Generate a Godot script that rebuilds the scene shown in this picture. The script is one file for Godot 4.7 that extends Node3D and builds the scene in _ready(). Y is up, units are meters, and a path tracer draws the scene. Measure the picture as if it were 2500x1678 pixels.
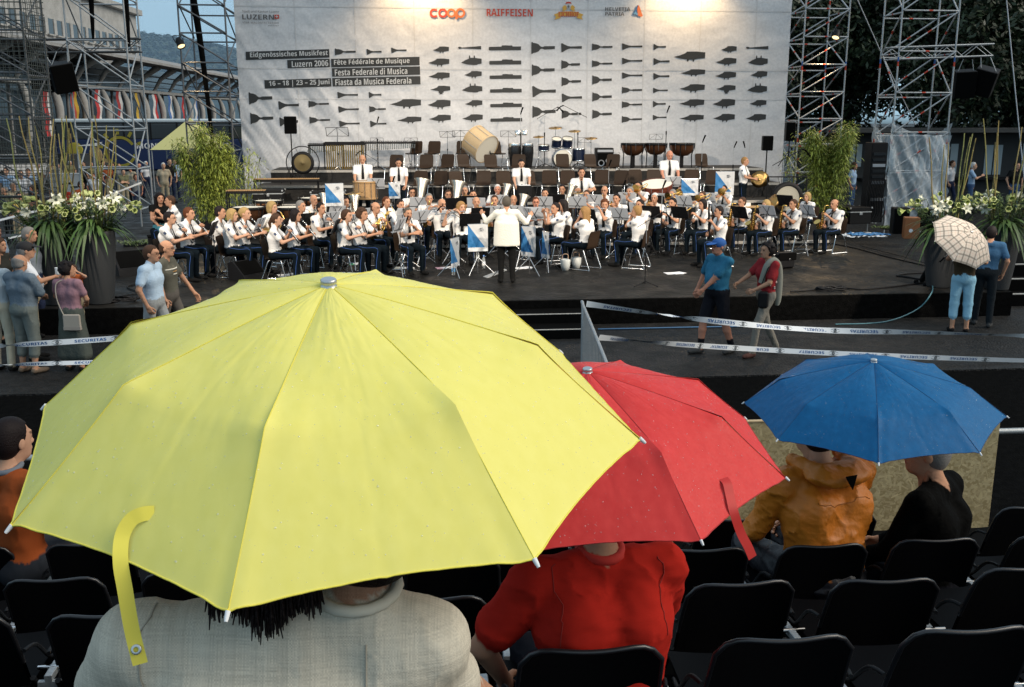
extends Node3D
# An open-air concert in the rain: umbrellas and black chairs of a grandstand in front,
# a wind band on a low stage, a big printed cloth behind, scaffold towers at the sides.
# y is up, metres; the stage floor is y = 0, its front edge runs along x at z = -16.85.

var taken := {}
var M := {}
var rng := RandomNumberGenerator.new()

func _ready() -> void:
	rng.seed = 20060617
	set_view_and_light()
	make_materials()
	build_setting()
	build_banner()
	build_scaffolds()
	build_background()
	build_plants()
	build_stage_gear()
	build_band()
	build_pedestrians()
	build_grandstand()
	build_umbrellas()
	build_foreground_people()

func set_view_and_light() -> void:
	var cam := Camera3D.new()
	cam.name = "camera"
	cam.fov = 38.5376
	cam.near = .05
	cam.far = 3000.0
	add_child(cam)
	cam.position = Vector3(0, 3.1, 0)
	cam.rotation = Vector3(deg_to_rad(-12.8847), deg_to_rad(-5.7), 0)
	cam.current = true
	var sky := ProceduralSkyMaterial.new()
	# a thinly clouded evening sky
	sky.sky_top_color = Color(.70, .78, .85)
	sky.sky_horizon_color = Color(.68, .83, .91)
	sky.sky_curve = .28
	sky.ground_bottom_color = Color(.12, .12, .12)
	sky.ground_horizon_color = Color(.30, .34, .36)
	sky.sun_angle_max = .0
	var env := Environment.new()
	env.background_mode = Environment.BG_SKY
	env.sky = Sky.new()
	env.sky.sky_material = sky
	env.background_energy_multiplier = 1.02
	env.tonemap_mode = Environment.TONE_MAPPER_LINEAR
	env.tonemap_exposure = 1.08
	env.sdfgi_enabled = true
	env.ssao_enabled = true
	env.ssil_enabled = true
	env.volumetric_fog_enabled = true
	env.volumetric_fog_density = .0
	var we := WorldEnvironment.new()
	we.name = "world_environment"
	we.environment = env
	add_child(we)
	var sun := DirectionalLight3D.new()
	sun.name = "sun"
	sun.light_energy = .7
	sun.light_angular_distance = 38.0
	sun.light_color = Color(1.0, .97, .92)
	sun.shadow_enabled = true
	add_child(sun)
	sun.look_at_from_position(Vector3(9.5, 7.5, 2.6), Vector3.ZERO)

# ---------------------------------------------------------------- helpers
func numbered(called: String) -> String:
	var k: int = taken.get(called, 0)
	taken[called] = k + 1
	return called if k == 0 else "%s_%03d" % [called, k]

func thing(called: String, label: String, category: String, at := Vector3.ZERO, turn := .0, group := "") -> Node3D:
	var o := Node3D.new()
	o.name = numbered(called)
	add_child(o)
	o.position = at
	o.rotation.y = turn
	o.set_meta("label", label)
	o.set_meta("category", category)
	if group != "":
		o.set_meta("group", group)
	return o

func part(parent: Node3D, called: String, mesh: Mesh, m: Material, at := Vector3.ZERO, turn := Basis()) -> MeshInstance3D:
	var o := MeshInstance3D.new()
	o.name = called
	o.mesh = mesh
	o.material_override = m
	o.transform = Transform3D(turn, at)
	parent.add_child(o, true)
	return o

func struct(called: String, mesh: Mesh, m: Material) -> MeshInstance3D:
	var o := part(self, numbered(called), mesh, m)
	o.set_meta("kind", "structure")
	return o

func copy_of(root: Node3D, label: String, at: Vector3, turn := .0, group := "", size := 1.0) -> Node3D:
	var r: Node3D = root.duplicate()
	r.name = numbered(String(root.get_meta("base_name")))
	add_child(r)
	r.position = at
	r.rotation.y = turn
	r.scale = Vector3.ONE * size
	r.set_meta("label", label)
	if group != "":
		r.set_meta("group", group)
	return r

# first use moves the prototype itself, later ones copy it
func place(proto: Node3D, label: String, at: Vector3, turn := .0, group := "", size := 1.0) -> Node3D:
	if proto.has_meta("used"):
		return copy_of(proto, label, at, turn, group, size)
	proto.set_meta("used", true)
	proto.position = at
	proto.rotation.y = turn
	proto.scale = Vector3.ONE * size
	proto.set_meta("label", label)
	if group != "":
		proto.set_meta("group", group)
	return proto

func proto(called: String, category: String) -> Node3D:
	var o := thing(called, "", category)
	o.set_meta("base_name", called)
	return o

# collects faces with normals and colours into one mesh
class MB:
	var v := PackedVector3Array()
	var n := PackedVector3Array()
	var c := PackedColorArray()
	var t := PackedVector2Array()
	var ix := PackedInt32Array()
	var col := Color.WHITE
	var use_uv := false
	func vert(p: Vector3, nn: Vector3, uv := Vector2.ZERO) -> int:
		v.append(p); n.append(nn); c.append(col); t.append(uv)
		return v.size() - 1
	func tri(a: int, b: int, d: int) -> void:
		var face := (v[b] - v[a]).cross(v[d] - v[a])
		if face.dot(n[a] + n[b] + n[d]) > .0:
			ix.append(a); ix.append(d); ix.append(b)
		else:
			ix.append(a); ix.append(b); ix.append(d)
	func quad(a: Vector3, b: Vector3, d: Vector3, e: Vector3) -> void:
		var nn := (b - a).cross(e - a).normalized()
		var i := vert(a, nn, Vector2(0, 0))
		vert(b, nn, Vector2(1, 0)); vert(d, nn, Vector2(1, 1)); vert(e, nn, Vector2(0, 1))
		tri(i, i + 1, i + 2); tri(i, i + 2, i + 3)
	func face3(a: Vector3, b: Vector3, d: Vector3) -> void:
		var nn := (b - a).cross(d - a).normalized()
		var i := vert(a, nn)
		vert(b, nn); vert(d, nn)
		tri(i, i + 1, i + 2)
	func box(o: Vector3, s: Vector3, b := Basis(), bev := .0) -> void:
		var h := s * .5
		if bev <= .0:
			for ax in 3:
				for sg in [-1.0, 1.0]:
					var nn := Vector3.ZERO
					nn[ax] = sg
					var i0 := -1
					for q in [[-1, -1], [1, -1], [1, 1], [-1, 1]]:
						var p := Vector3.ZERO
						p[ax] = sg * h[ax]
						p[(ax + 1) % 3] = q[0] * h[(ax + 1) % 3]
						p[(ax + 2) % 3] = q[1] * h[(ax + 2) % 3]
						var i := vert(o + b * p, b * nn, Vector2(q[0], q[1]) * .5 + Vector2(.5, .5))
						if i0 < 0:
							i0 = i
					tri(i0, i0 + 1, i0 + 2); tri(i0, i0 + 2, i0 + 3)
			return
		var e := Vector3(minf(bev, h.x * .9), minf(bev, h.y * .9), minf(bev, h.z * .9))
		var at := {}
		for sx in [-1, 1]:
			for sy in [-1, 1]:
				for sz in [-1, 1]:
					for ax in 3:
						var p := Vector3(sx * (h.x - e.x), sy * (h.y - e.y), sz * (h.z - e.z))
						var nn := Vector3.ZERO
						nn[ax] = [sx, sy, sz][ax]
						p[ax] = nn[ax] * h[ax]
						at[[sx, sy, sz, ax]] = vert(o + b * p, b * nn)
		for ax in 3:
			for sg in [-1, 1]:
				var ids := []
				for q in [[-1, -1], [1, -1], [1, 1], [-1, 1]]:
					var k := [0, 0, 0]
					k[ax] = sg; k[(ax + 1) % 3] = q[0]; k[(ax + 2) % 3] = q[1]
					ids.append(at[[k[0], k[1], k[2], ax]])
				tri(ids[0], ids[1], ids[2]); tri(ids[0], ids[2], ids[3])
		for ax in 3:
			var a1 := (ax + 1) % 3
			var a2 := (ax + 2) % 3
			for s1 in [-1, 1]:
				for s2 in [-1, 1]:
					var k0 := [0, 0, 0]
					k0[a1] = s1; k0[a2] = s2; k0[ax] = -1
					var k1 := k0.duplicate()
					k1[ax] = 1
					var i: int = at[[k0[0], k0[1], k0[2], a1]]
					var j: int = at[[k1[0], k1[1], k1[2], a1]]
					var k: int = at[[k1[0], k1[1], k1[2], a2]]
					var l: int = at[[k0[0], k0[1], k0[2], a2]]
					tri(i, j, k); tri(i, k, l)
		for sx in [-1, 1]:
			for sy in [-1, 1]:
				for sz in [-1, 1]:
					tri(at[[sx, sy, sz, 0]], at[[sx, sy, sz, 1]], at[[sx, sy, sz, 2]])
	func tube(pts: Array, rad, sides := 6, caps := true) -> void:
		var m := pts.size()
		var side := Vector3.ZERO
		var first := v.size()
		for k in m:
			var dir: Vector3 = (pts[mini(k + 1, m - 1)] - pts[maxi(k - 1, 0)]).normalized()
			if side == Vector3.ZERO:
				side = dir.cross(Vector3.UP if absf(dir.y) < .95 else Vector3.RIGHT).normalized()
			side = (side - dir * side.dot(dir)).normalized()
			var up := dir.cross(side)
			var r: float = rad if not (rad is Array) else rad[k]
			for s in sides:
				var a := TAU * s / sides
				var nn := side * cos(a) + up * sin(a)
				vert(pts[k] + nn * r, nn, Vector2(float(s) / sides, float(k)))
		for k in m - 1:
			for s in sides:
				var i := first + k * sides + s
				var j := first + k * sides + (s + 1) % sides
				tri(i, j, j + sides); tri(i, j + sides, i + sides)
		if caps:
			for e in [0, m - 1]:
				var dir: Vector3 = (pts[1] - pts[0]).normalized() * -1.0 if e == 0 else (pts[m - 1] - pts[m - 2]).normalized()
				var o := vert(pts[e], dir)
				var i0 := v.size()
				for s in sides:
					vert(v[first + e * sides + s], dir)
				for s in sides:
					tri(o, i0 + s, i0 + (s + 1) % sides)
	# profile of (radius, height) points turned about the axis y of the transform
	func lathe(prof: Array, sides := 16, xf := Transform3D()) -> void:
		var first := v.size()
		var m := prof.size()
		for k in m:
			var d: Vector2 = prof[mini(k + 1, m - 1)] - prof[maxi(k - 1, 0)]
			var nr := Vector2(d.y, -d.x).normalized()
			for s in sides + 1:
				var a := TAU * s / sides
				vert(xf * Vector3(cos(a) * prof[k].x, prof[k].y, sin(a) * prof[k].x), (xf.basis * Vector3(cos(a) * nr.x, nr.y, sin(a) * nr.x)).normalized(), Vector2(float(s) / sides, float(k) / (m - 1)))
		for k in m - 1:
			for s in sides:
				var i := first + k * (sides + 1) + s
				tri(i, i + 1, i + sides + 2); tri(i, i + sides + 2, i + sides + 1)
	func ball(o: Vector3, r: Vector3, seg := 10, b := Basis()) -> void:
		var first := v.size()
		var rings := maxi(4, seg / 2)
		for k in rings + 1:
			var th := PI * k / rings
			for s in seg + 1:
				var a := TAU * s / seg
				var u := Vector3(sin(th) * cos(a), cos(th), sin(th) * sin(a))
				vert(o + b * (u * r), (b * (u / r)).normalized(), Vector2(float(s) / seg, float(k) / rings))
		for k in rings:
			for s in seg:
				var i := first + k * (seg + 1) + s
				tri(i, i + 1, i + seg + 2); tri(i, i + seg + 2, i + seg + 1)
	func disc(o: Vector3, nn: Vector3, r: float, sides := 16) -> void:
		var u := nn.cross(Vector3.UP if absf(nn.y) < .9 else Vector3.RIGHT).normalized()
		var w := nn.cross(u)
		var i0 := vert(o, nn)
		for s in sides:
			var a := TAU * s / sides
			vert(o + (u * cos(a) + w * sin(a)) * r, nn)
		for s in sides:
			tri(i0, i0 + 1 + s, i0 + 1 + (s + 1) % sides)
	# flat outline pushed to a thickness
	func plate(outline: PackedVector2Array, xf: Transform3D, thick := .0) -> void:
		var ids := Geometry2D.triangulate_polygon(outline)
		var nz := xf.basis.z.normalized()
		var sides_z := [.0] if thick <= .0 else [thick * .5, -thick * .5]
		for z in sides_z:
			var f := v.size()
			for p in outline:
				vert(xf * Vector3(p.x, p.y, z), nz if z >= .0 else -nz, p)
			for k in range(0, ids.size(), 3):
				tri(f + ids[k], f + ids[k + 1], f + ids[k + 2])
		if thick > .0:
			for k in outline.size():
				var p := outline[k]
				var q := outline[(k + 1) % outline.size()]
				var h := thick * .5
				quad(xf * Vector3(p.x, p.y, -h), xf * Vector3(q.x, q.y, -h), xf * Vector3(q.x, q.y, h), xf * Vector3(p.x, p.y, h))
	func mesh() -> ArrayMesh:
		var a := []
		a.resize(Mesh.ARRAY_MAX)
		a[Mesh.ARRAY_VERTEX] = v
		a[Mesh.ARRAY_NORMAL] = n
		a[Mesh.ARRAY_COLOR] = c
		a[Mesh.ARRAY_TEX_UV] = t
		a[Mesh.ARRAY_INDEX] = ix
		var m := ArrayMesh.new()
		m.add_surface_from_arrays(Mesh.PRIMITIVE_TRIANGLES, a)
		return m

func curve(pts: Array, steps := 4) -> Array:
	# Catmull-Rom through the points
	var out := []
	var m := pts.size()
	for k in m - 1:
		var a: Vector3 = pts[maxi(k - 1, 0)]
		var b: Vector3 = pts[k]
		var d: Vector3 = pts[k + 1]
		var e: Vector3 = pts[mini(k + 2, m - 1)]
		for s in steps:
			out.append(b.cubic_interpolate(d, a, e, float(s) / steps))
	out.append(pts[m - 1])
	return out

func box_mesh(s: Vector3, bev := .0, o := Vector3.ZERO) -> ArrayMesh:
	var b := MB.new()
	b.box(o, s, Basis(), bev)
	return b.mesh()

func tube_mesh(pts: Array, rad, sides := 6) -> ArrayMesh:
	var b := MB.new()
	b.tube(pts, rad, sides)
	return b.mesh()

func basis_along(dir: Vector3, roll := Vector3.UP) -> Basis:
	# y axis along dir
	var y := dir.normalized()
	var x := y.cross(roll if absf(y.dot(roll)) < .95 else Vector3.RIGHT).normalized()
	return Basis(x, y, x.cross(y))


# ---------------------------------------------------------------- materials
func mat(lin: Color, rough := .8, metal := .0) -> StandardMaterial3D:
	var m := StandardMaterial3D.new()
	m.albedo_color = Color(lin.r, lin.g, lin.b).linear_to_srgb()
	m.roughness = rough
	m.metallic = metal
	return m

func vmat(rough := .8, metal := .0) -> StandardMaterial3D:
	var m := mat(Color.WHITE, rough, metal)
	m.vertex_color_use_as_albedo = true
	return m

func noise(freq: float, octaves := 4, kind := FastNoiseLite.TYPE_SIMPLEX_SMOOTH, sd := 1) -> FastNoiseLite:
	var f := FastNoiseLite.new()
	f.noise_type = kind
	f.frequency = freq
	f.fractal_octaves = octaves
	f.seed = sd
	return f

func noise_tex(f: FastNoiseLite, lo: Color, hi: Color, size := 512, bump := .0, mid := -1.0) -> NoiseTexture2D:
	var t := NoiseTexture2D.new()
	t.width = size
	t.height = size
	t.seamless = true
	t.noise = f
	if bump > .0:
		t.as_normal_map = true
		t.bump_strength = bump
	else:
		var g := Gradient.new()
		g.set_color(0, Color(lo.r, lo.g, lo.b).linear_to_srgb())
		g.set_color(1, Color(hi.r, hi.g, hi.b).linear_to_srgb())
		if mid >= .0:
			g.set_offset(0, mid)
			g.set_offset(1, minf(1.0, mid + .25))
		t.color_ramp = g
	return t

# a surface of mottled colour and fine relief mapped by world position
func rough_mat(lo: Color, hi: Color, rough: float, scale: float, bump: float, freq := .02, sd := 1) -> StandardMaterial3D:
	var m := mat(Color.WHITE, rough)
	m.albedo_texture = noise_tex(noise(freq, 5, FastNoiseLite.TYPE_SIMPLEX_SMOOTH, sd), lo, hi)
	m.uv1_triplanar = true
	m.uv1_world_triplanar = true
	m.uv1_scale = Vector3.ONE * scale
	if bump > .0:
		m.normal_enabled = true
		m.normal_texture = noise_tex(noise(freq * 4.0, 4, FastNoiseLite.TYPE_SIMPLEX_SMOOTH, sd + 5), Color.BLACK, Color.WHITE, 512, 6.0)
		m.normal_scale = bump
	return m

# plain weave: threads over and under, drawn on a small repeating tile
func weave_tex(lo: Color, hi: Color, slub: float, sd: int, size := 256) -> ImageTexture:
	var im := Image.create_empty(size, size, false, Image.FORMAT_RGB8)
	var r := RandomNumberGenerator.new()
	r.seed = sd
	var wa := PackedFloat32Array()
	var wb := PackedFloat32Array()
	for k in size:
		wa.append(r.randf_range(-slub, slub))
		wb.append(r.randf_range(-slub, slub))
	var a := Color(lo.r, lo.g, lo.b).linear_to_srgb()
	var b := Color(hi.r, hi.g, hi.b).linear_to_srgb()
	for y in size:
		for x in size:
			var over := ((x / 2 + y / 2) & 1) == 0
			var k := .5 + (wa[x / 2] + wb[(y / 2 + x / 37) % size] * .6 if over else wb[y / 2] + wa[(x / 2 + y / 41) % size] * .6) + r.randf_range(-.12, .12) + (.1 if over else -.1)
			im.set_pixel(x, y, a.lerp(b, clampf(k, 0, 1)))
	return ImageTexture.create_from_image(im)

func weave_mat(lo: Color, hi: Color, slub: float, scale: float, sd: int, rough := .9) -> StandardMaterial3D:
	var m := mat(Color.WHITE, rough)
	m.albedo_texture = weave_tex(lo, hi, slub, sd)
	m.uv1_triplanar = true
	m.uv1_scale = Vector3.ONE * scale
	m.normal_enabled = true
	m.normal_texture = noise_tex(noise(.05, 3, FastNoiseLite.TYPE_SIMPLEX_SMOOTH, sd), Color.BLACK, Color.WHITE, 256, 5.0)
	m.normal_scale = .35
	return m

func make_materials() -> void:
	M.asphalt = rough_mat(Color(.008, .008, .008), Color(.026, .025, .024), .75, .35, .7, .03, 3)
	M.asphalt.roughness_texture = noise_tex(noise(.006, 4, FastNoiseLite.TYPE_SIMPLEX_SMOOTH, 21), Color(.12, .12, .12), Color(.75, .75, .75))
	M.asphalt.roughness = .9
	M.stage = rough_mat(Color(.008, .0078, .0074), Color(.023, .022, .020), .55, .22, .35, .012, 7)
	M.stage.roughness_texture = noise_tex(noise(.008, 4, FastNoiseLite.TYPE_SIMPLEX_SMOOTH, 22), Color(.08, .08, .08), Color(.60, .60, .60))
	M.stage.roughness = .95
	M.black_cloth = rough_mat(Color(.0025, .0025, .0025), Color(.006, .006, .006), .95, .8, .5, .02, 9)
	M.plaza = rough_mat(Color(.045, .046, .046), Color(.10, .10, .098), .6, .12, .4, .02, 11)
	M.riser = rough_mat(Color(.010, .010, .010), Color(.028, .026, .024), .6, .4, .2, .02, 13)
	for k in ["asphalt", "stage", "plaza", "riser"]:
		M[k].metallic_specular = .32
	M.stage.metallic_specular = .2
	M.black_cloth.metallic_specular = .08
	M.strip = rough_mat(Color(.30, .28, .25), Color(.50, .48, .44), .6, 1.2, .2, .03, 14)
	M.black = mat(Color(.007, .007, .008), .55)
	M.black_matte = mat(Color(.004, .004, .004), .9)
	M.black_matte.metallic_specular = .1
	M.black.metallic_specular = .3
	M.black_gloss = mat(Color(.010, .010, .011), .18)
	M.steel = mat(Color(.55, .56, .57), .34, .9)
	M.chrome = mat(Color(.72, .72, .72), .12, 1.0)
	M.silver = mat(Color(.80, .79, .76), .16, 1.0)
	M.tuba = rough_mat(Color(.30, .28, .24), Color(.58, .55, .48), .28, 5.0, .3, .03, 71)
	M.tuba.metallic = 1.0
	M.brass = mat(Color(.72, .47, .14), .2, 1.0)
	M.dark_brass = mat(Color(.13, .10, .045), .5, .7)
	M.cymbal = rough_mat(Color(.36, .22, .08), Color(.50, .32, .12), .3, 6.0, .2, .02, 15)
	M.cymbal.metallic = 1.0
	M.galv = rough_mat(Color(.30, .32, .33), Color(.46, .48, .49), .5, 3.0, .2, .03, 16)
	M.galv.metallic = .6
	M.tube = vmat(.42, .45)
	M.brown_shell = rough_mat(Color(.028, .017, .011), Color(.050, .032, .021), .42, 6.0, .2, .02, 17)
	M.brown_shell.metallic_specular = .22
	M.white_paper = mat(Color(.74, .75, .76), .8)
	M.grey_metal = mat(Color(.33, .35, .38), .45, .3)
	M.wood = rough_mat(Color(.30, .17, .07), Color(.50, .31, .14), .5, 2.5, .2, .02, 18)
	M.pale_wood = rough_mat(Color(.48, .34, .18), Color(.64, .48, .28), .5, 2.5, .2, .02, 19)
	M.red_wood = rough_mat(Color(.10, .022, .012), Color(.20, .05, .026), .3, 2.0, .1, .02, 20)
	M.copper = rough_mat(Color(.22, .09, .045), Color(.40, .19, .10), .28, 3.0, .2, .02, 23)
	M.copper.metallic = .9
	M.skin_drum = mat(Color(.72, .68, .58), .6)
	M.concrete = rough_mat(Color(.19, .19, .185), Color(.29, .285, .28), .85, .08, .3, .02, 24)
	M.pale_concrete = rough_mat(Color(.27, .27, .26), Color(.38, .38, .37), .8, .1, .2, .02, 25)
	M.dark_glass = mat(Color(.03, .036, .04), .12)
	M.pot = rough_mat(Color(.011, .0125, .014), Color(.027, .030, .033), .7, 4.0, .6, .04, 26)
	M.leaf = vmat(.55)
	M.leaf.backlight_enabled = true
	M.leaf.backlight = Color(.16, .22, .05)
	M.petal = vmat(.5)
	M.petal.backlight_enabled = true
	M.petal.backlight = Color(.3, .32, .22)
	M.cane = vmat(.5)
	M.cloth = vmat(.88)
	M.cloth.metallic_specular = .2
	M.cloth.normal_enabled = true
	M.cloth.normal_texture = noise_tex(noise(.03, 3, FastNoiseLite.TYPE_SIMPLEX_SMOOTH, 31), Color.BLACK, Color.WHITE, 256, 6.0)
	M.cloth.normal_scale = .5
	M.cloth.uv1_triplanar = true
	M.cloth.uv1_scale = Vector3.ONE * 3.0
	M.hair = vmat(.6)
	M.hair.metallic_specular = .3
	M.hair.normal_enabled = true
	M.hair.normal_texture = noise_tex(noise(.06, 3, FastNoiseLite.TYPE_SIMPLEX_SMOOTH, 32), Color.BLACK, Color.WHITE, 256, 8.0)
	M.hair.normal_scale = .8
	M.hair.uv1_triplanar = true
	M.hair.uv1_scale = Vector3(20, 5, 20)
	M.paint = vmat(.6)
	M.gloss_paint = vmat(.25)
	M.bark = rough_mat(Color(.035, .028, .022), Color(.075, .062, .050), .95, .8, .8, .03, 33)
	M.glow = mat(Color(1.0, .9, .7), .5)
	M.glow.emission_enabled = true
	M.glow.emission = Color(1.0, .86, .62)
	M.glow.emission_energy_multiplier = 2.0
	M.plastic_film = mat(Color(.70, .76, .80), .32)
	M.plastic_film.transparency = BaseMaterial3D.TRANSPARENCY_ALPHA
	M.plastic_film.albedo_color.a = .42
	M.drop = mat(Color(.8, .84, .86), .08)
	M.drop.transparency = BaseMaterial3D.TRANSPARENCY_ALPHA
	M.drop.albedo_color.a = .25
	M.glass = mat(Color(.9, .95, .95), .05)
	M.glass.transparency = BaseMaterial3D.TRANSPARENCY_ALPHA
	M.glass.albedo_color.a = .2


# ---------------------------------------------------------------- ground, stage, steps
func slab(called: String, lo: Vector3, hi: Vector3, m: Material, bev := .0) -> MeshInstance3D:
	return struct(called, box_mesh(hi - lo, bev, (lo + hi) * .5), m)

func build_setting() -> void:
	slab("plaza", Vector3(-500, -1.55, -700), Vector3(500, -.45, -13.1), M.asphalt)
	slab("ground", Vector3(-500, -1.55, -13.099), Vector3(500, -.6, 60), M.asphalt)
	slab("black_floor_cover", Vector3(-40, -.6, -13.09), Vector3(40, -.47, -1.0), M.black_cloth)
	slab("stage", Vector3(-8.6, -.449, -33.2), Vector3(10.92, 0, -16.85), M.stage)
	slab("stage_skirt", Vector3(-8.6, -.445, -16.845), Vector3(10.93, -.012, -16.82), M.black_cloth)
	slab("stage_side_skirt", Vector3(10.925, -.445, -33.2), Vector3(10.95, -.012, -16.84), M.black_cloth)
	# two front steps beside the barrier, each with a pale nosing
	var st := struct("front_steps", box_mesh(Vector3(7.0, .149, .55), .0, Vector3(-.63, -.37, -15.96)), M.black_matte)
	part(st, "step", box_mesh(Vector3(7.0, .30, .55), .0, Vector3(-.63, -.297, -16.53)), M.black_matte)
	for q in [[-.145, -16.25], [-.293, -15.68]]:
		part(st, "nosing", box_mesh(Vector3(7.0, .012, .045), .003, Vector3(-.63, q[0], q[1] - .03)), M.strip)
	# steps at the right end of the stage
	var rs := struct("side_steps", box_mesh(Vector3(6.0, .22, 3.0), .0, Vector3(14.3, -.338, -19.2)), M.black_matte)
	for k in 3:
		if k > 0:
			part(rs, "step", box_mesh(Vector3(6.0, .22, 3.0 - .45 * k), .0, Vector3(14.3, -.338 + .221 * k, -19.2 - .225 * k)), M.black_matte)
		part(rs, "nosing", box_mesh(Vector3(6.0, .02, .07), .003, Vector3(14.3, -.216 + .221 * k, -17.74 - .45 * k)), M.strip)
	# risers of the band, each with a pale front edge
	var tops := [[.12, -23.8, -25.6, -4.6, 10.4], [.45, -25.6, -27.2, -5.0, 10.9], [.85, -27.2, -28.6, -4.4, 10.9], [1.25, -28.6, -30.2, -4.4, 10.9], [1.6, -30.2, -32.3, -4.2, 10.9]]
	for q in tops:
		var b := slab("riser", Vector3(q[3], .001, q[2] + .0015), Vector3(q[4], q[0], q[1]), M.riser)
		part(b, "edge_strip", box_mesh(Vector3(q[4] - q[3], .07, .02), .004, Vector3((q[3] + q[4]) * .5, q[0] - .034, q[1] + .011)), M.strip)

# ---------------------------------------------------------------- the printed cloth behind the band
const CLOTH_Z := -32.6

func cloth_fold(x: float, y: float) -> float:
	# slanting folds at the left, where the cloth is drawn tight, faint ones elsewhere
	var left := clampf((3.5 - x) / 8.0, .0, 1.0)
	var low := clampf((6.5 - y) / 4.0, .15, 1.0)
	var s := (x * .85 + y * .62)
	var w := fold_noise.get_noise_2d(s * 2.4, (y - x) * .32)
	var w2 := fold_noise.get_noise_2d(s * 6.0 + 40.0, (y - x) * .7)
	var f := left * low * (.085 * w * absf(w) * 2.0 + .03 * w2)
	f += .022 * fold_noise.get_noise_2d(x * .9 + 7.0, y * 1.7) + .008 * fold_noise.get_noise_2d(x * 4.0, y * 6.0 + 90.0)
	return f

var fold_noise: FastNoiseLite

func print_shape(b: MB, pts: PackedVector2Array, lift: float) -> void:
	var ids := Geometry2D.triangulate_polygon(pts)
	for k in range(0, ids.size(), 3):
		print_tri(b, pts[ids[k]], pts[ids[k + 1]], pts[ids[k + 2]], lift, 0)

func print_tri(b: MB, p: Vector2, q: Vector2, r: Vector2, lift: float, depth: int) -> void:
	var e := [p.distance_to(q), q.distance_to(r), r.distance_to(p)]
	var m: float = maxf(e[0], maxf(e[1], e[2]))
	if m > .13 and depth < 12:
		if e[0] == m:
			var h := (p + q) * .5
			print_tri(b, p, h, r, lift, depth + 1); print_tri(b, h, q, r, lift, depth + 1)
		elif e[1] == m:
			var h := (q + r) * .5
			print_tri(b, p, q, h, lift, depth + 1); print_tri(b, p, h, r, lift, depth + 1)
		else:
			var h := (r + p) * .5
			print_tri(b, p, q, h, lift, depth + 1); print_tri(b, h, q, r, lift, depth + 1)
		return
	var i := b.v.size()
	for w in [p, q, r]:
		b.vert(Vector3(w.x, w.y, CLOTH_Z + cloth_fold(w.x, w.y) + lift), Vector3(0, 0, 1))
	b.tri(i, i + 1, i + 2)

func outline(kind: String) -> PackedVector2Array:
	# silhouettes of mouthpieces on the unit square
	match kind:
		"a": return PackedVector2Array([Vector2(0, 0), Vector2(.05, 0), Vector2(.07, .07), Vector2(.2, .12), Vector2(.31, .22), Vector2(.38, .4), Vector2(.45, .44), Vector2(.5, .42), Vector2(.56, .37), Vector2(1, .42), Vector2(1, .68), Vector2(.56, .66), Vector2(.5, .61), Vector2(.44, .6), Vector2(.38, .66), Vector2(.3, .82), Vector2(.2, .9), Vector2(.07, .93), Vector2(.05, 1), Vector2(0, 1)])
		"b": return PackedVector2Array([Vector2(.02, 0), Vector2(.08, 0), Vector2(.2, .18), Vector2(.34, .36), Vector2(.46, .42), Vector2(1, .4), Vector2(1, .7), Vector2(.46, .64), Vector2(.32, .7), Vector2(.16, .86), Vector2(.06, 1), Vector2(0, .98)])
		"c": return PackedVector2Array([Vector2(0, .46), Vector2(.22, .3), Vector2(.42, .23), Vector2(.43, .04), Vector2(.45, 0), Vector2(.47, .05), Vector2(.49, .21), Vector2(.6, .2), Vector2(.61, .03), Vector2(.63, 0), Vector2(.65, .05), Vector2(.66, .2), Vector2(.74, .28), Vector2(.99, .36), Vector2(1, .92), Vector2(.72, 1), Vector2(.42, .98), Vector2(.36, .82), Vector2(.2, .62)])
		"d": return PackedVector2Array([Vector2(0, .24), Vector2(.3, .06), Vector2(.6, 0), Vector2(.78, .02), Vector2(.82, .1), Vector2(1, .16), Vector2(1, .66), Vector2(.82, .7), Vector2(.68, .74), Vector2(.67, .94), Vector2(.645, 1), Vector2(.62, .94), Vector2(.61, .74), Vector2(.45, .74), Vector2(.44, .94), Vector2(.415, 1), Vector2(.39, .94), Vector2(.38, .66), Vector2(.2, .5)])
		"k": return PackedVector2Array([Vector2(0, .54), Vector2(.26, .42), Vector2(.42, .34), Vector2(.43, .16), Vector2(.48, .12), Vector2(.46, .04), Vector2(.47, 0), Vector2(.64, .02), Vector2(.63, .06), Vector2(.58, .12), Vector2(.66, .18), Vector2(.68, .36), Vector2(1, .46), Vector2(1, .92), Vector2(.7, 1), Vector2(.42, .98), Vector2(.36, .82), Vector2(.2, .66)])
		"e": return PackedVector2Array([Vector2(0, .1), Vector2(.02, 0), Vector2(1, .08), Vector2(1, .8), Vector2(.74, .78), Vector2(.72, .98), Vector2(.62, .95), Vector2(.53, 1), Vector2(.41, .97), Vector2(.39, .74), Vector2(.02, .68), Vector2(0, .6)])
		"f": return PackedVector2Array([Vector2(0, .3), Vector2(.05, .08), Vector2(.12, .14), Vector2(.16, .26), Vector2(1, 0), Vector2(1, 1), Vector2(.16, .5), Vector2(.12, .68), Vector2(.05, .74), Vector2(0, .6)])
	return PackedVector2Array()

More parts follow.
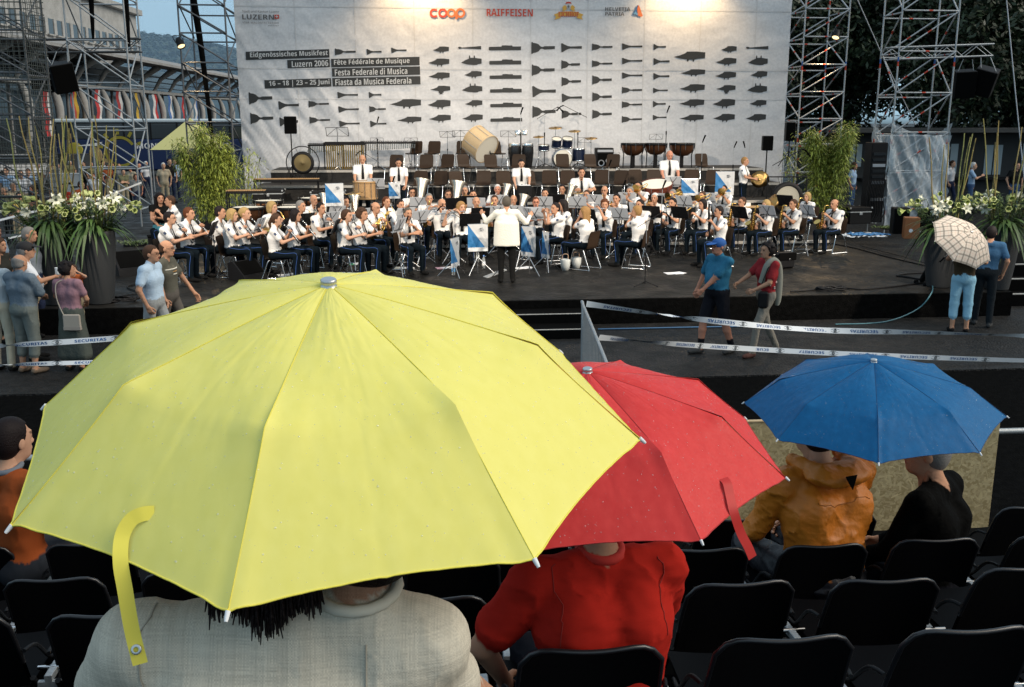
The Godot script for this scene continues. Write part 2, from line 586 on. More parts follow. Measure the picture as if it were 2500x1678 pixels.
func text_on(parent: Node3D, called: String, words: String, at: Vector3, ex: Vector3, ey: Vector3, width: float, height: float, m: Material, align := -1, bold := true, font_name := "Droid Sans", cap := true) -> void:
	# ex, ey: unit directions along and up the lettering; at: its left, centre or right end on the base line
	var tm := TextMesh.new()
	var f := SystemFont.new()
	f.font_names = PackedStringArray([font_name])
	f.font_weight = 700 if bold else 400
	tm.font = f
	tm.text = words
	tm.font_size = 64
	tm.pixel_size = .01
	tm.depth = .0
	tm.curve_step = 2.0
	var bb := tm.get_aabb()
	var sx := width / bb.size.x
	var sy := height / bb.size.y
	var ez := ex.cross(ey).normalized()
	var o := at
	if align < 0:
		o -= ex * bb.position.x * sx
	elif align == 0:
		o -= ex * (bb.position.x + bb.size.x * .5) * sx
	else:
		o -= ex * (bb.position.x + bb.size.x) * sx
	o -= ey * bb.position.y * sy
	part(parent, called, tm, m, o, Basis(ex * sx, ey * sy, ez))

func build_banner() -> void:
	fold_noise = noise(.35, 3, FastNoiseLite.TYPE_SIMPLEX_SMOOTH, 77)
	var x0 := -5.38
	var x1 := 12.42
	var y0 := .75
	var y1 := 10.2
	var nx := 270
	var ny := 140
	var b := MB.new()
	for j in ny + 1:
		for i in nx + 1:
			var x := lerpf(x0, x1, float(i) / nx)
			var y := lerpf(y0, y1, float(j) / ny)
			var e := .03
			var dx := (cloth_fold(x + e, y) - cloth_fold(x - e, y)) / (2 * e)
			var dy := (cloth_fold(x, y + e) - cloth_fold(x, y - e)) / (2 * e)
			b.vert(Vector3(x, y, CLOTH_Z + cloth_fold(x, y)), Vector3(-dx, -dy, 1).normalized())
	for j in ny:
		for i in nx:
			var k := j * (nx + 1) + i
			b.tri(k, k + 1, k + nx + 2); b.tri(k, k + nx + 2, k + nx + 1)
	var t := thing("stage_backdrop", "huge white printed backdrop cloth hanging behind the band between two scaffold towers", "banner")
	var cloth_m := rough_mat(Color(.53, .535, .55), Color(.65, .655, .67), .6, .9, .25, .02, 41)
	part(t, "cloth", b.mesh(), cloth_m)
	# stitched seams
	var seam_m := rough_mat(Color(.47, .47, .48), Color(.60, .60, .60), .7, 2.0, .3, .03, 42)
	for x in [-3.55, -1.7, .15, 2.0, 3.85, 5.7, 7.55, 9.4, 11.25]:
		var sb := MB.new()
		for k in 40:
			var ya := lerpf(y0, y1, k / 40.0)
			var yb := lerpf(y0, y1, (k + 1) / 40.0)
			sb.quad(Vector3(x - .02, ya, CLOTH_Z + cloth_fold(x - .02, ya) + .004), Vector3(x + .02, ya, CLOTH_Z + cloth_fold(x + .02, ya) + .004), Vector3(x + .02, yb, CLOTH_Z + cloth_fold(x + .02, yb) + .004), Vector3(x - .02, yb, CLOTH_Z + cloth_fold(x - .02, yb) + .004))
		part(t, "seam", sb.mesh(), seam_m)
	for y in [3.71, 4.64, 6.5]:
		var sb := MB.new()
		for k in 90:
			var xa := lerpf(x0, x1, k / 90.0)
			var xb := lerpf(x0, x1, (k + 1) / 90.0)
			sb.quad(Vector3(xa, y - .018, CLOTH_Z + cloth_fold(xa, y - .018) + .007), Vector3(xb, y - .018, CLOTH_Z + cloth_fold(xb, y - .018) + .007), Vector3(xb, y + .018, CLOTH_Z + cloth_fold(xb, y + .018) + .007), Vector3(xa, y + .018, CLOTH_Z + cloth_fold(xa, y + .018) + .007))
		part(t, "seam", sb.mesh(), seam_m)
	var ink := rough_mat(Color(.016, .017, .017), Color(.034, .035, .035), .6, 2.0, .0, .03, 43)
	for s in [["a", -2.348, 5.051, -1.698, 5.254],
		["b", -1.362, 5.070, -.890, 5.246],
		["b", -.591, 5.128, -.104, 5.291],
		["a", -5.086, 3.545, -4.360, 3.909],
		["b", -4.184, 3.384, -3.542, 3.641],
		["a", -3.242, 3.453, -2.596, 3.657],
		["b", -2.325, 3.738, -1.676, 3.929],
		["b", -1.336, 3.746, -.934, 3.931],
		["c", -.679, 3.414, .320, 3.716],
		["a", -5.072, 2.937, -4.361, 3.276],
		["b", -4.175, 2.869, -3.594, 3.140],
		["a", -3.232, 2.950, -2.583, 3.160],
		["b", -2.312, 3.290, -1.663, 3.487],
		["a", -1.331, 3.297, -.808, 3.496],
		["c", -.454, 2.949, .323, 3.168],
		["b", -2.305, 2.848, -1.651, 3.039],
		["b", -1.324, 2.839, -.801, 3.037],
		["c", .726, 5.128, 1.238, 5.340],
		["c", .565, 4.720, 1.244, 4.971],
		["c", .571, 4.301, 1.252, 4.547],
		["k", .619, 3.867, 1.260, 4.133],
		["c", .526, 3.394, 1.268, 3.696],
		["c", .566, 2.976, 1.270, 3.229],
		["f", 1.529, 5.257, 2.262, 5.361],
		["d", 1.619, 4.773, 2.274, 5.073],
		["c", 1.712, 4.360, 2.277, 4.593],
		["d", 1.637, 3.924, 2.291, 4.212],
		["c", 1.725, 3.458, 2.293, 3.687],
		["c", 1.635, 2.989, 2.304, 3.243],
		["e", 2.508, 5.228, 3.541, 5.389],
		["e", 2.520, 4.789, 3.551, 4.957],
		["e", 2.529, 4.344, 3.563, 4.503],
		["e", 2.541, 3.918, 3.567, 4.074],
		["e", 2.547, 3.459, 3.574, 3.612],
		["e", 2.551, 3.003, 3.583, 3.155],
		["a", 3.876, 5.129, 4.636, 5.493],
		["a", 3.893, 4.450, 4.637, 4.800],
		["b", 3.908, 3.784, 4.681, 4.132],
		["a", 3.919, 3.133, 4.684, 3.503],
		["b", 4.838, 5.189, 5.513, 5.464],
		["a", 4.853, 4.664, 5.464, 4.940],
		["a", 4.865, 4.130, 5.501, 4.415],
		["b", 4.873, 3.628, 5.544, 3.898],
		["a", 4.885, 3.105, 5.523, 3.384],
		["a", 5.846, 5.250, 6.516, 5.458],
		["a", 5.855, 4.732, 6.527, 4.941],
		["a", 5.871, 4.183, 6.515, 4.469],
		["a", 5.881, 3.649, 6.528, 3.936],
		["a", 5.891, 3.100, 6.540, 3.385],
		["b", 6.823, 5.278, 7.496, 5.473],
		["b", 6.834, 4.833, 7.509, 5.023],
		["b", 6.846, 4.374, 7.529, 4.567],
		["a", 6.858, 3.906, 7.534, 4.113],
		["a", 6.869, 3.444, 7.542, 3.652],
		["a", 6.878, 2.973, 7.553, 3.184],
		["b", 7.861, 5.277, 8.275, 5.462],
		["b", 7.876, 4.811, 8.416, 5.020],
		["b", 7.885, 4.347, 8.427, 4.551],
		["b", 7.893, 3.920, 8.392, 4.086],
		["b", 7.902, 3.470, 8.333, 3.667],
		["b", 7.913, 3.057, 8.393, 3.221],
		["c", 8.545, 4.916, 9.597, 5.238],
		["c", 8.788, 4.451, 9.616, 4.681],
		["c", 8.779, 3.933, 9.628, 4.209],
		["c", 8.783, 3.457, 9.629, 3.728],
		["c", 8.815, 3.001, 9.636, 3.233],
		["c", 10.121, 5.195, 10.640, 5.418],
		["c", 9.950, 4.788, 10.650, 5.046],
		["c", 9.955, 4.350, 10.662, 4.608],
		["k", 10.006, 3.908, 10.666, 4.185],
		["c", 9.910, 3.430, 10.677, 3.741],
		["c", 9.954, 2.986, 10.693, 3.261],
		["f", 10.955, 5.319, 11.703, 5.426],
		["d", 11.050, 4.821, 11.712, 5.130],
		["c", 11.148, 4.390, 11.721, 4.635],
		["d", 11.069, 3.942, 11.735, 4.250],
		["c", 11.169, 3.477, 11.746, 3.709],
		["c", 11.073, 2.986, 11.758, 3.256]]:
		var pb := MB.new()
		var o := outline(s[0])
		for k in o.size():
			o[k] = Vector2(lerpf(s[1], s[3], o[k].x), lerpf(s[2], s[4], o[k].y))
		print_shape(pb, o, .012)
		part(t, "printed_silhouette", pb.mesh(), ink)
	var white_ink := mat(Color(.52, .53, .53), .7)
	for p in [["Eidgenössisches Musikfest", 1, Vector2(-5.107, 4.890), Vector2(-2.520, 4.978), Vector2(-2.523, 5.235), Vector2(-5.100, 5.140), 2.398, .80],
		["Luzern 2006", 1, Vector2(-3.836, 4.645), Vector2(-2.518, 4.691), Vector2(-2.521, 4.944), Vector2(-3.840, 4.897), 1.131, .72],
		["Fête Fédérale de Musique", -1, Vector2(-2.477, 4.683), Vector2(.300, 4.764), Vector2(.300, 5.019), Vector2(-2.480, 4.939), 2.371, .80],
		["Festa Federale di Musica", -1, Vector2(-2.464, 4.397), Vector2(.308, 4.470), Vector2(.307, 4.726), Vector2(-2.464, 4.657), 2.280, .78],
		["Fiasta da Musica Federala", -1, Vector2(-2.460, 4.097), Vector2(.315, 4.173), Vector2(.312, 4.427), Vector2(-2.465, 4.357), 2.396, .78],
		["16 – 18 | 23 – 25 Juni", 1, Vector2(-4.576, 4.029), Vector2(-2.501, 4.097), Vector2(-2.504, 4.352), Vector2(-4.576, 4.282), 1.884, .80]]:
		var pb := MB.new()
		var q := PackedVector2Array([p[2], p[3], p[4], p[5]])
		print_shape(pb, q, .012)
		var pl := part(t, "text_bar", pb.mesh(), ink)
		var ex: Vector2 = (p[3] - p[2]).normalized()
		var ey: Vector2 = (p[5] - p[2])
		var h := ey.length()
		var e3 := Vector3(ex.x, ex.y, 0)
		var u3 := Vector3(0, 1, 0)
		var al: int = p[1]
		var base: Vector2 = (p[2] + Vector2(.09, h * .1)) if al < 0 else (p[3] + Vector2(-.05, h * .1))
		var w: float = p[6]
		text_on(pl, "lettering", p[0], Vector3(base.x, base.y, CLOTH_Z + .055), e3, u3, w, h * p[7], white_ink, al)
	# sponsors along the top
	var right := Vector3.RIGHT
	var z := CLOTH_Z + .035
	var red_ink := mat(Color(.50, .055, .03), .7)
	var orange_ink := mat(Color(.62, .16, .05), .7)
	var grey_ink := mat(Color(.10, .10, .105), .7)
	text_on(t, "lettering", "LUZERN", Vector3(-5.142, 6.100, z), right, Vector3.UP, .973, .149, grey_ink, -1, true, "Droid Sans")
	text_on(t, "lettering", "Stadt und Kanton Luzern", Vector3(-5.129, 6.304, z), right, Vector3.UP, 1.115, .071, grey_ink, -1, false, "Droid Sans")
	text_on(t, "lettering", "RAIFFEISEN", Vector3(2.444, 6.268, z), right, Vector3.UP, 1.473, .227, red_ink, -1, true, "Droid Sans")
	text_on(t, "lettering", "EICHHOF", Vector3(4.736, 6.277, z), right, Vector3.UP, .663, .148, red_ink, -1, true, "Droid Serif")
	text_on(t, "lettering", "HELVETIA", Vector3(6.248, 6.466, z), right, Vector3.UP, .819, .115, grey_ink, -1, true, "Droid Sans")
	text_on(t, "lettering", "PATRIA", Vector3(6.251, 6.324, z), right, Vector3.UP, .620, .108, grey_ink, -1, true, "Droid Sans")
	text_on(t, "lettering", "VIER WALDSTÄTTERSEE", Vector3(-5.149, 5.980, z), right, Vector3.UP, 1.117, .070, grey_ink, -1, false, "Droid Sans")
	text_on(t, "lettering", "www.luzern", Vector3(-4.374, 5.909, z), right, Vector3.UP, .337, .042, grey_ink, -1, false, "Droid Sans")
	# the four rings of the red and orange word mark
	for q in [[.789, 6.345, .146, .138, .75, 0, 0], [1.059, 6.347, .146, .138, .00, 0, 1], [1.327, 6.350, .146, .138, .00, 1, 2], [1.612, 6.353, .154, .147, .00, 1, 3]]:
		var rb := MB.new()
		var ring := PackedVector2Array()
		var n := 28
		var gap: float = q[4]
		for k in n + 1:
			var a := gap + (TAU - 2 * gap) * k / n
			rb_add(rb, q, a, gap, k, n)
		part(t, "logo_ring", rb.mesh(), red_ink if q[5] == 0 else orange_ink)
	var yellow_ink := mat(Color(.60, .34, .06), .7)
	var blue_ink := mat(Color(.05, .14, .30), .7)
	var pale_blue_ink := mat(Color(.12, .30, .48), .7)
	var pale_ink := mat(Color(.50, .50, .50), .7)
	print_bit(t, "logo_stem", PackedVector2Array([Vector2(1.451, 6.351), Vector2(1.529, 6.352), Vector2(1.527, 6.167), Vector2(1.449, 6.166)]), orange_ink, .035)
	print_bit(t, "ribbon", PackedVector2Array([Vector2(4.722, 6.277), Vector2(4.734, 6.410), Vector2(4.889, 6.433), Vector2(5.059, 6.440), Vector2(5.243, 6.437), Vector2(5.399, 6.417), Vector2(5.415, 6.284), Vector2(5.245, 6.303), Vector2(5.061, 6.307), Vector2(4.891, 6.300)]), yellow_ink, .014)
	print_bit(t, "ribbon_end", PackedVector2Array([Vector2(4.594, 6.342), Vector2(4.720, 6.384), Vector2(4.821, 6.238), Vector2(4.610, 6.183), Vector2(4.660, 6.263)]), yellow_ink, .018)
	print_bit(t, "ribbon_end", PackedVector2Array([Vector2(5.542, 6.352), Vector2(5.413, 6.390), Vector2(5.316, 6.243), Vector2(5.530, 6.191), Vector2(5.486, 6.271)]), yellow_ink, .018)
	print_bit(t, "emblem_shield", PackedVector2Array([Vector2(5.014, 6.639), Vector2(5.113, 6.640), Vector2(5.114, 6.561), Vector2(5.063, 6.520), Vector2(5.015, 6.560)]), pale_ink, .020)
	print_bit(t, "emblem_cross", PackedVector2Array([Vector2(5.051, 6.626), Vector2(5.076, 6.627), Vector2(5.077, 6.547), Vector2(5.052, 6.547)]), grey_ink, .030)
	print_bit(t, "emblem_cross", PackedVector2Array([Vector2(5.028, 6.600), Vector2(5.099, 6.600), Vector2(5.099, 6.584), Vector2(5.029, 6.584)]), grey_ink, .034)
	print_bit(t, "emblem_beast", PackedVector2Array([Vector2(5.002, 6.493), Vector2(4.962, 6.471), Vector2(4.912, 6.452), Vector2(4.861, 6.460), Vector2(4.888, 6.518), Vector2(4.854, 6.558), Vector2(4.899, 6.598), Vector2(4.938, 6.630), Vector2(4.983, 6.610), Vector2(5.001, 6.559)]), yellow_ink, .022)
	print_bit(t, "emblem_beast", PackedVector2Array([Vector2(5.132, 6.494), Vector2(5.171, 6.473), Vector2(5.223, 6.455), Vector2(5.273, 6.464), Vector2(5.244, 6.522), Vector2(5.278, 6.562), Vector2(5.232, 6.602), Vector2(5.192, 6.633), Vector2(5.147, 6.611), Vector2(5.131, 6.561)]), yellow_ink, .022)
	print_bit(t, "emblem_crown", PackedVector2Array([Vector2(4.957, 6.665), Vector2(4.985, 6.719), Vector2(5.061, 6.733), Vector2(5.134, 6.720), Vector2(5.163, 6.667), Vector2(5.061, 6.685)]), red_ink, .022)
	print_bit(t, "triangle_logo", PackedVector2Array([Vector2(7.164, 6.381), Vector2(7.274, 6.645), Vector2(7.343, 6.645), Vector2(7.317, 6.342)]), blue_ink, .020)
	print_bit(t, "triangle_logo", PackedVector2Array([Vector2(7.309, 6.645), Vector2(7.343, 6.645), Vector2(7.476, 6.322), Vector2(7.419, 6.297), Vector2(7.318, 6.329), Vector2(7.284, 6.516)]), orange_ink, .026)
	print_bit(t, "triangle_logo", PackedVector2Array([Vector2(7.164, 6.381), Vector2(7.228, 6.462), Vector2(7.316, 6.382), Vector2(7.309, 6.339)]), pale_blue_ink, .030)
	print_bit(t, "coat_of_arms", PackedVector2Array([Vector2(-4.155, 6.249), Vector2(-4.016, 6.250), Vector2(-4.022, 6.128), Vector2(-4.161, 6.127)]), red_ink, .020)
	print_bit(t, "coat_of_arms_cross", PackedVector2Array([Vector2(-4.100, 6.229), Vector2(-4.073, 6.229), Vector2(-4.077, 6.148), Vector2(-4.104, 6.148)]), pale_ink, .026)
	print_bit(t, "coat_of_arms_cross", PackedVector2Array([Vector2(-4.131, 6.200), Vector2(-4.045, 6.201), Vector2(-4.046, 6.177), Vector2(-4.132, 6.177)]), pale_ink, .030)

func rb_add(rb: MB, q: Array, a: float, gap: float, k: int, n: int) -> void:
	var z: float = CLOTH_Z + .03 + .002 * q[6]
	var i := rb.v.size()
	rb.vert(Vector3(q[0] + cos(a) * q[2] * .56, q[1] + sin(a) * q[3] * .56, z), Vector3(0, 0, 1))
	rb.vert(Vector3(q[0] + cos(a) * q[2], q[1] + sin(a) * q[3], z), Vector3(0, 0, 1))
	if k > 0:
		rb.tri(i - 2, i - 1, i + 1); rb.tri(i - 2, i + 1, i)

func print_bit(t: Node3D, called: String, pts: PackedVector2Array, m: Material, lift: float) -> void:
	if Geometry2D.is_polygon_clockwise(pts):
		pts.reverse()
	var b := MB.new()
	print_shape(b, pts, lift + .01)
	part(t, called, b.mesh(), m)


# ---------------------------------------------------------------- scaffold towers and trusses
var bar_meshes := {}

func bar_mesh(kind: String) -> ArrayMesh:
	# unit tube along y with the painted marks of system scaffold
	if bar_meshes.has(kind):
		return bar_meshes[kind]
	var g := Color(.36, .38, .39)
	var red := Color(.42, .045, .02)
	var blue := Color(.03, .10, .30)
	var cuts := [[.0, 1.0, g]]
	if kind == "mid":
		cuts = [[.0, .46, g], [.46, .53, red], [.53, 1.0, g]]
	elif kind == "leg":
		cuts = [[.0, .075, g], [.075, .09, red], [.09, .105, blue], [.105, .31, g], [.31, .325, red], [.325, .56, g], [.56, .575, red], [.575, .59, blue], [.59, .80, g], [.80, .815, red], [.815, 1.0, g]]
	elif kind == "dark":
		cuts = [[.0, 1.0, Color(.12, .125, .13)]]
	var b := MB.new()
	for c in cuts:
		b.col = c[2]
		b.tube([Vector3(0, c[0], 0), Vector3(0, c[1], 0)], 1.0, 8, c[0] == .0 or c[1] == 1.0)
	bar_meshes[kind] = b.mesh()
	return bar_meshes[kind]

func bar(parent: Node3D, called: String, a: Vector3, e: Vector3, r: float, kind: String) -> void:
	var b := basis_along(e - a)
	part(parent, called, bar_mesh(kind), M.tube, a, Basis(b.x * r, b.y * (e - a).length(), b.z * r))

func scaffold_tower(label: String, lo: Vector3, hi: Vector3, levels: Array, kind := "", skip_low := 0) -> Node3D:
	var t := thing("scaffold_tower", label, "scaffold", Vector3(lo.x, lo.y, lo.z), .0, "scaffold towers round the stage")
	var w := hi.x - lo.x
	var d := hi.z - lo.z   # negative: towards the back
	var legk := "leg" if kind == "" else kind
	var midk := "mid" if kind == "" else kind
	for x in [.0, w]:
		for z in [.0, d]:
			bar(t, "upright", Vector3(x, 0, z), Vector3(x, hi.y - lo.y, z), .027, legk)
			part(t, "base_plate", box_mesh(Vector3(.18, .02, .18), .004, Vector3(x, .01, z)), M.galv)
	for k in levels.size():
		var y: float = levels[k] - lo.y
		bar(t, "ledger", Vector3(0, y, .02), Vector3(w, y, .02), .024, midk)
		bar(t, "ledger", Vector3(0, y - .12, d), Vector3(w, y - .12, d), .024, midk)
		bar(t, "transom", Vector3(0, y - .06, 0), Vector3(0, y - .06, d), .024, midk)
		bar(t, "transom", Vector3(w, y - .06, 0), Vector3(w, y - .06, d), .024, midk)
		if k > 0:
			var y2: float = levels[k - 1] - lo.y
			var flip := kind == "flip" or kind == "dark"
			var xa := w if flip else .0
			bar(t, "brace", Vector3(xa, y2, .05), Vector3(w - xa, y, .05), .022, midk)
			bar(t, "brace", Vector3(xa, y2 - .1, d - .05), Vector3(w - xa, y - .1, d - .05), .022, midk)
			bar(t, "brace", Vector3(.03, y if k % 2 else y2, 0), Vector3(.03, y2 if k % 2 else y, d), .022, midk)
			bar(t, "brace", Vector3(w - .03, y if k % 2 else y2, 0), Vector3(w - .03, y2 if k % 2 else y, d), .022, midk)
	return t

func truss(label: String, a: Vector3, e: Vector3, h: float, m: Material) -> void:
	var t := thing("truss_beam", label, "truss", a)
	var l := e - a
	for q in [[.0, .14], [.0, -.14], [h, .14], [h, -.14]]:
		var off := Vector3(0, q[0], q[1])
		part(t, "chord", tube_mesh([off, l + off], .026, 8), m)
	var n := int(l.length() / .42)
	for s in [.14, -.14]:
		for k in n:
			var p := l * (float(k) / n) + Vector3(0, .0 if k % 2 else h, s)
			var q := l * (float(k + 1) / n) + Vector3(0, h if k % 2 else .0, s)
			part(t, "lattice_bar", tube_mesh([p, q], .012, 5), m)
	for k in n + 1:
		if k % 2 == 0:
			for y in [.0, h]:
				part(t, "lattice_bar", tube_mesh([l * (float(k) / n) + Vector3(0, y, -.14), l * (float(k) / n) + Vector3(0, y, .14)], .012, 5), m)

func hung_speaker(label: String, at: Vector3, turn: float, tilt: float, roll: float, top: float) -> void:
	var t := thing("hanging_loudspeaker", label, "loudspeaker", at, turn, "loudspeakers hung from the trusses")
	var b := Basis.from_euler(Vector3(tilt, 0, roll))
	var o := MB.new()
	o.box(Vector3(0, 0, -.2), Vector3(.62, .8, .5), Basis(), .02)
	part(t, "cabinet", o.mesh(), M.black, Vector3.ZERO, b)
	part(t, "grille", box_mesh(Vector3(.58, .76, .015), .004, Vector3(0, 0, .06)), M.black_matte, Vector3.ZERO, b)
	for x in [-.22, .22]:
		part(t, "chain", tube_mesh([b * Vector3(x, .4, -.1), Vector3(x * .6, top - at.y, 0)], .012, 5), M.galv)

func floodlight(label: String, at: Vector3, aim: Vector3, energy: float, cone: float, size := .12) -> void:
	var t := thing("floodlight", label, "lamp", at, .0, "floodlights on the stage rig")
	var dir := (aim - at).normalized()
	var b := basis_along(-dir)
	var o := MB.new()
	o.lathe([Vector2(.0, .30), Vector2(size * .7, .28), Vector2(size * .85, .2), Vector2(size, .02), Vector2(size * 1.08, .0), Vector2(size * .98, .0), Vector2(size * .9, .03)], 16)
	part(t, "housing", o.mesh(), M.black, Vector3.ZERO, b)
	var g := MB.new()
	g.disc(Vector3(0, .03, 0), Vector3(0, -1, 0), size * .9, 16)
	part(t, "lamp_lens", g.mesh(), M.glow, Vector3.ZERO, b)
	part(t, "yoke", tube_mesh(curve([b * Vector3(-size * 1.1, .12, 0), b * Vector3(-size * 1.15, .38, 0), b * Vector3(size * 1.15, .38, 0), b * Vector3(size * 1.1, .12, 0)], 3), .012, 6), M.black)
	var l := SpotLight3D.new()
	l.name = "floodlight_beam"
	l.light_energy = energy
	l.light_color = Color(1.0, .84, .62) if size < .2 else Color(1.0, .93, .84)
	l.light_size = size
	l.spot_range = 60.0
	l.spot_attenuation = 2.0
	l.spot_angle = cone
	l.spot_angle_attenuation = .6
	l.shadow_enabled = true
	t.add_child(l)
	l.position = dir * .05
	l.look_at_from_position(at + dir * .05, aim)

func build_scaffolds() -> void:
	var lv := [.55, 1.73, 2.87, 4.1, 5.26, 6.5, 7.7]
	var lv3 := [.4, 1.55, 2.7, 3.86, 5.05, 6.2, 7.4]
	scaffold_tower("silver scaffold tower with red marks in front of the blue bus", Vector3(-9.61, -.45, -30), Vector3(-7.99, 8.6, -31.45), lv, "flip")
	scaffold_tower("silver scaffold tower with clear plastic sheet round its foot", Vector3(14.41, -.45, -29), Vector3(16.16, 8.6, -30.15), lv3)
	scaffold_tower("scaffold tower coloured dark like a silhouette at the left edge of the printed backdrop", Vector3(-6.83, -.45, -31.5), Vector3(-5.47, 8.6, -33.4), [.4, 1.3, 2.2, 3.0, 3.9, 4.75, 5.6, 6.4, 7.3], "dark")  # silhouette against the sky is put into the dark tube colour
	scaffold_tower("slim scaffold tower at the right edge of the printed backdrop", Vector3(12.5, -.45, -31.6), Vector3(13.95, 8.6, -33.2), [.5, 1.4, 2.3, 3.1, 3.95, 4.8, 5.65, 6.5, 7.4])
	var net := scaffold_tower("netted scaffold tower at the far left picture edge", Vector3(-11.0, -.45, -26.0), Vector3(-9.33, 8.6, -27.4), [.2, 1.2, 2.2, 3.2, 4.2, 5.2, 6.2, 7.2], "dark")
	var wb := MB.new()
	for k in 58:
		var y := .2 + k * .145
		for z in [.06, -1.46]:
			wb.tube([Vector3(-.05, y, z), Vector3(1.7, y + .02 * sin(k * 2.1), z)], .008, 4, false)
	for k in 14:
		var x := -.05 + k * .132
		for z in [.06, -1.46]:
			wb.tube([Vector3(x, .1, z), Vector3(x, 8.9, z)], .007, 4, false)
	for k in 11:
		var z := .06 - k * .14
		wb.tube([Vector3(1.7, .1, z), Vector3(1.7, 8.9, z)], .007, 4, false)
	for k in 58:
		var y := .2 + k * .145
		wb.tube([Vector3(1.7, y, .06), Vector3(1.7, y, -1.46)], .008, 4, false)
	var n := part(net, "wire_netting", wb.mesh(), mat(Color(.06, .07, .065), .6, .3))
	n.set_meta("kind", "stuff")
	truss("dark lattice truss carrying two loudspeakers on the left tower", Vector3(-10.5, 4.93, -30.35), Vector3(-7.7, 4.98, -30.35), .36, mat(Color(.10, .10, .10), .5, .5))
	truss("silver lattice truss sticking out from the right tower", Vector3(14.2, 4.82, -29.3), Vector3(17.45, 4.95, -29.3), .34, M.galv)
	hung_speaker("upright black loudspeaker hanging at the left under the dark truss", Vector3(-10.35, 4.25, -29.9), -.15, .25, -.16, 4.93)
	hung_speaker("tilted black loudspeaker hanging nearer the tower under the dark truss", Vector3(-9.68, 4.2, -29.7), .5, .2, .2, 4.93)
	hung_speaker("black loudspeaker hanging next to the right tower below its truss", Vector3(16.75, 4.1, -29.3), -.2, .2, .05, 4.85)
	hung_speaker("outermost tilted black loudspeaker under the silver truss", Vector3(17.25, 4.15, -29.2), -.7, .3, -.3, 4.9)
	for q in [[Vector3(-9.0, 8.6, -30.1), Vector3(-8.95, 5.3, -30.2)], [Vector3(-8.1, 8.6, -30.1), Vector3(-7.98, 5.1, -30.2)], [Vector3(-6.6, 8.6, -31.6), Vector3(-6.1, 2.0, -31.7)]]:
		var cbl := thing("cable_bundle", ["black cable bundle hanging inside the left silver tower", "black cable bundle on the right leg of the left silver tower", "black cable bundle hanging down the dark tower beside the backdrop"][taken.get("cable_bundle", 0)], "cables", q[0])
		part(cbl, "bundle", tube_mesh(curve([Vector3.ZERO, (q[1] - q[0]) * .5 + Vector3(.08, 0, 0), q[1] - q[0]], 5), [.13, .12, .12, .1, .1, .09, .08, .07, .06, .05, .03], 8), M.black_matte)
	# the clear sheet round the foot of the right tower
	var t := thing("plastic_sheet", "crumpled clear plastic sheet wrapped round the foot of the right scaffold tower", "plastic sheet", Vector3(14.41, 0, -29))
	var wr := noise(.9, 4, FastNoiseLite.TYPE_SIMPLEX_SMOOTH, 5)
	var sheets := [[Vector3(-.06, 0, .08), Vector3(1.84, 0, .08)], [Vector3(1.84, 0, .08), Vector3(1.84, 0, -1.25)], [Vector3(-.06, 0, -1.25), Vector3(-.06, 0, .08)]]
	for q in sheets:
		var b := MB.new()
		var nn: Vector3 = (q[1] - q[0]).cross(Vector3.UP).normalized() * -1.0
		var gx := 36
		var gy := 52
		for j in gy + 1:
			for i in gx + 1:
				var u := float(i) / gx
				var top := 2.62 + .35 * maxf(.0, 1.0 - u * 2.2) + .06 * wr.get_noise_2d(u * 5.0, 3.0)
				var y := lerpf(-.1, top, float(j) / gy)
				var p: Vector3 = q[0].lerp(q[1], u) + Vector3(0, y, 0)
				var f := .16 * wr.get_noise_2d(u * 4.0 + y * .9, y * .35 + 9.0) + .07 * absf(wr.get_noise_2d(u * 9.0 - y * 1.6, y * .5 + u))
				b.vert(p + nn * f, nn)
		for j in gy:
			for i in gx:
				var k := j * (gx + 1) + i
				b.tri(k, k + 1, k + gx + 2); b.tri(k, k + gx + 2, k + gx + 1)
		# smooth normals from the crumpled shape
		for j in gy + 1:
			for i in gx + 1:
				var k := j * (gx + 1) + i
				var pa := b.v[j * (gx + 1) + maxi(i - 1, 0)]
				var pb := b.v[j * (gx + 1) + mini(i + 1, gx)]
				var pc := b.v[maxi(j - 1, 0) * (gx + 1) + i]
				var pd := b.v[mini(j + 1, gy) * (gx + 1) + i]
				var nrm := (pb - pa).cross(pd - pc).normalized()
				b.n[k] = nrm if nrm.dot(nn) > 0 else -nrm
		part(t, "sheet", b.mesh(), M.plastic_film)
	# equipment rack with cables inside the tower foot
	var rk := thing("equipment_rack", "tall black equipment rack with hanging cables left of the plastic sheet", "rack", Vector3(14.05, 0, -29.2))
	part(rk, "cabinet", box_mesh(Vector3(.5, 2.4, .5), .02, Vector3(0, 1.2, 0)), M.black)
	for k in 9:
		part(rk, "unit", box_mesh(Vector3(.4, .09, .02), .004, Vector3(0, .7 + k * .17, .26)), M.grey_metal if k % 3 == 0 else M.black_gloss)
	for k in 12:
		var x := -.3 + k * .05
		part(rk, "cable", tube_mesh(curve([Vector3(x, 1.3, .3), Vector3(x - .1, .8, .38), Vector3(x - .05 + .02 * (k % 3), .3, .36), Vector3(x - .2, .02, .4)], 4), .016, 5), M.black)
	# lamps: on the two rear towers and, out of view, over the cloth, where their light falls; two more unseen, placed to light the band
	floodlight("lit floodlight clamped to the dark left scaffold tower", Vector3(-6.757, 5.19, -31.3), Vector3(-4.6, .8, -29.0), 7.0, 50.0)
	floodlight("lit floodlight clamped to the slim right scaffold tower", Vector3(13.457, 5.597, -31.4), Vector3(11.3, .8, -29.0), 7.0, 50.0)
	floodlight("floodlight above the cloth over the red word mark", Vector3(.41, 7.75, -31.6), Vector3(.41, 5.6, -32.6), 10.0, 64.0)
	floodlight("floodlight above the cloth over the triangle emblem", Vector3(8.85, 7.75, -31.6), Vector3(8.85, 5.6, -32.6), 10.0, 64.0)
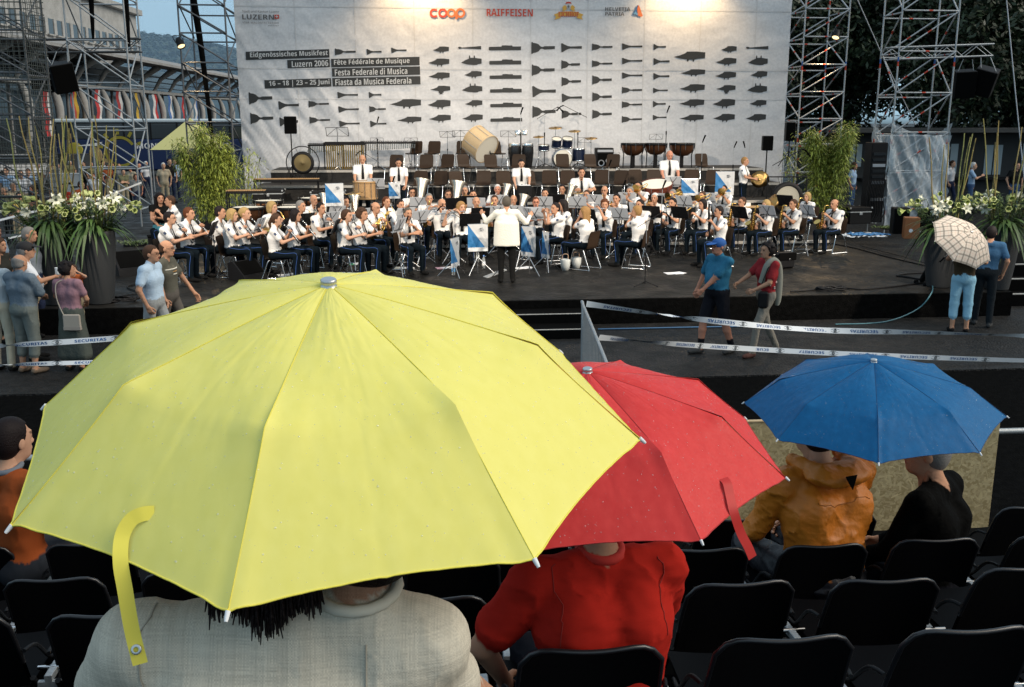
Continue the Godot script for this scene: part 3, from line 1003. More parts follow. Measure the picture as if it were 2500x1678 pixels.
	floodlight("unseen left floodlight out of view above the grandstand, lighting the band", Vector3(-7.5, 9.5, -8.5), Vector3(-.5, 1.0, -22.5), 270.0, 24.0, .3)
	floodlight("unseen right floodlight out of view above the grandstand, lighting the band", Vector3(12.0, 9.5, -8.5), Vector3(5.5, 1.0, -22.5), 270.0, 24.0, .3)
	# guy ropes of the right rig
	for q in [[Vector3(14.2, 8.0, -33.0), Vector3(17.2, 2.9, -33.0), "thin grey guy rope slanting before the trees near the slim tower"], [Vector3(18.6, 8.5, -28.5), Vector3(22.0, 2.2, -28.5), "thick guy rope at the right picture edge"], [Vector3(16.9, 8.5, -28.6), Vector3(17.6, -.4, -26.5), "brown rope hanging down beside the right scaffold tower"]]:
		var rp := thing("guy_rope", q[2], "rope", q[0])
		part(rp, "rope", tube_mesh([Vector3.ZERO, (q[1] - q[0]) * .5 + Vector3(0, -.06, 0), q[1] - q[0]], .016, 5), M.grey_metal)


# ---------------------------------------------------------------- what lies beyond the stage
func build_background() -> void:
	build_station()
	build_bus()
	build_hill()
	build_trees()
	build_kiosk()
	build_cars_and_tent()

func build_station() -> void:
	var o := Vector3(-25.36, 0, -70.0)
	var a := deg_to_rad(-2.4)
	# local: x along the facade away from the viewer, z out towards the square
	var t := thing("station_building", "long pale concrete station hall with canopy on slanting ribs behind the bus", "building", o)
	var fx := Vector3(sin(-a), 0, -cos(a))
	var fz := Vector3(cos(a), 0, sin(-a))
	var bs := Basis(fx, Vector3.UP, fz)
	var L := 62.0
	var g := func(called: String, lo: Vector3, hi: Vector3, m: Material) -> MeshInstance3D:
		return part(t, called, box_mesh(hi - lo, .03, (lo + hi) * .5), m, Vector3.ZERO, bs)
	g.call("upper_wall", Vector3(-30, 8.4, -14), Vector3(28.4, 12.4, -1.0), M.pale_concrete)
	g.call("roof_slab", Vector3(-30, 12.4, -14.3), Vector3(28.8, 12.9, -.5), M.pale_concrete)
	g.call("attic", Vector3(-30, 12.9, -14), Vector3(6.0, 15.0, -4.0), M.concrete)
	for k in 30:
		var x := -20.0 + k * 1.6
		var w: MeshInstance3D = g.call("window", Vector3(x, 9.1, -1.0), Vector3(x + 1.0, 10.2, -.9), M.dark_glass)
		part(w, "sill", box_mesh(Vector3(1.15, .1, .2), .0, Vector3(x + .5, 9.05, -.88)), M.pale_concrete)
		part(w, "mullion", box_mesh(Vector3(.5, 1.12, .1), .0, Vector3(x + 1.3, 9.65, -.9)), M.pale_concrete)
	for k in 18:
		var x := -20.0 + k * 1.4
		g.call("window", Vector3(x, 13.3, -4.0), Vector3(x + 1.0, 14.4, -3.92), M.dark_glass)
	# the big curved canopy
	var cb := MB.new()
	var prof := [Vector2(-3.0, 8.9), Vector2(.5, 8.55), Vector2(2.6, 8.0), Vector2(3.4, 7.75), Vector2(3.4, 7.55), Vector2(2.4, 7.6), Vector2(.0, 7.9), Vector2(-3.0, 8.3)]
	for k in prof.size() - 1:
		var p: Vector2 = prof[k]
		var q: Vector2 = prof[k + 1]
		cb.quad(Vector3(-30, p.y, p.x), Vector3(L, p.y, p.x), Vector3(L, q.y, q.x), Vector3(-30, q.y, q.x))
	part(t, "canopy", cb.mesh(), M.concrete, Vector3.ZERO, bs)
	g.call("walkway", Vector3(-30, 5.35, -1.0), Vector3(L, 5.62, .6), M.pale_concrete)
	g.call("glass_front", Vector3(-30, -.45, -6.0), Vector3(L, 8.4, -5.8), M.dark_glass)
	g.call("back_wall", Vector3(-30, -.45, -16.0), Vector3(L, 12.0, -14.4), M.concrete)
	# ribs: a slanting strut up to the canopy and a curved leg down to the square
	var leg := MB.new()
	var lp := [Vector3(0, 5.5, .4), Vector3(0, 4.6, .75), Vector3(0, 3.4, .9), Vector3(0, 1.6, .6), Vector3(0, -.45, .1)]
	leg.tube(curve(lp, 3), [.16, .2, .24, .28, .3, .3, .28, .26, .24, .22, .2, .18, .17], 6)
	var lm := leg.mesh()
	var arm := MB.new()
	arm.tube([Vector3(0, 5.6, .2), Vector3(0, 6.7, .9), Vector3(0, 7.6, 2.2)], [.14, .2, .34], 6)
	var am := arm.mesh()
	var rear := MB.new()
	rear.tube([Vector3(0, 5.6, -.8), Vector3(0, -.45, -.9)], .12, 6)
	var rm := rear.mesh()
	for k in 16:
		var x := -12.0 + k * 5.0 + .1
		part(t, "rib_leg", lm, M.pale_concrete, bs * Vector3(x, 0, 0), bs)
		part(t, "rib_arm", am, M.pale_concrete, bs * Vector3(x, 0, 0), bs)
		part(t, "post", rm, M.concrete, bs * Vector3(x + 1.2, 0, 0), bs)
		for j in 3:
			part(t, "louvre", box_mesh(Vector3(4.6, .06, .5), .0, Vector3(x + 2.5, 6.1 + j * .55, -1.2 - j * .3)), M.grey_metal, Vector3.ZERO, bs)
	# long flags hung between the legs
	var cols := [["red and white", Color(.42, .03, .03), Color(.6, .6, .6)], ["red with gold", Color(.36, .03, .03), Color(.45, .28, .03)], ["red and white", Color(.44, .04, .04), Color(.62, .62, .62)], ["dark red", Color(.3, .03, .03), Color(.5, .5, .5)], ["gold", Color(.5, .33, .04), Color(.1, .1, .1)], ["white and red", Color(.6, .6, .6), Color(.4, .03, .03)], ["blue and white", Color(.06, .14, .36), Color(.6, .6, .6)], ["red", Color(.42, .03, .03), Color(.55, .55, .55)], ["white and blue", Color(.6, .6, .6), Color(.06, .14, .36)]]
	var names := ["nearest to the netted tower", "second from the netted tower", "third from the netted tower", "fourth, beside a curved leg", "fifth, seen through the scaffold", "sixth, seen through the scaffold", "seventh, right of the scaffold", "eighth, right of the scaffold", "last, above the bus end"]
	for k in 9:
		var x := 2.0 + k * 5.0
		var f := thing("flag", "long hanging %s flag under the station walkway, %s" % [cols[k][0], names[k]], "flag", o + bs * Vector3(x, 5.3, .5), .0, "flags under the station walkway")
		for s in 2:
			var fb := MB.new()
			for j in 10:
				var y0 := -j * .34
				var y1 := -(j + 1) * .34
				var w0 := .07 * sin(j * 1.3 + s + k)
				var w1 := .07 * sin((j + 1) * 1.3 + s + k)
				fb.quad(bs * Vector3(s * .55 - .55, y0, w0), bs * Vector3(s * .55, y0, w0 + .05), bs * Vector3(s * .55, y1, w1 + .05), bs * Vector3(s * .55 - .55, y1, w1))
			part(f, "cloth_half", fb.mesh(), mat(cols[k][1 + s], .85))

func build_bus() -> void:
	var at := Vector3(-16.3, -.45, -66.0)
	var t := thing("coach", "dark blue coach with a yellow sun emblem and white lettering behind the scaffold", "bus", at, deg_to_rad(3))
	var blue := mat(Color(.005, .014, .07), .3)
	part(t, "body", box_mesh(Vector3(11.4, 2.0, 2.5), .12, Vector3(0, 1.35, 0)), blue)
	part(t, "window_band", box_mesh(Vector3(11.3, 1.05, 2.46), .1, Vector3(0, 2.78, 0)), M.dark_glass)
	part(t, "roof", box_mesh(Vector3(11.4, .26, 2.5), .1, Vector3(0, 3.42, 0)), mat(Color(.50, .58, .62), .4))
	for k in 7:
		part(t, "window_post", box_mesh(Vector3(.09, 1.05, .03), .0, Vector3(-4.8 + k * 1.6, 2.78, 1.245)), M.black)
	for x in [-3.6, 3.4]:
		var wb := MB.new()
		wb.lathe([Vector2(.0, .16), Vector2(.28, .16), Vector2(.32, .12), Vector2(.48, .14), Vector2(.5, .0), Vector2(.48, -.14)], 20, Transform3D(Basis(Vector3.RIGHT, PI / 2), Vector3(x, .5, 1.12)))
		part(t, "wheel", wb.mesh(), M.black)
		var hb := MB.new()
		hb.lathe([Vector2(.0, .19), Vector2(.2, .18), Vector2(.27, .165)], 16, Transform3D(Basis(Vector3.RIGHT, PI / 2), Vector3(x, .5, 1.12)))
		part(t, "hub", hb.mesh(), M.steel)
	part(t, "tail_light", box_mesh(Vector3(.05, .25, .2), .01, Vector3(-5.72, .9, 1.1)), mat(Color(.6, .03, .02), .3))
	var ym := mat(Color(.28, .24, .02), .5)
	var ring := MB.new()
	for k in 36:
		var a0 := .5 + 5.6 * k / 36.0
		var a1 := .5 + 5.6 * (k + 1) / 36.0
		ring.quad(Vector3(cos(a0) * .95, sin(a0) * .95, 0), Vector3(cos(a0) * .78, sin(a0) * .78, 0), Vector3(cos(a1) * .78, sin(a1) * .78, 0), Vector3(cos(a1) * .95, sin(a1) * .95, 0))
	for k in 5:
		var an := .4 + k * .62
		var d := Vector3(cos(an), sin(an), 0)
		var s := Vector3(-sin(an), cos(an), 0) * .09
		ring.quad(d * 1.05 + s, d * 1.05 - s, d * 1.4 - s, d * 1.4 + s)
	part(t, "sun_emblem", ring.mesh(), ym, Vector3(-1.9, 1.55, 1.275))
	var blob := MB.new()
	for q in [[-4.6, 1.7, .5, .42], [-5.1, 1.2, .4, .3], [-4.2, 1.05, .55, .4]]:
		blob.ball(Vector3(q[0], q[1], 1.25), Vector3(q[2], q[3], .02), 12)
	part(t, "yellow_patch", blob.mesh(), mat(Color(.34, .30, .03), .5))
	var blob2 := MB.new()
	for q in [[-3.4, 1.35, .42, .5], [-3.0, .85, .5, .3]]:
		blob2.ball(Vector3(q[0], q[1], 1.25), Vector3(q[2], q[3], .02), 12)
	part(t, "tan_patch", blob2.mesh(), mat(Color(.30, .22, .10), .5))
	var mountain := MB.new()
	mountain.face3(Vector3(-4.5, 1.9, 1.27), Vector3(-3.2, 1.9, 1.27), Vector3(-2.9, 2.15, 1.27))
	part(t, "white_stroke", mountain.mesh(), M.white_paper)
	text_on(t, "lettering", "MONTREUX • ROCHERS", Vector3(-.9, 1.72, 1.275), Vector3.RIGHT, Vector3.UP, 5.6, .34, M.white_paper, -1, true)

func build_hill() -> void:
	# wooded ridge far behind the station
	var nz := noise(.012, 4, FastNoiseLite.TYPE_SIMPLEX_SMOOTH, 8)
	var b := MB.new()
	var gx := 70
	var gy := 24
	var height := func(x: float, v: float) -> float:
		var ridge := 44.0 - .12 * (x + 150.0) + 5.0 * nz.get_noise_2d(x * .6, 3.0) - .0006 * (x + 200.0) * (x + 200.0)
		return maxf(-.6, ridge * sin(minf(v, 1.0) * PI * .5) - (maxf(v - 1.0, .0) * 60.0))
	for j in gy + 1:
		for i in gx + 1:
			var x := lerpf(-420, 260, float(i) / gx)
			var v := 1.3 * j / gy
			b.vert(Vector3(x, height.call(x, v), -380 - v * 150), Vector3(0, .8, .6))
	for j in gy:
		for i in gx:
			var k := j * (gx + 1) + i
			b.tri(k, k + 1, k + gx + 2); b.tri(k, k + gx + 2, k + gx + 1)
	var o := struct("hill", b.mesh(), mat(Color(.02, .035, .02), .95))
	# local fog volume added for the haze of distance on the hill
	var fv := FogVolume.new()
	fv.name = "haze"
	fv.shape = RenderingServer.FOG_VOLUME_SHAPE_BOX
	fv.size = Vector3(340, 44, 90)
	var fm := FogMaterial.new()
	fm.density = .0055
	fm.albedo = Color(.72, .86, .98)
	fv.material = fm
	add_child(fv)
	fv.position = Vector3(-120, 21.6, -320)
	fv.set_meta("kind", "stuff")
	fv.set_meta("label", "thin bluish haze of distance before the wooded hill")
	fv.set_meta("category", "haze")
	# the wood that covers it, too far to tell the trees apart
	var cr := MB.new()
	var r := RandomNumberGenerator.new()
	r.seed = 5
	for k in 70:
		var d := Vector3(r.randfn(), r.randfn(), r.randfn()).normalized()
		var p := d * Vector3(2.2, 3.4, 2.2) * r.randf_range(.75, 1.05)
		var u := d.cross(Vector3.UP).normalized() * r.randf_range(.4, .8)
		var w := d.cross(u).normalized() * r.randf_range(.4, .8)
		cr.col = Color(.022, .045, .024) * r.randf_range(.7, 1.3)
		cr.quad(p - u, p - w, p + u, p + w)
	var mm := MultiMesh.new()
	mm.transform_format = MultiMesh.TRANSFORM_3D
	mm.mesh = cr.mesh()
	var spots := []
	for k in 6000:
		var x := r.randf_range(-330, 60)
		var v := r.randf_range(.25, 1.12)
		spots.append(Transform3D(Basis(Vector3.UP, r.randf() * TAU).scaled(Vector3.ONE * r.randf_range(.8, 1.5)), Vector3(x, height.call(x, v) + 2.0, -380 - v * 150)))
	mm.instance_count = spots.size()
	for k in spots.size():
		mm.set_instance_transform(k, spots[k])
	var f := MultiMeshInstance3D.new()
	f.name = "far_wood"
	f.multimesh = mm
	f.material_override = M.leaf
	add_child(f)
	f.set_meta("kind", "stuff")
	f.set_meta("label", "bluish wooded hillside beyond the station roof")
	f.set_meta("category", "wood")

func tree_crown(sd: int, size: Vector3, clumps: int, leaves: int, leaf: float, tone: Color) -> ArrayMesh:
	var r := RandomNumberGenerator.new()
	r.seed = sd
	var b := MB.new()
	for k in clumps:
		var d := Vector3(r.randfn(), r.randfn(), r.randfn()).normalized()
		var o := d * size * pow(r.randf(), .45) * r.randf_range(.8, 1.0)
		var cr := r.randf_range(.5, 1.1)
		var tint := r.randf_range(.65, 1.3)
		for j in leaves:
			var e := Vector3(r.randfn(), r.randfn() * .7, r.randfn()) * .5 * cr
			var up := (e.normalized() + Vector3(0, .6, 0) + Vector3(r.randfn(), r.randfn(), r.randfn()) * .4).normalized()
			var u := up.cross(Vector3(r.randfn(), r.randfn(), r.randfn())).normalized() * leaf * r.randf_range(.7, 1.3)
			var w := up.cross(u).normalized() * leaf * .42
			b.col = tone * tint * r.randf_range(.75, 1.25)
			b.quad(o + e - u, o + e - w + u * .1, o + e + u, o + e + w + u * .1)
	return b.mesh()

func build_trees() -> void:
	var crowns := [tree_crown(1, Vector3(4.6, 4.4, 4.6), 330, 84, .13, Color(.021, .037, .014)), tree_crown(2, Vector3(4.2, 5.0, 4.2), 330, 84, .13, Color(.017, .032, .014))]
	var spots := [[13.6, -41.0, 1.0, 7.4, "dark leafy tree directly right of the printed backdrop"], [18.5, -44.0, 1.15, 7.2, "dark leafy tree behind the slim right scaffold tower"], [22.5, -40.0, 1.1, 7.0, "dark leafy tree behind the plastic wrapped tower"], [27.5, -42.0, 1.15, 7.0, "dark leafy tree right of the right truss"], [31.5, -38.0, 1.0, 6.8, "dark leafy tree at the right picture edge"], [16.0, -54.0, 1.3, 8.5, "tall tree in the second row behind the backdrop corner"], [24.0, -56.0, 1.4, 8.5, "tall tree in the second row behind the right tower"], [34.0, -55.0, 1.4, 8.5, "tall tree in the second row at the right edge"]]
	for k in spots.size():
		var q: Array = spots[k]
		var t := thing("chestnut_tree", q[4], "tree", Vector3(q[0], -.45, q[1]), k * 1.7, "trees behind the right side of the stage")
		part(t, "crown", crowns[k % 2], M.leaf, Vector3(0, q[3] + .3, 0), Basis().scaled(Vector3(1, 1, 1) * q[2]))
		var b := MB.new()
		b.tube([Vector3(0, -.05, 0), Vector3(.05, 1.2, .02), Vector3(-.05, 3.4, .05), Vector3(.1, 6.5, -.05)], [.36, .27, .23, .12], 10)
		part(t, "trunk", b.mesh(), M.bark)
		for j in 6:
			var a := j * 1.05 + k
			part(t, "limb", tube_mesh(curve([Vector3(0, 3.0 + j * .45, 0), Vector3(cos(a) * 1.2, 4.2 + j * .5, sin(a) * 1.2), Vector3(cos(a) * 2.8, 5.2 + j * .6, sin(a) * 2.8)], 3), [.14, .12, .11, .1, .08, .06, .04], 7), M.bark)
	# a few leafy street trees on the square at the left, far behind the crowd
	for q in [[-27.0, -58.0, "small leafy tree in front of the station behind the netted tower"]]:
		var t := thing("street_tree", q[2], "tree", Vector3(q[0], -.45, q[1]))
		part(t, "crown", crowns[0], M.leaf, Vector3(0, 3.6, 0), Basis().scaled(Vector3(.55, .5, .55)))
		part(t, "trunk", tube_mesh([Vector3(0, 0, 0), Vector3(0, 3.2, 0)], [.14, .09], 8), M.bark)

func build_kiosk() -> void:
	var t := thing("kiosk", "low dark kiosk with pale notices and windows under the trees", "kiosk", Vector3(23.5, -.45, -39.0))
	part(t, "wall", box_mesh(Vector3(14, 3.0, 3.0), .03, Vector3(0, 1.5, -1.5)), mat(Color(.03, .032, .032), .8))
	part(t, "roof", box_mesh(Vector3(15, .2, 4.6), .03, Vector3(0, 3.1, -.9)), mat(Color(.05, .05, .048), .8))
	part(t, "counter", box_mesh(Vector3(12, .1, .5), .02, Vector3(.5, 1.15, .25)), M.black)
	for q in [[-5.6, 2.1, .5, .9], [-4.2, 1.9, .6, 1.1], [-2.9, 1.6, .45, .8], [-1.6, 1.95, .7, 1.2], [.3, 1.9, .75, 1.2], [1.9, 1.9, .7, 1.3], [3.3, 1.5, .4, 1.0], [4.4, 1.9, .5, .8], [5.4, 1.7, .45, .9]]:
		var w := part(t, "window", box_mesh(Vector3(q[2], q[3], .03), .0, Vector3(q[0], q[1], .02)), mat(Color(.34, .40, .42), .3))
		part(w, "window_frame", box_mesh(Vector3(.04, q[3], .03), .0, Vector3(q[0], q[1], .04)), M.black)

func build_cars_and_tent() -> void:
	car("white parked car in front of the station legs", Vector3(-23.0, -.45, -62.0), .5, Color(.6, .6, .6))
	car("dark parked car beside the white one", Vector3(-20.3, -.45, -63.5), .9, Color(.03, .035, .04))
	var t := thing("tent", "yellow pyramid market tent behind the left bamboo", "tent", Vector3(-10.599, -.45, -52.628))
	var b := MB.new()
	var c := [Vector3(-2.3, 2.05, 1.6), Vector3(.8, 2.05, 1.6), Vector3(.8, 2.05, -1.5), Vector3(-2.3, 2.05, -1.5)]
	for k in 4:
		b.face3(c[k], c[(k + 1) % 4], Vector3(-.6, 3.6, 0))
	part(t, "canopy", b.mesh(), mat(Color(.50, .48, .20), .8))
	for k in 4:
		part(t, "pole", tube_mesh([Vector3(c[k].x * .97, 0, c[k].z * .97), c[k] * Vector3(.97, 1, .97)], .03, 6), M.galv)
	# white notice board between the crowd
	var n := thing("notice_board", "pale grey cabinet panel with printed notices standing behind the lilies", "notice board", Vector3(-11.25, -.45, -33.679), .05)
	part(n, "panel", box_mesh(Vector3(.95, 1.5, .08), .01, Vector3(0, 1.05, 0)), mat(Color(.36, .37, .37), .6))
	for x in [-.46, .46]:
		part(n, "frame_post", box_mesh(Vector3(.05, 1.8, .1), .01, Vector3(x, .9, 0)), mat(Color(.45, .46, .46), .5))
	part(n, "frame_rail", box_mesh(Vector3(.92, .05, .1), .01, Vector3(0, 1.8, 0)), mat(Color(.45, .46, .46), .5))
	for q in [[-.2, 1.35, .2, .05], [.1, 1.5, .16, .06], [.25, 1.38, .22, .05], [-.2, 1.15, .2, .05], [.1, 1.1, .18, .05]]:
		part(n, "printed_line", box_mesh(Vector3(q[2], q[3], .01), .0, Vector3(q[0], q[1], .046)), M.black)

func car(label: String, at: Vector3, turn: float, col: Color) -> void:
	var t := thing("parked_car", label, "car", at, turn, "cars parked before the station")
	var paint := mat(col, .25)
	var side := PackedVector2Array([Vector2(-2.05, .3), Vector2(2.05, .3), Vector2(2.1, .62), Vector2(1.9, .82), Vector2(1.0, .95), Vector2(-1.7, .98), Vector2(-2.1, .85)])
	var b := MB.new()
	b.plate(side, Transform3D(), 1.66)
	part(t, "body", b.mesh(), paint)
	var cab := PackedVector2Array([Vector2(-1.75, .95), Vector2(.95, .95), Vector2(.25, 1.42), Vector2(-1.2, 1.45)])
	var c := MB.new()
	c.plate(cab, Transform3D(), 1.45)
	part(t, "windows", c.mesh(), M.dark_glass)
	part(t, "roof", box_mesh(Vector3(1.4, .05, 1.4), .02, Vector3(-.48, 1.46, 0)), paint)
	for x in [-1.3, 1.3]:
		for z in [-.75, .75]:
			var w := MB.new()
			w.lathe([Vector2(0, .1), Vector2(.2, .1), Vector2(.3, .09), Vector2(.31, 0), Vector2(.3, -.09), Vector2(0, -.1)], 14, Transform3D(Basis(Vector3.RIGHT, PI / 2), Vector3(x, .31, z)))
			part(t, "wheel", w.mesh(), M.black)
	for z in [-.6, .6]:
		part(t, "headlight", box_mesh(Vector3(.06, .14, .3), .02, Vector3(2.06, .66, z)), M.white_paper)


# ---------------------------------------------------------------- plants on the stage
func blade(b: MB, o: Vector3, dir: Vector3, l: float, w: float, droop: float, segs := 3) -> void:
	# a pointed leaf bending down along its length
	var side := dir.cross(Vector3.UP).normalized()
	if side.length() < .5:
		side = Vector3.RIGHT
	var prev_a := o
	var prev_b := o
	for k in range(1, segs + 1):
		var u := float(k) / segs
		var p := o + dir * l * u + Vector3(0, -droop * l * u * u, 0)
		var hw := w * sin(PI * pow(u, .8)) * .5 if k < segs else .0
		var a := p + side * hw
		var e := p - side * hw
		if k == 1:
			b.face3(o, a, e)
		elif k == segs:
			b.face3(prev_a, p, prev_b)
		else:
			b.quad(prev_a, a, e, prev_b)
		prev_a = a
		prev_b = e

func bamboo(label: String, at: Vector3, h: float, spread: float, n: int, leaves: int, sd: int) -> void:
	var r := RandomNumberGenerator.new()
	r.seed = sd
	var t := thing("bamboo_plant", label, "bamboo", at, .0, "bamboo plants beside the stage")
	part(t, "tub", box_mesh(Vector3(.9, .4, .7), .03, Vector3(0, .2, 0)), M.black)
	var f := MB.new()
	for k in n:
		var a := r.randf() * TAU
		var lean := Vector3(cos(a), 0, sin(a) * .7) * spread * sqrt(r.randf())
		var hh := h * r.randf_range(.72, 1.0) * (1.0 - .22 * lean.length() / spread)
		var root := Vector3(lean.x * .35, .35, lean.z * .35)
		var tip := Vector3(lean.x, hh, lean.z)
		var pts := curve([root, root.lerp(tip, .5) + Vector3(-lean.x * .12, .1, 0), tip], 4)
		var cb := MB.new()
		cb.col = Color(.16, .17, .04) * r.randf_range(.7, 1.3)
		cb.tube(pts, [.012, .012, .011, .010, .009, .008, .007, .005, .003], 5)
		part(t, "culm", cb.mesh(), M.cane)
		for j in leaves:
			var u := pow(r.randf(), .65) * .9 + .1
			var i := int(u * 7.99)
			var p: Vector3 = pts[i].lerp(pts[i + 1], u * 8.0 - i)
			var rad := .34 * (1.15 - u * .75)
			var off := Vector3(r.randfn(), r.randfn() * .6, r.randfn()) * rad * .55
			var d := (off.normalized() * .8 + Vector3(r.randfn() * .4, r.randf_range(-.5, .5), r.randfn() * .4)).normalized()
			f.col = Color(.34, .38, .06).lerp(Color(.15, .20, .035), r.randf()) * r.randf_range(.7, 1.3)
			blade(f, p + off, d, r.randf_range(.11, .2), r.randf_range(.02, .036), .35, 2)
	var o := part(t, "foliage", f.mesh(), M.leaf)
	o.set_meta("kind", "stuff")

func lily(t: Node3D, at: Vector3, dir: Vector3, s: float, open: float, col: Color) -> void:
	var b := MB.new()
	var y := dir.normalized()
	var bs := basis_along(y)
	for k in 6:
		var a := TAU * k / 6.0
		var out := bs.x * cos(a) + bs.z * sin(a)
		var sd := y.cross(out).normalized()
		var p0 := Vector3.ZERO
		var p1 := y * .55 * s + out * .16 * s
		var p2 := y * .85 * s + out * (.2 + .35 * open) * s
		var p3 := y * (.85 - .12 * open) * s + out * (.3 + .6 * open) * s
		b.col = col
		b.quad(p0 + sd * .03 * s, p1 + sd * .14 * s, p1 - sd * .14 * s, p0 - sd * .03 * s)
		b.quad(p1 + sd * .14 * s, p2 + sd * .15 * s, p2 - sd * .15 * s, p1 - sd * .14 * s)
		b.face3(p2 + sd * .15 * s, p3, p2 - sd * .15 * s)
	part(t, "flower", b.mesh(), M.petal, at)

func lily_vase(label: String, vlabel: String, at: Vector3, h: float, sd: int, canes: int, top: float, fsp: Vector3) -> void:
	var r := RandomNumberGenerator.new()
	r.seed = sd
	var v := thing("vase", vlabel, "vase", at, .0, "tall grey vases")
	var b := MB.new()
	b.lathe([Vector2(.0, .0), Vector2(.2, .0), Vector2(.215, .02), Vector2(.25, h * .25), Vector2(.29, h * .55), Vector2(.315, h * .8), Vector2(.32, h * .93), Vector2(.315, h), Vector2(.29, h), Vector2(.285, h - .1), Vector2(.0, h - .12)], 32)
	part(v, "pot", b.mesh(), M.pot)
	var t := thing("lily_arrangement", label, "flowers", at + Vector3(0, h - .1, 0), .0, "lily arrangements in the tall vases")
	var f := MB.new()
	# leafy stems
	for k in 34:
		var a := r.randf() * TAU
		var q := Vector3(cos(a) * fsp.x, fsp.y * r.randf_range(.75, 1.05), sin(a) * fsp.z) * Vector3(sqrt(r.randf()), 1, sqrt(r.randf()))
		f.col = Color(.03, .055, .014)
		f.tube([Vector3(q.x * .2, 0, q.z * .2), q * .98], [.008, .005], 4, false)
		for j in 30:
			var u := r.randf_range(.15, 1.0)
			var p := Vector3(q.x * .2, 0, q.z * .2).lerp(q, u)
			var an := r.randf() * TAU
			f.col = Color(.03, .062, .014).lerp(Color(.09, .13, .03), r.randf() * .6) * r.randf_range(.7, 1.3)
			blade(f, p, Vector3(cos(an), r.randf_range(.1, .7), sin(an)).normalized(), r.randf_range(.08, .15), .022, .5, 3)
	# broad hanging leaves round the rim
	for k in 100:
		var an := r.randf() * TAU
		f.col = Color(.022, .05, .013).lerp(Color(.05, .10, .025), r.randf())
		blade(f, Vector3(cos(an) * .1, .12 + r.randf() * .2, sin(an) * .1), Vector3(cos(an), r.randf_range(-.1, .6), sin(an)).normalized(), r.randf_range(.4, .72), .055, r.randf_range(.4, 1.3), 4)
	var o := part(t, "foliage", f.mesh(), M.leaf)
	o.set_meta("kind", "stuff")
	for k in 44:
		var a := r.randf() * TAU
		var rr := sqrt(r.randf())
		var p := Vector3(cos(a) * fsp.x * rr, fsp.y * r.randf_range(.82, 1.12) - .2 * rr * fsp.y, sin(a) * fsp.z * rr)
		var d := (Vector3(cos(a), r.randf_range(-.5, .5), sin(a) + .3)).normalized()
		if k % 7 < 1:
			lily(t, p, d, r.randf_range(.14, .19), r.randf_range(.5, 1.0), Color(.46, .48, .40))
		else:
			lily(t, p, d, r.randf_range(.12, .2), r.randf_range(.0, .15), Color(.24, .30, .09).lerp(Color(.38, .42, .2), r.randf()))
	for k in canes:
		var x := r.randf_range(-fsp.x, fsp.x) * .75
		var z := r.randf_range(-.15, .15)
		var l := top * r.randf_range(.78, 1.0)
		var cb := MB.new()
		cb.col = Color(.08, .10, .025).lerp(Color(.14, .085, .035), r.randf() * .7)
		var pts := []
		var rad := []
		var lean := r.randf_range(-.16, .16)
		for j in 9:
			var u := j / 8.0
			pts.append(Vector3(x * .5 + (x * .5 + lean) * u + .02 * sin(u * 9.0 + k), u * l, z + .04 * sin(u * 5.0 + k)))
			rad.append(.016 - .007 * u)
		cb.tube(pts, rad, 6)
		for j in range(1, 8):
			cb.col = Color(.12, .125, .05)
			cb.tube([pts[j] - Vector3(0, .008, 0), pts[j] + Vector3(0, .008, 0)], rad[j] + .004, 6)
		part(t, "cane", cb.mesh(), M.cane)

func build_plants() -> void:
	bamboo("bushy yellow green bamboo left of the backdrop behind the clarinets", Vector3(-5.497, 0, -27.5), 3.25, .85, 26, 480, 3)
	bamboo("small bamboo leaning out right of the big left bamboo", Vector3(-4.639, 0, -27.8), 2.75, .55, 9, 120, 4)
	bamboo("tall bamboo between the big drum and the right scaffold tower", Vector3(12.088, 0, -28), 3.6, .85, 26, 480, 6)
	bamboo("small bamboo sprig at the right edge of the backdrop", Vector3(11.993, 0, -30.5), 2.9, .3, 4, 70, 8)
	lily_vase("white lilies and tall canes in the left vase nearest the picture edge", "tall grey vase nearest the left picture edge", Vector3(-6.107, 0, -17.304), 1.25, 11, 11, 2.0, Vector3(.82, .62, .45))
	lily_vase("white lilies and tall canes in the vase left of the stage edge speaker", "tall grey vase left of the wedge speaker", Vector3(-5.395, 0, -17.311), 1.25, 12, 10, 2.05, Vector3(.75, .66, .45))
	lily_vase("greenish lilies and canes behind the checked umbrella", "dark vase half hidden by the checked umbrella", Vector3(9.853, 0, -17.495), 1.05, 13, 7, 2.05, Vector3(.8, .72, .45))
	lily_vase("greenish lilies and tall canes at the right corner of the stage", "tall grey vase on the right corner of the stage", Vector3(10.79, 0, -17.124), 1.12, 14, 9, 2.1, Vector3(.75, .75, .45))
	# low greenery by the right steps and at the left behind the vases
	var r := RandomNumberGenerator.new()
	r.seed = 3
	for q in [[Vector3(15.25, -.45, -23.406), "low green plant beside the right steps", .5], [Vector3(-6.953, 0, -25.363), "low flowering plant on the stage behind the left vases", .45], [Vector3(13.592, 0, -27.072), "small green plant at the foot of the right tower", .35]]:
		var t := thing("low_plant", q[1], "plant", q[0])
		var f := MB.new()
		for k in 160:
			var a := r.randf() * TAU
			f.col = Color(.05, .09, .02).lerp(Color(.14, .2, .05), r.randf())
			blade(f, Vector3(r.randfn() * .25, .05, r.randfn() * .2) * q[2] * 2, Vector3(cos(a), r.randf_range(.4, 1.4), sin(a)).normalized(), r.randf_range(.3, .7) * q[2], .03, .5, 3)
		var o := part(t, "foliage", f.mesh(), M.leaf)
		o.set_meta("kind", "stuff")
		part(t, "planter", box_mesh(Vector3(1.1, .12, .7) * q[2], .01, Vector3(0, .06 * q[2], 0)), M.black)


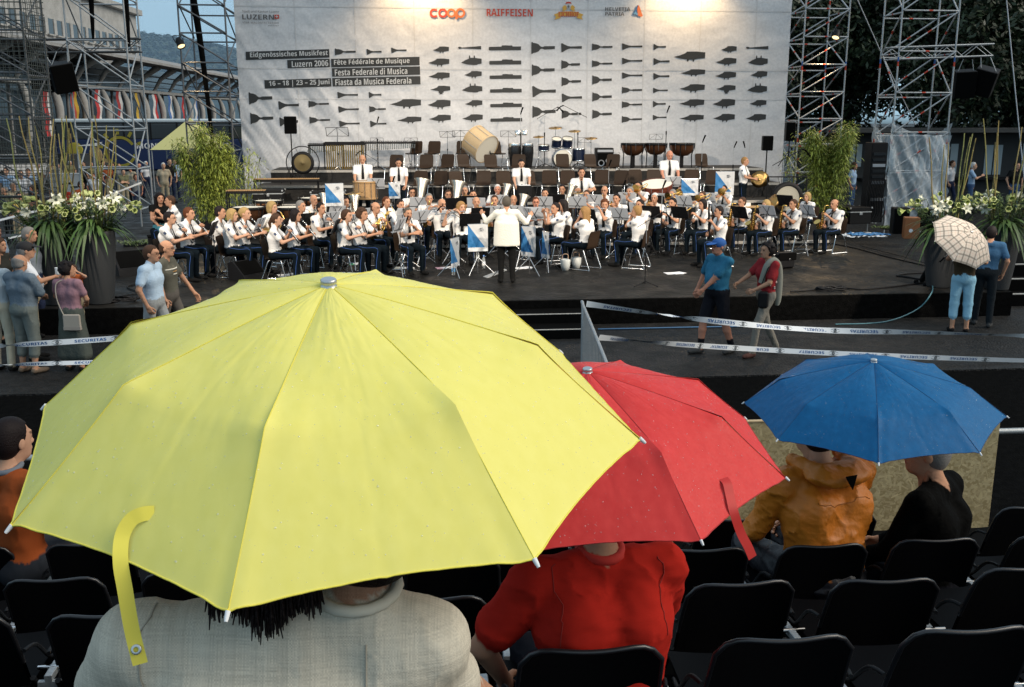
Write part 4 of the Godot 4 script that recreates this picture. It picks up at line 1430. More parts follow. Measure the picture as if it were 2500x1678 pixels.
# ---------------------------------------------------------------- chairs, stands, percussion, loudspeakers, cables
var chair0: Node3D
var stand0: Node3D
var wire_stand0: Node3D
var dark_stand0: Node3D
var mic0: Node3D
var boom0: Node3D

func make_chair() -> Node3D:
	# brown moulded shell on two chrome side loops; the sitter faces +z
	var t := proto("band_chair", "chair")
	var back := MB.new()
	var seat := MB.new()
	var rows := [[.44, .21, .20], [.445, .10, .21], [.44, -.05, .215], [.445, -.15, .215], [.47, -.195, .21], [.54, -.215, .205], [.66, -.235, .21], [.78, -.27, .20], [.82, -.285, .17]]
	for part_k in 2:
		var b: MB = seat if part_k == 0 else back
		var lo := 0 if part_k == 0 else 4
		var hi := 4 if part_k == 0 else rows.size() - 1
		for s in [.0, .012]:
			var f := b.v.size()
			for k in range(lo, hi + 1):
				var q: Array = rows[k]
				var d := Vector3(0, rows[mini(k + 1, rows.size() - 1)][0] - rows[maxi(k - 1, 0)][0], rows[mini(k + 1, rows.size() - 1)][1] - rows[maxi(k - 1, 0)][1]).normalized()
				var nn := Vector3(0, -d.z, d.y)
				for i in 7:
					var u := i / 3.0 - 1.0
					var p := Vector3(u * q[2], q[0] + (.02 * u * u if k < 4 else .0), q[1] + (.035 * u * u if k >= 4 else .0))
					b.vert(p - nn * s, nn if s == .0 else -nn)
			for k in hi - lo:
				for i in 6:
					var a := f + k * 7 + i
					b.tri(a, a + 1, a + 8); b.tri(a, a + 8, a + 7)
	part(t, "seat", seat.mesh(), M.brown_shell)
	part(t, "backrest", back.mesh(), M.brown_shell)
	for x in [-.235, .235]:
		part(t, "leg_frame", tube_mesh(curve([Vector3(x * .75, .43, .12), Vector3(x * .95, .41, .15), Vector3(x, .2, .2), Vector3(x, .02, .24), Vector3(x, .012, .2), Vector3(x, .012, -.2), Vector3(x, .02, -.25), Vector3(x, .2, -.18), Vector3(x * .95, .41, -.1), Vector3(x * .75, .43, -.07)], 3), .011, 6), M.chrome)
	part(t, "cross_tube", tube_mesh([Vector3(-.19, .425, .12), Vector3(.19, .425, .12)], .011, 6), M.chrome)
	part(t, "cross_tube", tube_mesh([Vector3(-.19, .425, -.07), Vector3(.19, .425, -.07)], .011, 6), M.chrome)
	return t

func make_stand(kind: String) -> Node3D:
	# the reader sits at +z of nothing: the desk faces -z, towards the player
	var t := proto("music_stand", "music stand")
	var metal: Material = M.chrome if kind != "dark" else M.black
	for k in 3:
		var a := TAU * k / 3.0 + .5
		part(t, "leg", tube_mesh([Vector3(0, .32, 0), Vector3(cos(a) * .2, .12, sin(a) * .2), Vector3(cos(a) * .34, .008, sin(a) * .34)], .009, 5), metal)
		part(t, "brace", tube_mesh([Vector3(0, .14, 0), Vector3(cos(a) * .2, .12, sin(a) * .2)], .006, 4), metal)
	part(t, "pole", tube_mesh([Vector3(0, .12, 0), Vector3(0, .95, 0)], .010, 6), metal)
	part(t, "clamp", tube_mesh([Vector3(0, .55, 0), Vector3(0, .6, 0)], .018, 6), M.black)
	var b := Basis(Vector3.RIGHT, .42)
	if kind == "wire":
		var w := MB.new()
		for y in [-.1, .1]:
			w.tube([Vector3(-.24, y, 0), Vector3(.24, y, 0)], .006, 4)
		for x in [-.24, .0, .24]:
			w.tube([Vector3(x, -.1, 0), Vector3(x, .1, 0)], .006, 4)
		w.tube([Vector3(-.24, -.1, 0), Vector3(.0, .1, 0), Vector3(.24, -.1, 0)], .005, 4)
		part(t, "desk", w.mesh(), M.black, Vector3(0, 1.05, 0), b)
	else:
		var d := part(t, "desk", box_mesh(Vector3(.46, .32, .008), .003), mats("desk", Color(.46, .48, .51), .5) if kind == "sheet" else M.black, Vector3(0, 1.08, 0), b)
		part(d, "lip", box_mesh(Vector3(.46, .008, .05), .002, Vector3(0, -.16, -.025)), M.grey_metal if kind == "sheet" else M.black)
		part(d, "sheet_music", box_mesh(Vector3(.40, .30, .004), .0, Vector3(0, .0, -.008)), M.white_paper)
		var ribs := MB.new()
		ribs.box(Vector3(-.02, 0, .008), Vector3(.012, .32, .006), Basis(Vector3(0, 0, 1), .5))
		ribs.box(Vector3(.02, 0, .008), Vector3(.012, .32, .006), Basis(Vector3(0, 0, 1), -.5))
		ribs.box(Vector3(0, -.1, .008), Vector3(.44, .012, .006))
		part(d, "desk_arm", ribs.mesh(), M.black)
	return t

func make_mic(boom: bool) -> Node3D:
	var t := proto("microphone_stand", "microphone")
	for k in 3:
		var a := TAU * k / 3.0 + .9
		part(t, "leg", tube_mesh([Vector3(0, .12, 0), Vector3(cos(a) * .32, .012, sin(a) * .32)], .011, 5), M.black)
	part(t, "pole", tube_mesh([Vector3(0, .05, 0), Vector3(0, .95, 0)], .012, 6), M.black)
	part(t, "pole", tube_mesh([Vector3(0, .95, 0), Vector3(0, 1.5, 0)], .008, 6), M.steel)
	part(t, "clutch", tube_mesh([Vector3(0, .9, 0), Vector3(0, 1.0, 0)], .02, 6), M.black)
	if boom:
		part(t, "boom", tube_mesh([Vector3(-.25, 1.38, 0), Vector3(.45, 1.72, 0)], .008, 6), M.black)
		part(t, "microphone", tube_mesh([Vector3(.42, 1.70, 0), Vector3(.5, 1.68, 0), Vector3(.62, 1.56, 0)], [.014, .016, .024], 8), M.black_matte)
	else:
		part(t, "microphone", tube_mesh([Vector3(0, 1.5, 0), Vector3(.02, 1.58, .02), Vector3(.06, 1.7, .05)], [.014, .02, .024], 8), M.black_matte)
	return t

func drum(called: String, label: String, at: Vector3, b: Basis, r: float, l: float, shell: Material, lugs := 8, head: Material = null) -> Node3D:
	var t := thing(called, label, "drum", at)
	var s := MB.new()
	s.lathe([Vector2(r, -l * .5), Vector2(r, l * .5)], 28, Transform3D(b))
	part(t, "shell", s.mesh(), shell)
	for e in [-1.0, 1.0]:
		var h := MB.new()
		h.disc(b * Vector3(0, e * l * .5, 0), b * Vector3(0, e, 0), r, 28)
		part(t, "head", h.mesh(), head if head else M.skin_drum)
		var hp := MB.new()
		hp.lathe([Vector2(r + .005, e * l * .5 - .02), Vector2(r + .018, e * l * .5 - .02), Vector2(r + .018, e * l * .5 + .02), Vector2(r + .005, e * l * .5 + .02)], 28, Transform3D(b))
		part(t, "hoop", hp.mesh(), shell if l > .3 else M.chrome)
	for k in lugs:
		var a := TAU * k / lugs
		part(t, "lug", tube_mesh([b * Vector3(cos(a) * (r + .016), -l * .5, sin(a) * (r + .016)), b * Vector3(cos(a) * (r + .016), l * .5, sin(a) * (r + .016))], .008, 5), M.chrome)
	return t

func timpani(label: String, at: Vector3, r: float, h: float) -> void:
	var t := thing("timpani", label, "drum", at, .0, "copper kettle drums")
	var b := MB.new()
	b.lathe([Vector2(.04, h - r * 1.05), Vector2(r * .5, h - r * .98), Vector2(r * .8, h - r * .75), Vector2(r * .95, h - r * .4), Vector2(r, h - .02)], 28)
	part(t, "bowl", b.mesh(), M.copper)
	var hd := MB.new()
	hd.disc(Vector3(0, h, 0), Vector3.UP, r, 28)
	part(t, "head", hd.mesh(), M.skin_drum)
	var hp := MB.new()
	hp.lathe([Vector2(r - .005, h - .05), Vector2(r + .03, h - .05), Vector2(r + .03, h + .015), Vector2(r - .005, h + .015)], 28)
	part(t, "hoop", hp.mesh(), M.black)
	for k in 4:
		var a := TAU * k / 4.0 + .4
		part(t, "leg", tube_mesh([Vector3(cos(a) * (r + .02), h - .05, sin(a) * (r + .02)), Vector3(cos(a) * (r * .8), h - r * .9, sin(a) * (r * .8)), Vector3(cos(a) * (r * .85), .0, sin(a) * (r * .85))], .018, 6), M.black)
	for k in 8:
		var a := TAU * k / 8.0
		part(t, "tuning_rod", tube_mesh([Vector3(cos(a) * (r + .03), h + .03, sin(a) * (r + .03)), Vector3(cos(a) * (r + .03), h - .2, sin(a) * (r + .03))], .007, 5), M.chrome)
	part(t, "base", tube_mesh([Vector3(0, .0, 0), Vector3(0, h - r, 0)], .05, 8), M.black)

func box_speaker(called: String, label: String, at: Vector3, s: Vector3, turn: float, pole_h: float) -> void:
	var t := thing(called, label, "loudspeaker", at, turn)
	if pole_h > .0:
		part(t, "pole", tube_mesh([Vector3(0, .2, 0), Vector3(0, pole_h, 0)], .02, 6), M.black)
		for k in 3:
			var a := TAU * k / 3.0 + .5
			part(t, "leg", tube_mesh([Vector3(0, .5, 0), Vector3(cos(a) * .4, .012, sin(a) * .4)], .014, 5), M.black)
	part(t, "cabinet", box_mesh(s, .02, Vector3(0, pole_h + s.y * .5, 0)), M.black)
	part(t, "grille", box_mesh(Vector3(s.x * .9, s.y * .92, .012), .003, Vector3(0, pole_h + s.y * .5, s.z * .5 + .006)), M.black_matte)

func wedge(label: String, at: Vector3, turn: float, k := 1.0) -> void:
	var t := thing("wedge_monitor", label, "loudspeaker", at, turn, "wedge monitors on the floor")
	var side := PackedVector2Array([Vector2(-.22, 0), Vector2(.24, 0), Vector2(.2, .12), Vector2(-.08, .38), Vector2(-.22, .34)])
	var b := MB.new()
	b.plate(side, Transform3D(Basis(Vector3(0, 0, 1) * k, Vector3(0, 1, 0) * k, Vector3(-1, 0, 0)), Vector3.ZERO), .6 * k)
	part(t, "cabinet", b.mesh(), M.black)
	var g := MB.new()
	g.box(Vector3(0, .25, .065) * k, Vector3(.52, .34, .012) * k, Basis(Vector3.RIGHT, -.82))
	part(t, "grille", g.mesh(), M.black_matte)

func cable(label: String, pts: Array, r: float, m: Material) -> void:
	var t := thing("cable", label, "cable", pts[0], .0, "cables on the floor")
	var q := []
	for p in pts:
		q.append(p - pts[0])
	part(t, "cord", tube_mesh(curve(q, 5), r, 5), m)

func case_box(label: String, at: Vector3, s: Vector3, turn := .0) -> void:
	var t := thing("flight_case", label, "case", at, turn, "black equipment cases")
	part(t, "box", box_mesh(s, .015, Vector3(0, s.y * .5, 0)), M.black)
	part(t, "lid_edge", box_mesh(Vector3(s.x + .012, .03, s.z + .012), .004, Vector3(0, s.y * .72, 0)), M.galv)
	for x in [-.5, .5]:
		for z in [-.5, .5]:
			part(t, "corner", box_mesh(Vector3(.05, .05, .05), .01, Vector3(x * s.x, s.y - .02, z * s.z)), M.galv)
	part(t, "latch", box_mesh(Vector3(.1, .07, .02), .004, Vector3(0, s.y * .62, s.z * .5 + .008)), M.steel)

func gong(label: String, at: Vector3, c: Vector3, r: float, face: Material, ring: bool) -> void:
	var t := thing("gong", label, "gong", at)
	var b := MB.new()
	var xf := Transform3D(Basis(Vector3.RIGHT, PI / 2), c)
	b.lathe([Vector2(.0, .03), Vector2(r * .16, .028), Vector2(r * .2, .008), Vector2(r * .75, .0)], 32, xf)
	part(t, "face", b.mesh(), face)
	var e := MB.new()
	e.lathe([Vector2(r * .75, .002), Vector2(r * .8, .02), Vector2(r, .0), Vector2(r, -.09), Vector2(r * .9, -.1), Vector2(0, -.1)], 32, xf)
	part(t, "rim", e.mesh(), M.black)
	if ring:
		var pts := []
		for k in 33:
			var a := TAU * k / 32.0
			pts.append(c + Vector3(cos(a) * r * 1.45, sin(a) * r * 1.45, -.05))
		part(t, "ring_frame", tube_mesh(pts, .016, 6), M.black)
		for s in [-1, 1]:
			part(t, "leg", tube_mesh([c + Vector3(s * r * 1.1, -r * .95, -.05), Vector3(s * .45, .012, -.3 + .3 * s)], .014, 6), M.black)
			part(t, "cord", tube_mesh([c + Vector3(s * r * .4, r * .9, -.04), c + Vector3(s * r * .6, r * 1.32, -.05)], .006, 4), M.black)
	else:
		for s in [-1, 1]:
			part(t, "post", tube_mesh([Vector3(s * r * 1.25, .0, -.1), Vector3(s * r * 1.25, c.y + r * 1.3, -.1)], .018, 6), M.black)
			part(t, "cord", tube_mesh([c + Vector3(s * r * .5, r * .85, -.05), Vector3(s * r * .6, c.y + r * 1.3, -.1)], .006, 4), M.black)
			part(t, "foot", tube_mesh([Vector3(s * r * 1.25, .02, -.4), Vector3(s * r * 1.25, .02, .3)], .018, 6), M.black)
		part(t, "cross_bar", tube_mesh([Vector3(-r * 1.25, c.y + r * 1.3, -.1), Vector3(r * 1.25, c.y + r * 1.3, -.1)], .018, 6), M.black)

func cymbal_mesh(r: float) -> ArrayMesh:
	var b := MB.new()
	b.lathe([Vector2(.0, .045), Vector2(r * .12, .04), Vector2(r * .22, .018), Vector2(r * .6, .01), Vector2(r, .0), Vector2(r * .6, .006), Vector2(.0, .03)], 24)
	return b.mesh()

func stand_banner(label: String, at: Vector3, turn: float, w: float, h: float, top: float, fold := false) -> void:
	# cloth in blue and white halves hung over a music stand
	var t := thing("stand_banner", label, "banner", at, turn, "blue and white cloths on the music stands")
	var nzz := noise(2.0, 2, FastNoiseLite.TYPE_SIMPLEX_SMOOTH, int(absf(at.x) * 100))
	for s in 2:
		var b := MB.new()
		var g := 14
		for j in g:
			for i in g:
				var q := [Vector2(i, j), Vector2(i + 1, j), Vector2(i + 1, j + 1), Vector2(i, j + 1)]
				var ps := []
				for c in q:
					var u: float = c.x / g
					var v: float = c.y / g
					ps.append(Vector3((u - .5) * w, top - v * h, .035 * nzz.get_noise_2d(u * 1.5, v * 1.0) * v + .02))
				# white above the diagonal and along the foot, blue below it
				var low: bool = j < g - 2
				for tri_k in 2:
					var pts: Array = [ps[0], ps[1], ps[2]] if tri_k == 0 else [ps[0], ps[2], ps[3]]
					var is_blue: bool = low and (j > i or (j == i and tri_k == 1))
					if is_blue == (s == 1):
						b.face3(pts[0], pts[1], pts[2])
		part(t, "white_field" if s == 0 else "blue_field", b.mesh(), mat(Color(.52, .53, .54), .7) if s == 0 else mat(Color(.02, .15, .36), .6))
	# the small dark crest in the white corner
	var cr := MB.new()
	var z := .045
	for q in [[.16, .18, .10, .015], [.13, .24, .02, .12], [.20, .24, .02, .12], [.165, .30, .10, .015], [.26, .22, .015, .10], [.28, .27, .06, .014], [.09, .21, .012, .07]]:
		cr.box(Vector3(q[0] * w * .9, top - q[1] * h * .8, z), Vector3(q[2] * w, q[3] * h, .003), Basis(Vector3(0, 0, 1), .2 * sin(q[0] * 50)))
	part(t, "crest", cr.mesh(), mat(Color(.05, .06, .08), .7))
	part(t, "rod", tube_mesh([Vector3(-w * .5, top, 0), Vector3(w * .5, top, 0)], .008, 5), M.chrome)
	part(t, "pole", tube_mesh([Vector3(0, .02, -.02), Vector3(0, top, -.02)], .011, 6), M.chrome)
	for k in 3:
		var a := TAU * k / 3.0 + .3
		part(t, "leg", tube_mesh([Vector3(0, .35, -.02), Vector3(cos(a) * .34, .008, sin(a) * .34)], .009, 5), M.chrome)

func build_stage_gear() -> void:
	chair0 = make_chair()
	stand0 = make_stand("sheet")
	wire_stand0 = make_stand("wire")
	dark_stand0 = make_stand("dark")
	mic0 = make_mic(false)
	boom0 = make_mic(true)
	# empty chairs on the upper risers
	var ordinal := ["first", "second", "third", "fourth", "fifth", "sixth", "seventh", "eighth", "ninth", "tenth", "eleventh", "twelfth", "thirteenth", "fourteenth"]
	var spots := [["top riser", Vector3(.042, 1.600, -31.332), -.48],
		["top riser", Vector3(.614, 1.600, -31.252), -.41],
		["top riser", Vector3(1.581, 1.600, -31.417), -.12],
		["top riser", Vector3(2.645, 1.600, -30.991), .36],
		["third riser", Vector3(-.532, 1.250, -29.367), -.33],
		["third riser", Vector3(.363, 1.250, -29.482), -.27],
		["third riser", Vector3(.959, 1.250, -29.664), -.47],
		["third riser", Vector3(1.614, 1.250, -29.643), .51],
		["third riser", Vector3(2.382, 1.250, -29.336), .37],
		["third riser", Vector3(3.076, 1.250, -29.350), -.37],
		["third riser", Vector3(4.532, 1.250, -29.595), .15],
		["third riser", Vector3(5.388, 1.250, -29.384), .43],
		["third riser", Vector3(5.894, 1.250, -29.310), -.50],
		["third riser", Vector3(8.786, 1.250, -29.447), .21],
		["second riser", Vector3(.151, .850, -27.897), -.39],
		["second riser", Vector3(.697, .850, -27.913), -.49],
		["second riser", Vector3(1.280, .850, -27.683), .44],
		["second riser", Vector3(1.953, .850, -27.876), -.24],
		["second riser", Vector3(2.558, .850, -27.696), .09],
		["second riser", Vector3(3.341, .850, -27.709), .42],
		["second riser", Vector3(3.852, .850, -27.896), -.10],
		["second riser", Vector3(4.381, .850, -27.851), -.08],
		["second riser", Vector3(5.384, .850, -28.069), -.23],
		["second riser", Vector3(5.814, .850, -27.744), -.55],
		["second riser", Vector3(6.443, .850, -28.127), .15],
		["second riser", Vector3(6.941, .850, -28.010), .04],
		["second riser", Vector3(7.993, .850, -27.914), -.19],
		["second riser", Vector3(8.513, .850, -27.651), -.37]]
	var k_in := {}
	for q in spots:
		var k: int = k_in.get(q[0], 0)
		k_in[q[0]] = k + 1
		place(chair0, "empty brown shell chair on the %s, %s from the left" % [q[0], ordinal[k]], q[1], q[2], "empty chairs on the risers")
	# wire music stands left standing on the risers
	place(wire_stand0, "empty black wire music stand at the back, left of the chime frame", Vector3(-2.244, 1.250, -30.800), -.11, "empty wire music stands", 1.394)
	place(wire_stand0, "empty black wire music stand at the back, over the vibraphone", Vector3(-1.046, 1.600, -30.400), -.21, "empty wire music stands", .823)
	place(wire_stand0, "empty black wire music stand at the back, beside the marimba end", Vector3(-.030, 1.600, -30.400), .09, "empty wire music stands", .821)
	place(wire_stand0, "empty black wire music stand at the back, left of the tilted bass drum", Vector3(1.091, 1.600, -31.000), -.26, "empty wire music stands", .983)
	place(wire_stand0, "empty black wire music stand at the back, next to the tilted bass drum", Vector3(1.495, 1.600, -31.000), .02, "empty wire music stands", 1.006)
	place(wire_stand0, "empty black wire music stand at the back, left of the congas", Vector3(2.979, 1.600, -31.000), -.08, "empty wire music stands", .993)
	place(wire_stand0, "empty black wire music stand at the back, behind the drum kit", Vector3(5.372, 1.600, -31.000), -.27, "empty wire music stands", .810)
	place(wire_stand0, "empty black wire music stand at the back, behind the right timpani", Vector3(7.703, 1.600, -31.200), .00, "empty wire music stands", .899)
	# microphones
	place(mic0, "black microphone stand at the back left behind the gong", Vector3(-4.323, .850, -28.900), .00, "microphone stands", .691)
	place(mic0, "black microphone stand over the marimba", Vector3(-1.022, 1.600, -30.300), .00, "microphone stands", .917)
	place(boom0, "black microphone stand left of the bald percussionist", Vector3(-1.150, .850, -28.200), 2.60, "microphone stands", .799)
	place(mic0, "black microphone stand between the two left percussionists", Vector3(-.522, .120, -25.500), .40, "microphone stands", .917)
	place(mic0, "black microphone stand front one beside the grey haired oboist", Vector3(-.156, .000, -19.500), 1.00, "microphone stands", .730)
	place(boom0, "black microphone stand over the flutes left of the conductor", Vector3(.857, .000, -20.600), 2.40, "microphone stands", .772)
	place(mic0, "black microphone stand tall one above the flute print", Vector3(3.361, 1.600, -31.000), .00, "microphone stands", 1.085)
	place(boom0, "black microphone stand slanting one left of the drum kit", Vector3(4.112, 1.600, -31.000), .40, "microphone stands", 1.086)
	place(boom0, "black microphone stand tall one right of the drum kit", Vector3(5.195, 1.600, -31.200), 2.80, "microphone stands", 1.117)
	place(mic0, "black microphone stand beside the white haired man", Vector3(2.772, .120, -24.400), .00, "microphone stands", .706)
	place(boom0, "black microphone stand left of the amplifier", Vector3(6.233, 1.600, -30.400), .40, "microphone stands", .288)
	place(mic0, "black microphone stand tall one before the timpani", Vector3(5.350, .450, -26.900), .00, "microphone stands", .917)
	place(mic0, "black microphone stand tall one between the timpani", Vector3(8.026, 1.600, -31.200), .00, "microphone stands", 1.119)
	place(boom0, "black microphone stand front one on the stage edge left of the blue cap", Vector3(4.344, .000, -18.100), .30, "microphone stands", .815)
	place(mic0, "black microphone stand between the trumpets and the flutes", Vector3(4.993, .000, -23.400), .50, "microphone stands", .981)
	place(mic0, "black microphone stand before the short haired bass clarinettist", Vector3(5.666, .000, -22.200), .00, "microphone stands", 1.021)
	place(mic0, "black microphone stand right of the timpanist", Vector3(8.271, .850, -28.000), .00, "microphone stands", 1.055)
	place(mic0, "black microphone stand left of the cymbal player", Vector3(9.271, .850, -28.200), .20, "microphone stands", .950)
	place(mic0, "black microphone stand behind the cymbal player", Vector3(9.599, .850, -28.200), 2.80, "microphone stands", .950)
	place(boom0, "black microphone stand leaning one above the pale gong", Vector3(10.165, .000, -26.600), .20, "microphone stands", 1.340)
	# percussion on the top riser
	var bd := drum("bass_drum", "big pale wooden bass drum tilted on its stand at the back", Vector3(2.093, 2.336, -30.9), basis_along(Vector3(.62, -.5, .6)), .46, .6, M.pale_wood, 10)
	for s in [-1, 1]:
		part(bd, "stand_leg", tube_mesh([Vector3(s * .3, -.2, 0), Vector3(s * .4, -(bd.position.y - 1.6), .15)], .018, 6), M.black)
		part(bd, "stand_leg", tube_mesh([Vector3(s * .3, -.2, -.1), Vector3(s * .4, -(bd.position.y - 1.6), -.45)], .018, 6), M.black)
	for q in [["left conga of the black pair", Vector3(3.151, 1.6, -30.8)], ["right conga of the black pair", Vector3(3.562, 1.6, -30.8)]]:
		var t := thing("conga", "%s with chrome rims" % q[1 - 1], "drum", q[1], .0, "pair of congas")
		var b := MB.new()
		b.lathe([Vector2(.13, .02), Vector2(.17, .3), Vector2(.19, .5), Vector2(.17, .74)], 20)
		part(t, "shell", b.mesh(), M.black_gloss)
		var h := MB.new()
		h.lathe([Vector2(.172, .64), Vector2(.185, .66), Vector2(.185, .75), Vector2(.17, .76), Vector2(.0, .755)], 20)
		part(t, "rim", h.mesh(), M.chrome)
		part(t, "head", cyl_disc(.168, .762), M.skin_drum)
	var bo := thing("bongos", "small chrome bongo pair on a stand above the congas", "drum", Vector3(3.367, 1.6, -30.9))
	for s in [-1, 1]:
		var b := MB.new()
		b.lathe([Vector2(.08, 1.0), Vector2(.1, 1.15), Vector2(.0, 1.155)], 16, Transform3D(Basis(), Vector3(s * .11, 0, 0)))
		part(bo, "bongo", b.mesh(), M.silver)
	part(bo, "pole", tube_mesh([Vector3.ZERO, Vector3(0, 1.05, 0)], .014, 6), M.black)
	build_kit(Vector3(4.635, 1.6, -30.9))
	var amp := thing("amplifier", "black guitar amplifier cabinet on the top riser", "amplifier", Vector3(5.94, 1.6, -30.7))
	part(amp, "cabinet", box_mesh(Vector3(.54, .62, .4), .02, Vector3(0, .31, 0)), M.black)
	part(amp, "grille", box_mesh(Vector3(.48, .42, .012), .003, Vector3(0, .25, .205)), M.black_matte)
	part(amp, "control_strip", box_mesh(Vector3(.48, .07, .014), .003, Vector3(0, .53, .205)), M.grey_metal)
	for s in [-.12, .12]:
		var cb := MB.new()
		cb.lathe([Vector2(.0, -.02), Vector2(.05, -.01), Vector2(.1, .012)], 18, Transform3D(Basis(Vector3.RIGHT, PI / 2), Vector3(s, .2 + s * .3, .212)))
		part(amp, "speaker_cone", cb.mesh(), M.grey_metal)
	timpani("left of the three dark copper timpani behind the timpanist", Vector3(6.899, 1.6, -30.9), .36, .74)
	timpani("middle one of the three dark copper timpani behind the timpanist", Vector3(7.625, 1.6, -30.9), .34, .74)
	timpani("right of the three dark copper timpani behind the timpanist", Vector3(8.475, 1.6, -30.9), .38, .74)
	timpani("front left copper timpani beside the left bamboo", Vector3(-4.122, .12, -25.3), .4, .82)
	timpani("second copper timpani from the left bamboo", Vector3(-3.707, .45, -25.9), .36, .6)
	timpani("third copper timpani from the left bamboo", Vector3(-3.066, .12, -25.2), .38, .82)
	timpani("right copper timpani of the left set", Vector3(-2.572, .45, -25.9), .34, .66)
	# chime bars and mallet instruments at the left of the top riser
	var ch := thing("tubular_chimes", "rack of gold tubular chimes under a black rail at the back left", "chimes", Vector3(-2.033, 1.25, -30.8))
	part(ch, "rail", box_mesh(Vector3(1.2, .1, .12), .01, Vector3(0, 1.12, 0)), M.black)
	for k in 18:
		part(ch, "tube", tube_mesh([Vector3(-.55 + k * .065, 1.07, 0), Vector3(-.55 + k * .065, .35 - .008 * k, 0)], .018, 8), M.brass)
	for s in [-.62, .62]:
		part(ch, "post", tube_mesh([Vector3(s, 0, 0), Vector3(s, 1.15, 0)], .02, 6), M.black)
		part(ch, "foot", tube_mesh([Vector3(s, .02, -.3), Vector3(s, .02, .3)], .02, 6), M.black)
	for q in [["long vibraphone with silver tubes behind the chimes", Vector3(-2.657, 1.6, -31.6), 0, 0, 1.1, M.silver, .75], ["marimba with silver tubes at the back right of the chimes", Vector3(-.739, 1.6, -31.4), 0, 0, 1.7, M.silver, .82], ["low xylophone with wooden bars beside the left gong", Vector3(-3.499, .85, -28.2), 0, 0, 1.8, M.wood, .62], ["xylophone with orange bars above the left timpani", Vector3(-4.355, .45, -26.6), 0, 0, 1.0, M.pale_wood, .82]]:
		var t := thing("xylophone", q[0], "xylophone", q[1])
		var w: float = q[4]
		part(t, "frame", box_mesh(Vector3(w, .05, .45), .01, Vector3(0, q[6] - .05, 0)), M.black)
		var nb := int(w / .055)
		for k in nb:
			part(t, "bar", box_mesh(Vector3(.042, .02, .4 - .12 * k / nb), .003, Vector3(-w * .5 + (k + .5) * w / nb, q[6], .0)), M.wood if q[5] != M.silver else M.black_gloss)
			if q[5] == M.silver:
				part(t, "resonator", tube_mesh([Vector3(-w * .5 + (k + .5) * w / nb, q[6] - .08, .15), Vector3(-w * .5 + (k + .5) * w / nb, q[6] - .3 + .1 * k / nb, .15)], .018, 6), M.silver)
		for s in [-.48, .48]:
			part(t, "leg", tube_mesh([Vector3(s * w, 0, .15), Vector3(s * w, q[6] - .06, .15)], .018, 6), M.black)
			part(t, "leg", tube_mesh([Vector3(s * w, 0, -.15), Vector3(s * w, q[6] - .06, -.15)], .018, 6), M.black)
	gong("dark gong in a round ring frame at the back left", Vector3(-3.124, .85, -29), Vector3(0, 1.02, 0), .32, M.dark_brass, true)
	gong("big pale gong with black rim hanging at the right", Vector3(10.07, 0, -25.9), Vector3(0, 1.0, 0), .44, rough_mat(Color(.30, .28, .22), Color(.45, .42, .34), .6, 3.0, .2, .02, 51), false)
	# keyboard benches and cases at the left
	case_box("black flight case under the gong platform at the left", Vector3(-3.96, .85, -27.9), Vector3(.8, .35, .6))
	case_box("second black flight case right of the gong stand", Vector3(-2.346, .85, -27.9), Vector3(.9, .3, .6))
	case_box("black case with round badge right of the last saxophonist", Vector3(13.341, 0, -28.812), Vector3(.75, .5, .6), .2)
	case_box("black case with pale lid behind the last saxophonist", Vector3(13.462, 0, -30.059), Vector3(.6, .45, .5), -.1)
	var hd := drum("hand_drum", "striped wooden hand drum played by the bald percussionist", Vector3(-1.223, 1.305, -25.9), Basis(), .3, .42, M.wood, 12)
	part(hd, "stand_leg", tube_mesh([Vector3(-.2, -.2, 0), Vector3(-.3, -(hd.position.y - .45), 0)], .018, 6), M.black)
	part(hd, "stand_leg", tube_mesh([Vector3(.2, -.2, 0), Vector3(.3, -(hd.position.y - .45), 0)], .018, 6), M.black)
	part(hd, "stand_leg", tube_mesh([Vector3(.0, -.2, -.2), Vector3(.0, -(hd.position.y - .45), -.3)], .018, 6), M.black)
	var rb := drum("red_bass_drum", "dark red bass drum lying level before the timpanist", Vector3(6.416, 1.219, -25.75), Basis.from_euler(Vector3(.25, 0, .12)), .42, .42, M.red_wood, 12)
	part(rb, "stand_leg", tube_mesh([Vector3(-.3, -.2, 0), Vector3(-.35, -(rb.position.y - .45), .0)], .018, 6), M.black)
	part(rb, "stand_leg", tube_mesh([Vector3(.3, -.2, 0), Vector3(.35, -(rb.position.y - .45), .0)], .018, 6), M.black)
	var pb := thing("black_lectern_box", "square black desk box before the young standing percussionist", "desk", Vector3(2.864, .12, -25.5))
	part(pb, "panel", box_mesh(Vector3(.36, .4, .3), .015, Vector3(0, 1.1, 0)), M.black)
	part(pb, "post", tube_mesh([Vector3.ZERO, Vector3(0, .95, 0)], .03, 6), M.black)
	part(pb, "sheet_music", box_mesh(Vector3(.3, .01, .24), .0, Vector3(0, 1.308, 0)), M.white_paper)
	# cymbals on stands
	for q in [["hanging pair of dark cymbals left of the pale gong", Vector3(9.111, 0, -24.4), 1.02, .22, 1.2], ["ride cymbal before the seated drummer", Vector3(4.226, .12, -25.2), 1.12, .24, .1], ["round cymbal left of the striped hand drum", Vector3(-1.485, .12, -25.1), 1.16, .26, .12]]:
		var t := thing("cymbal_stand", q[0], "cymbal", q[1])
		part(t, "cymbal", cymbal_mesh(q[3]), M.cymbal, Vector3(0, q[2], 0), Basis(Vector3(.3, 0, 1).normalized(), q[4]))
		if q[4] > 1.0:
			part(t, "cymbal", cymbal_mesh(q[3]), M.cymbal, Vector3(.14, q[2], .06), Basis(Vector3(.2, 0, 1).normalized(), -q[4]))
		part(t, "pole", tube_mesh([Vector3(0, .1, 0), Vector3(0, q[2], 0)], .012, 6), M.chrome)
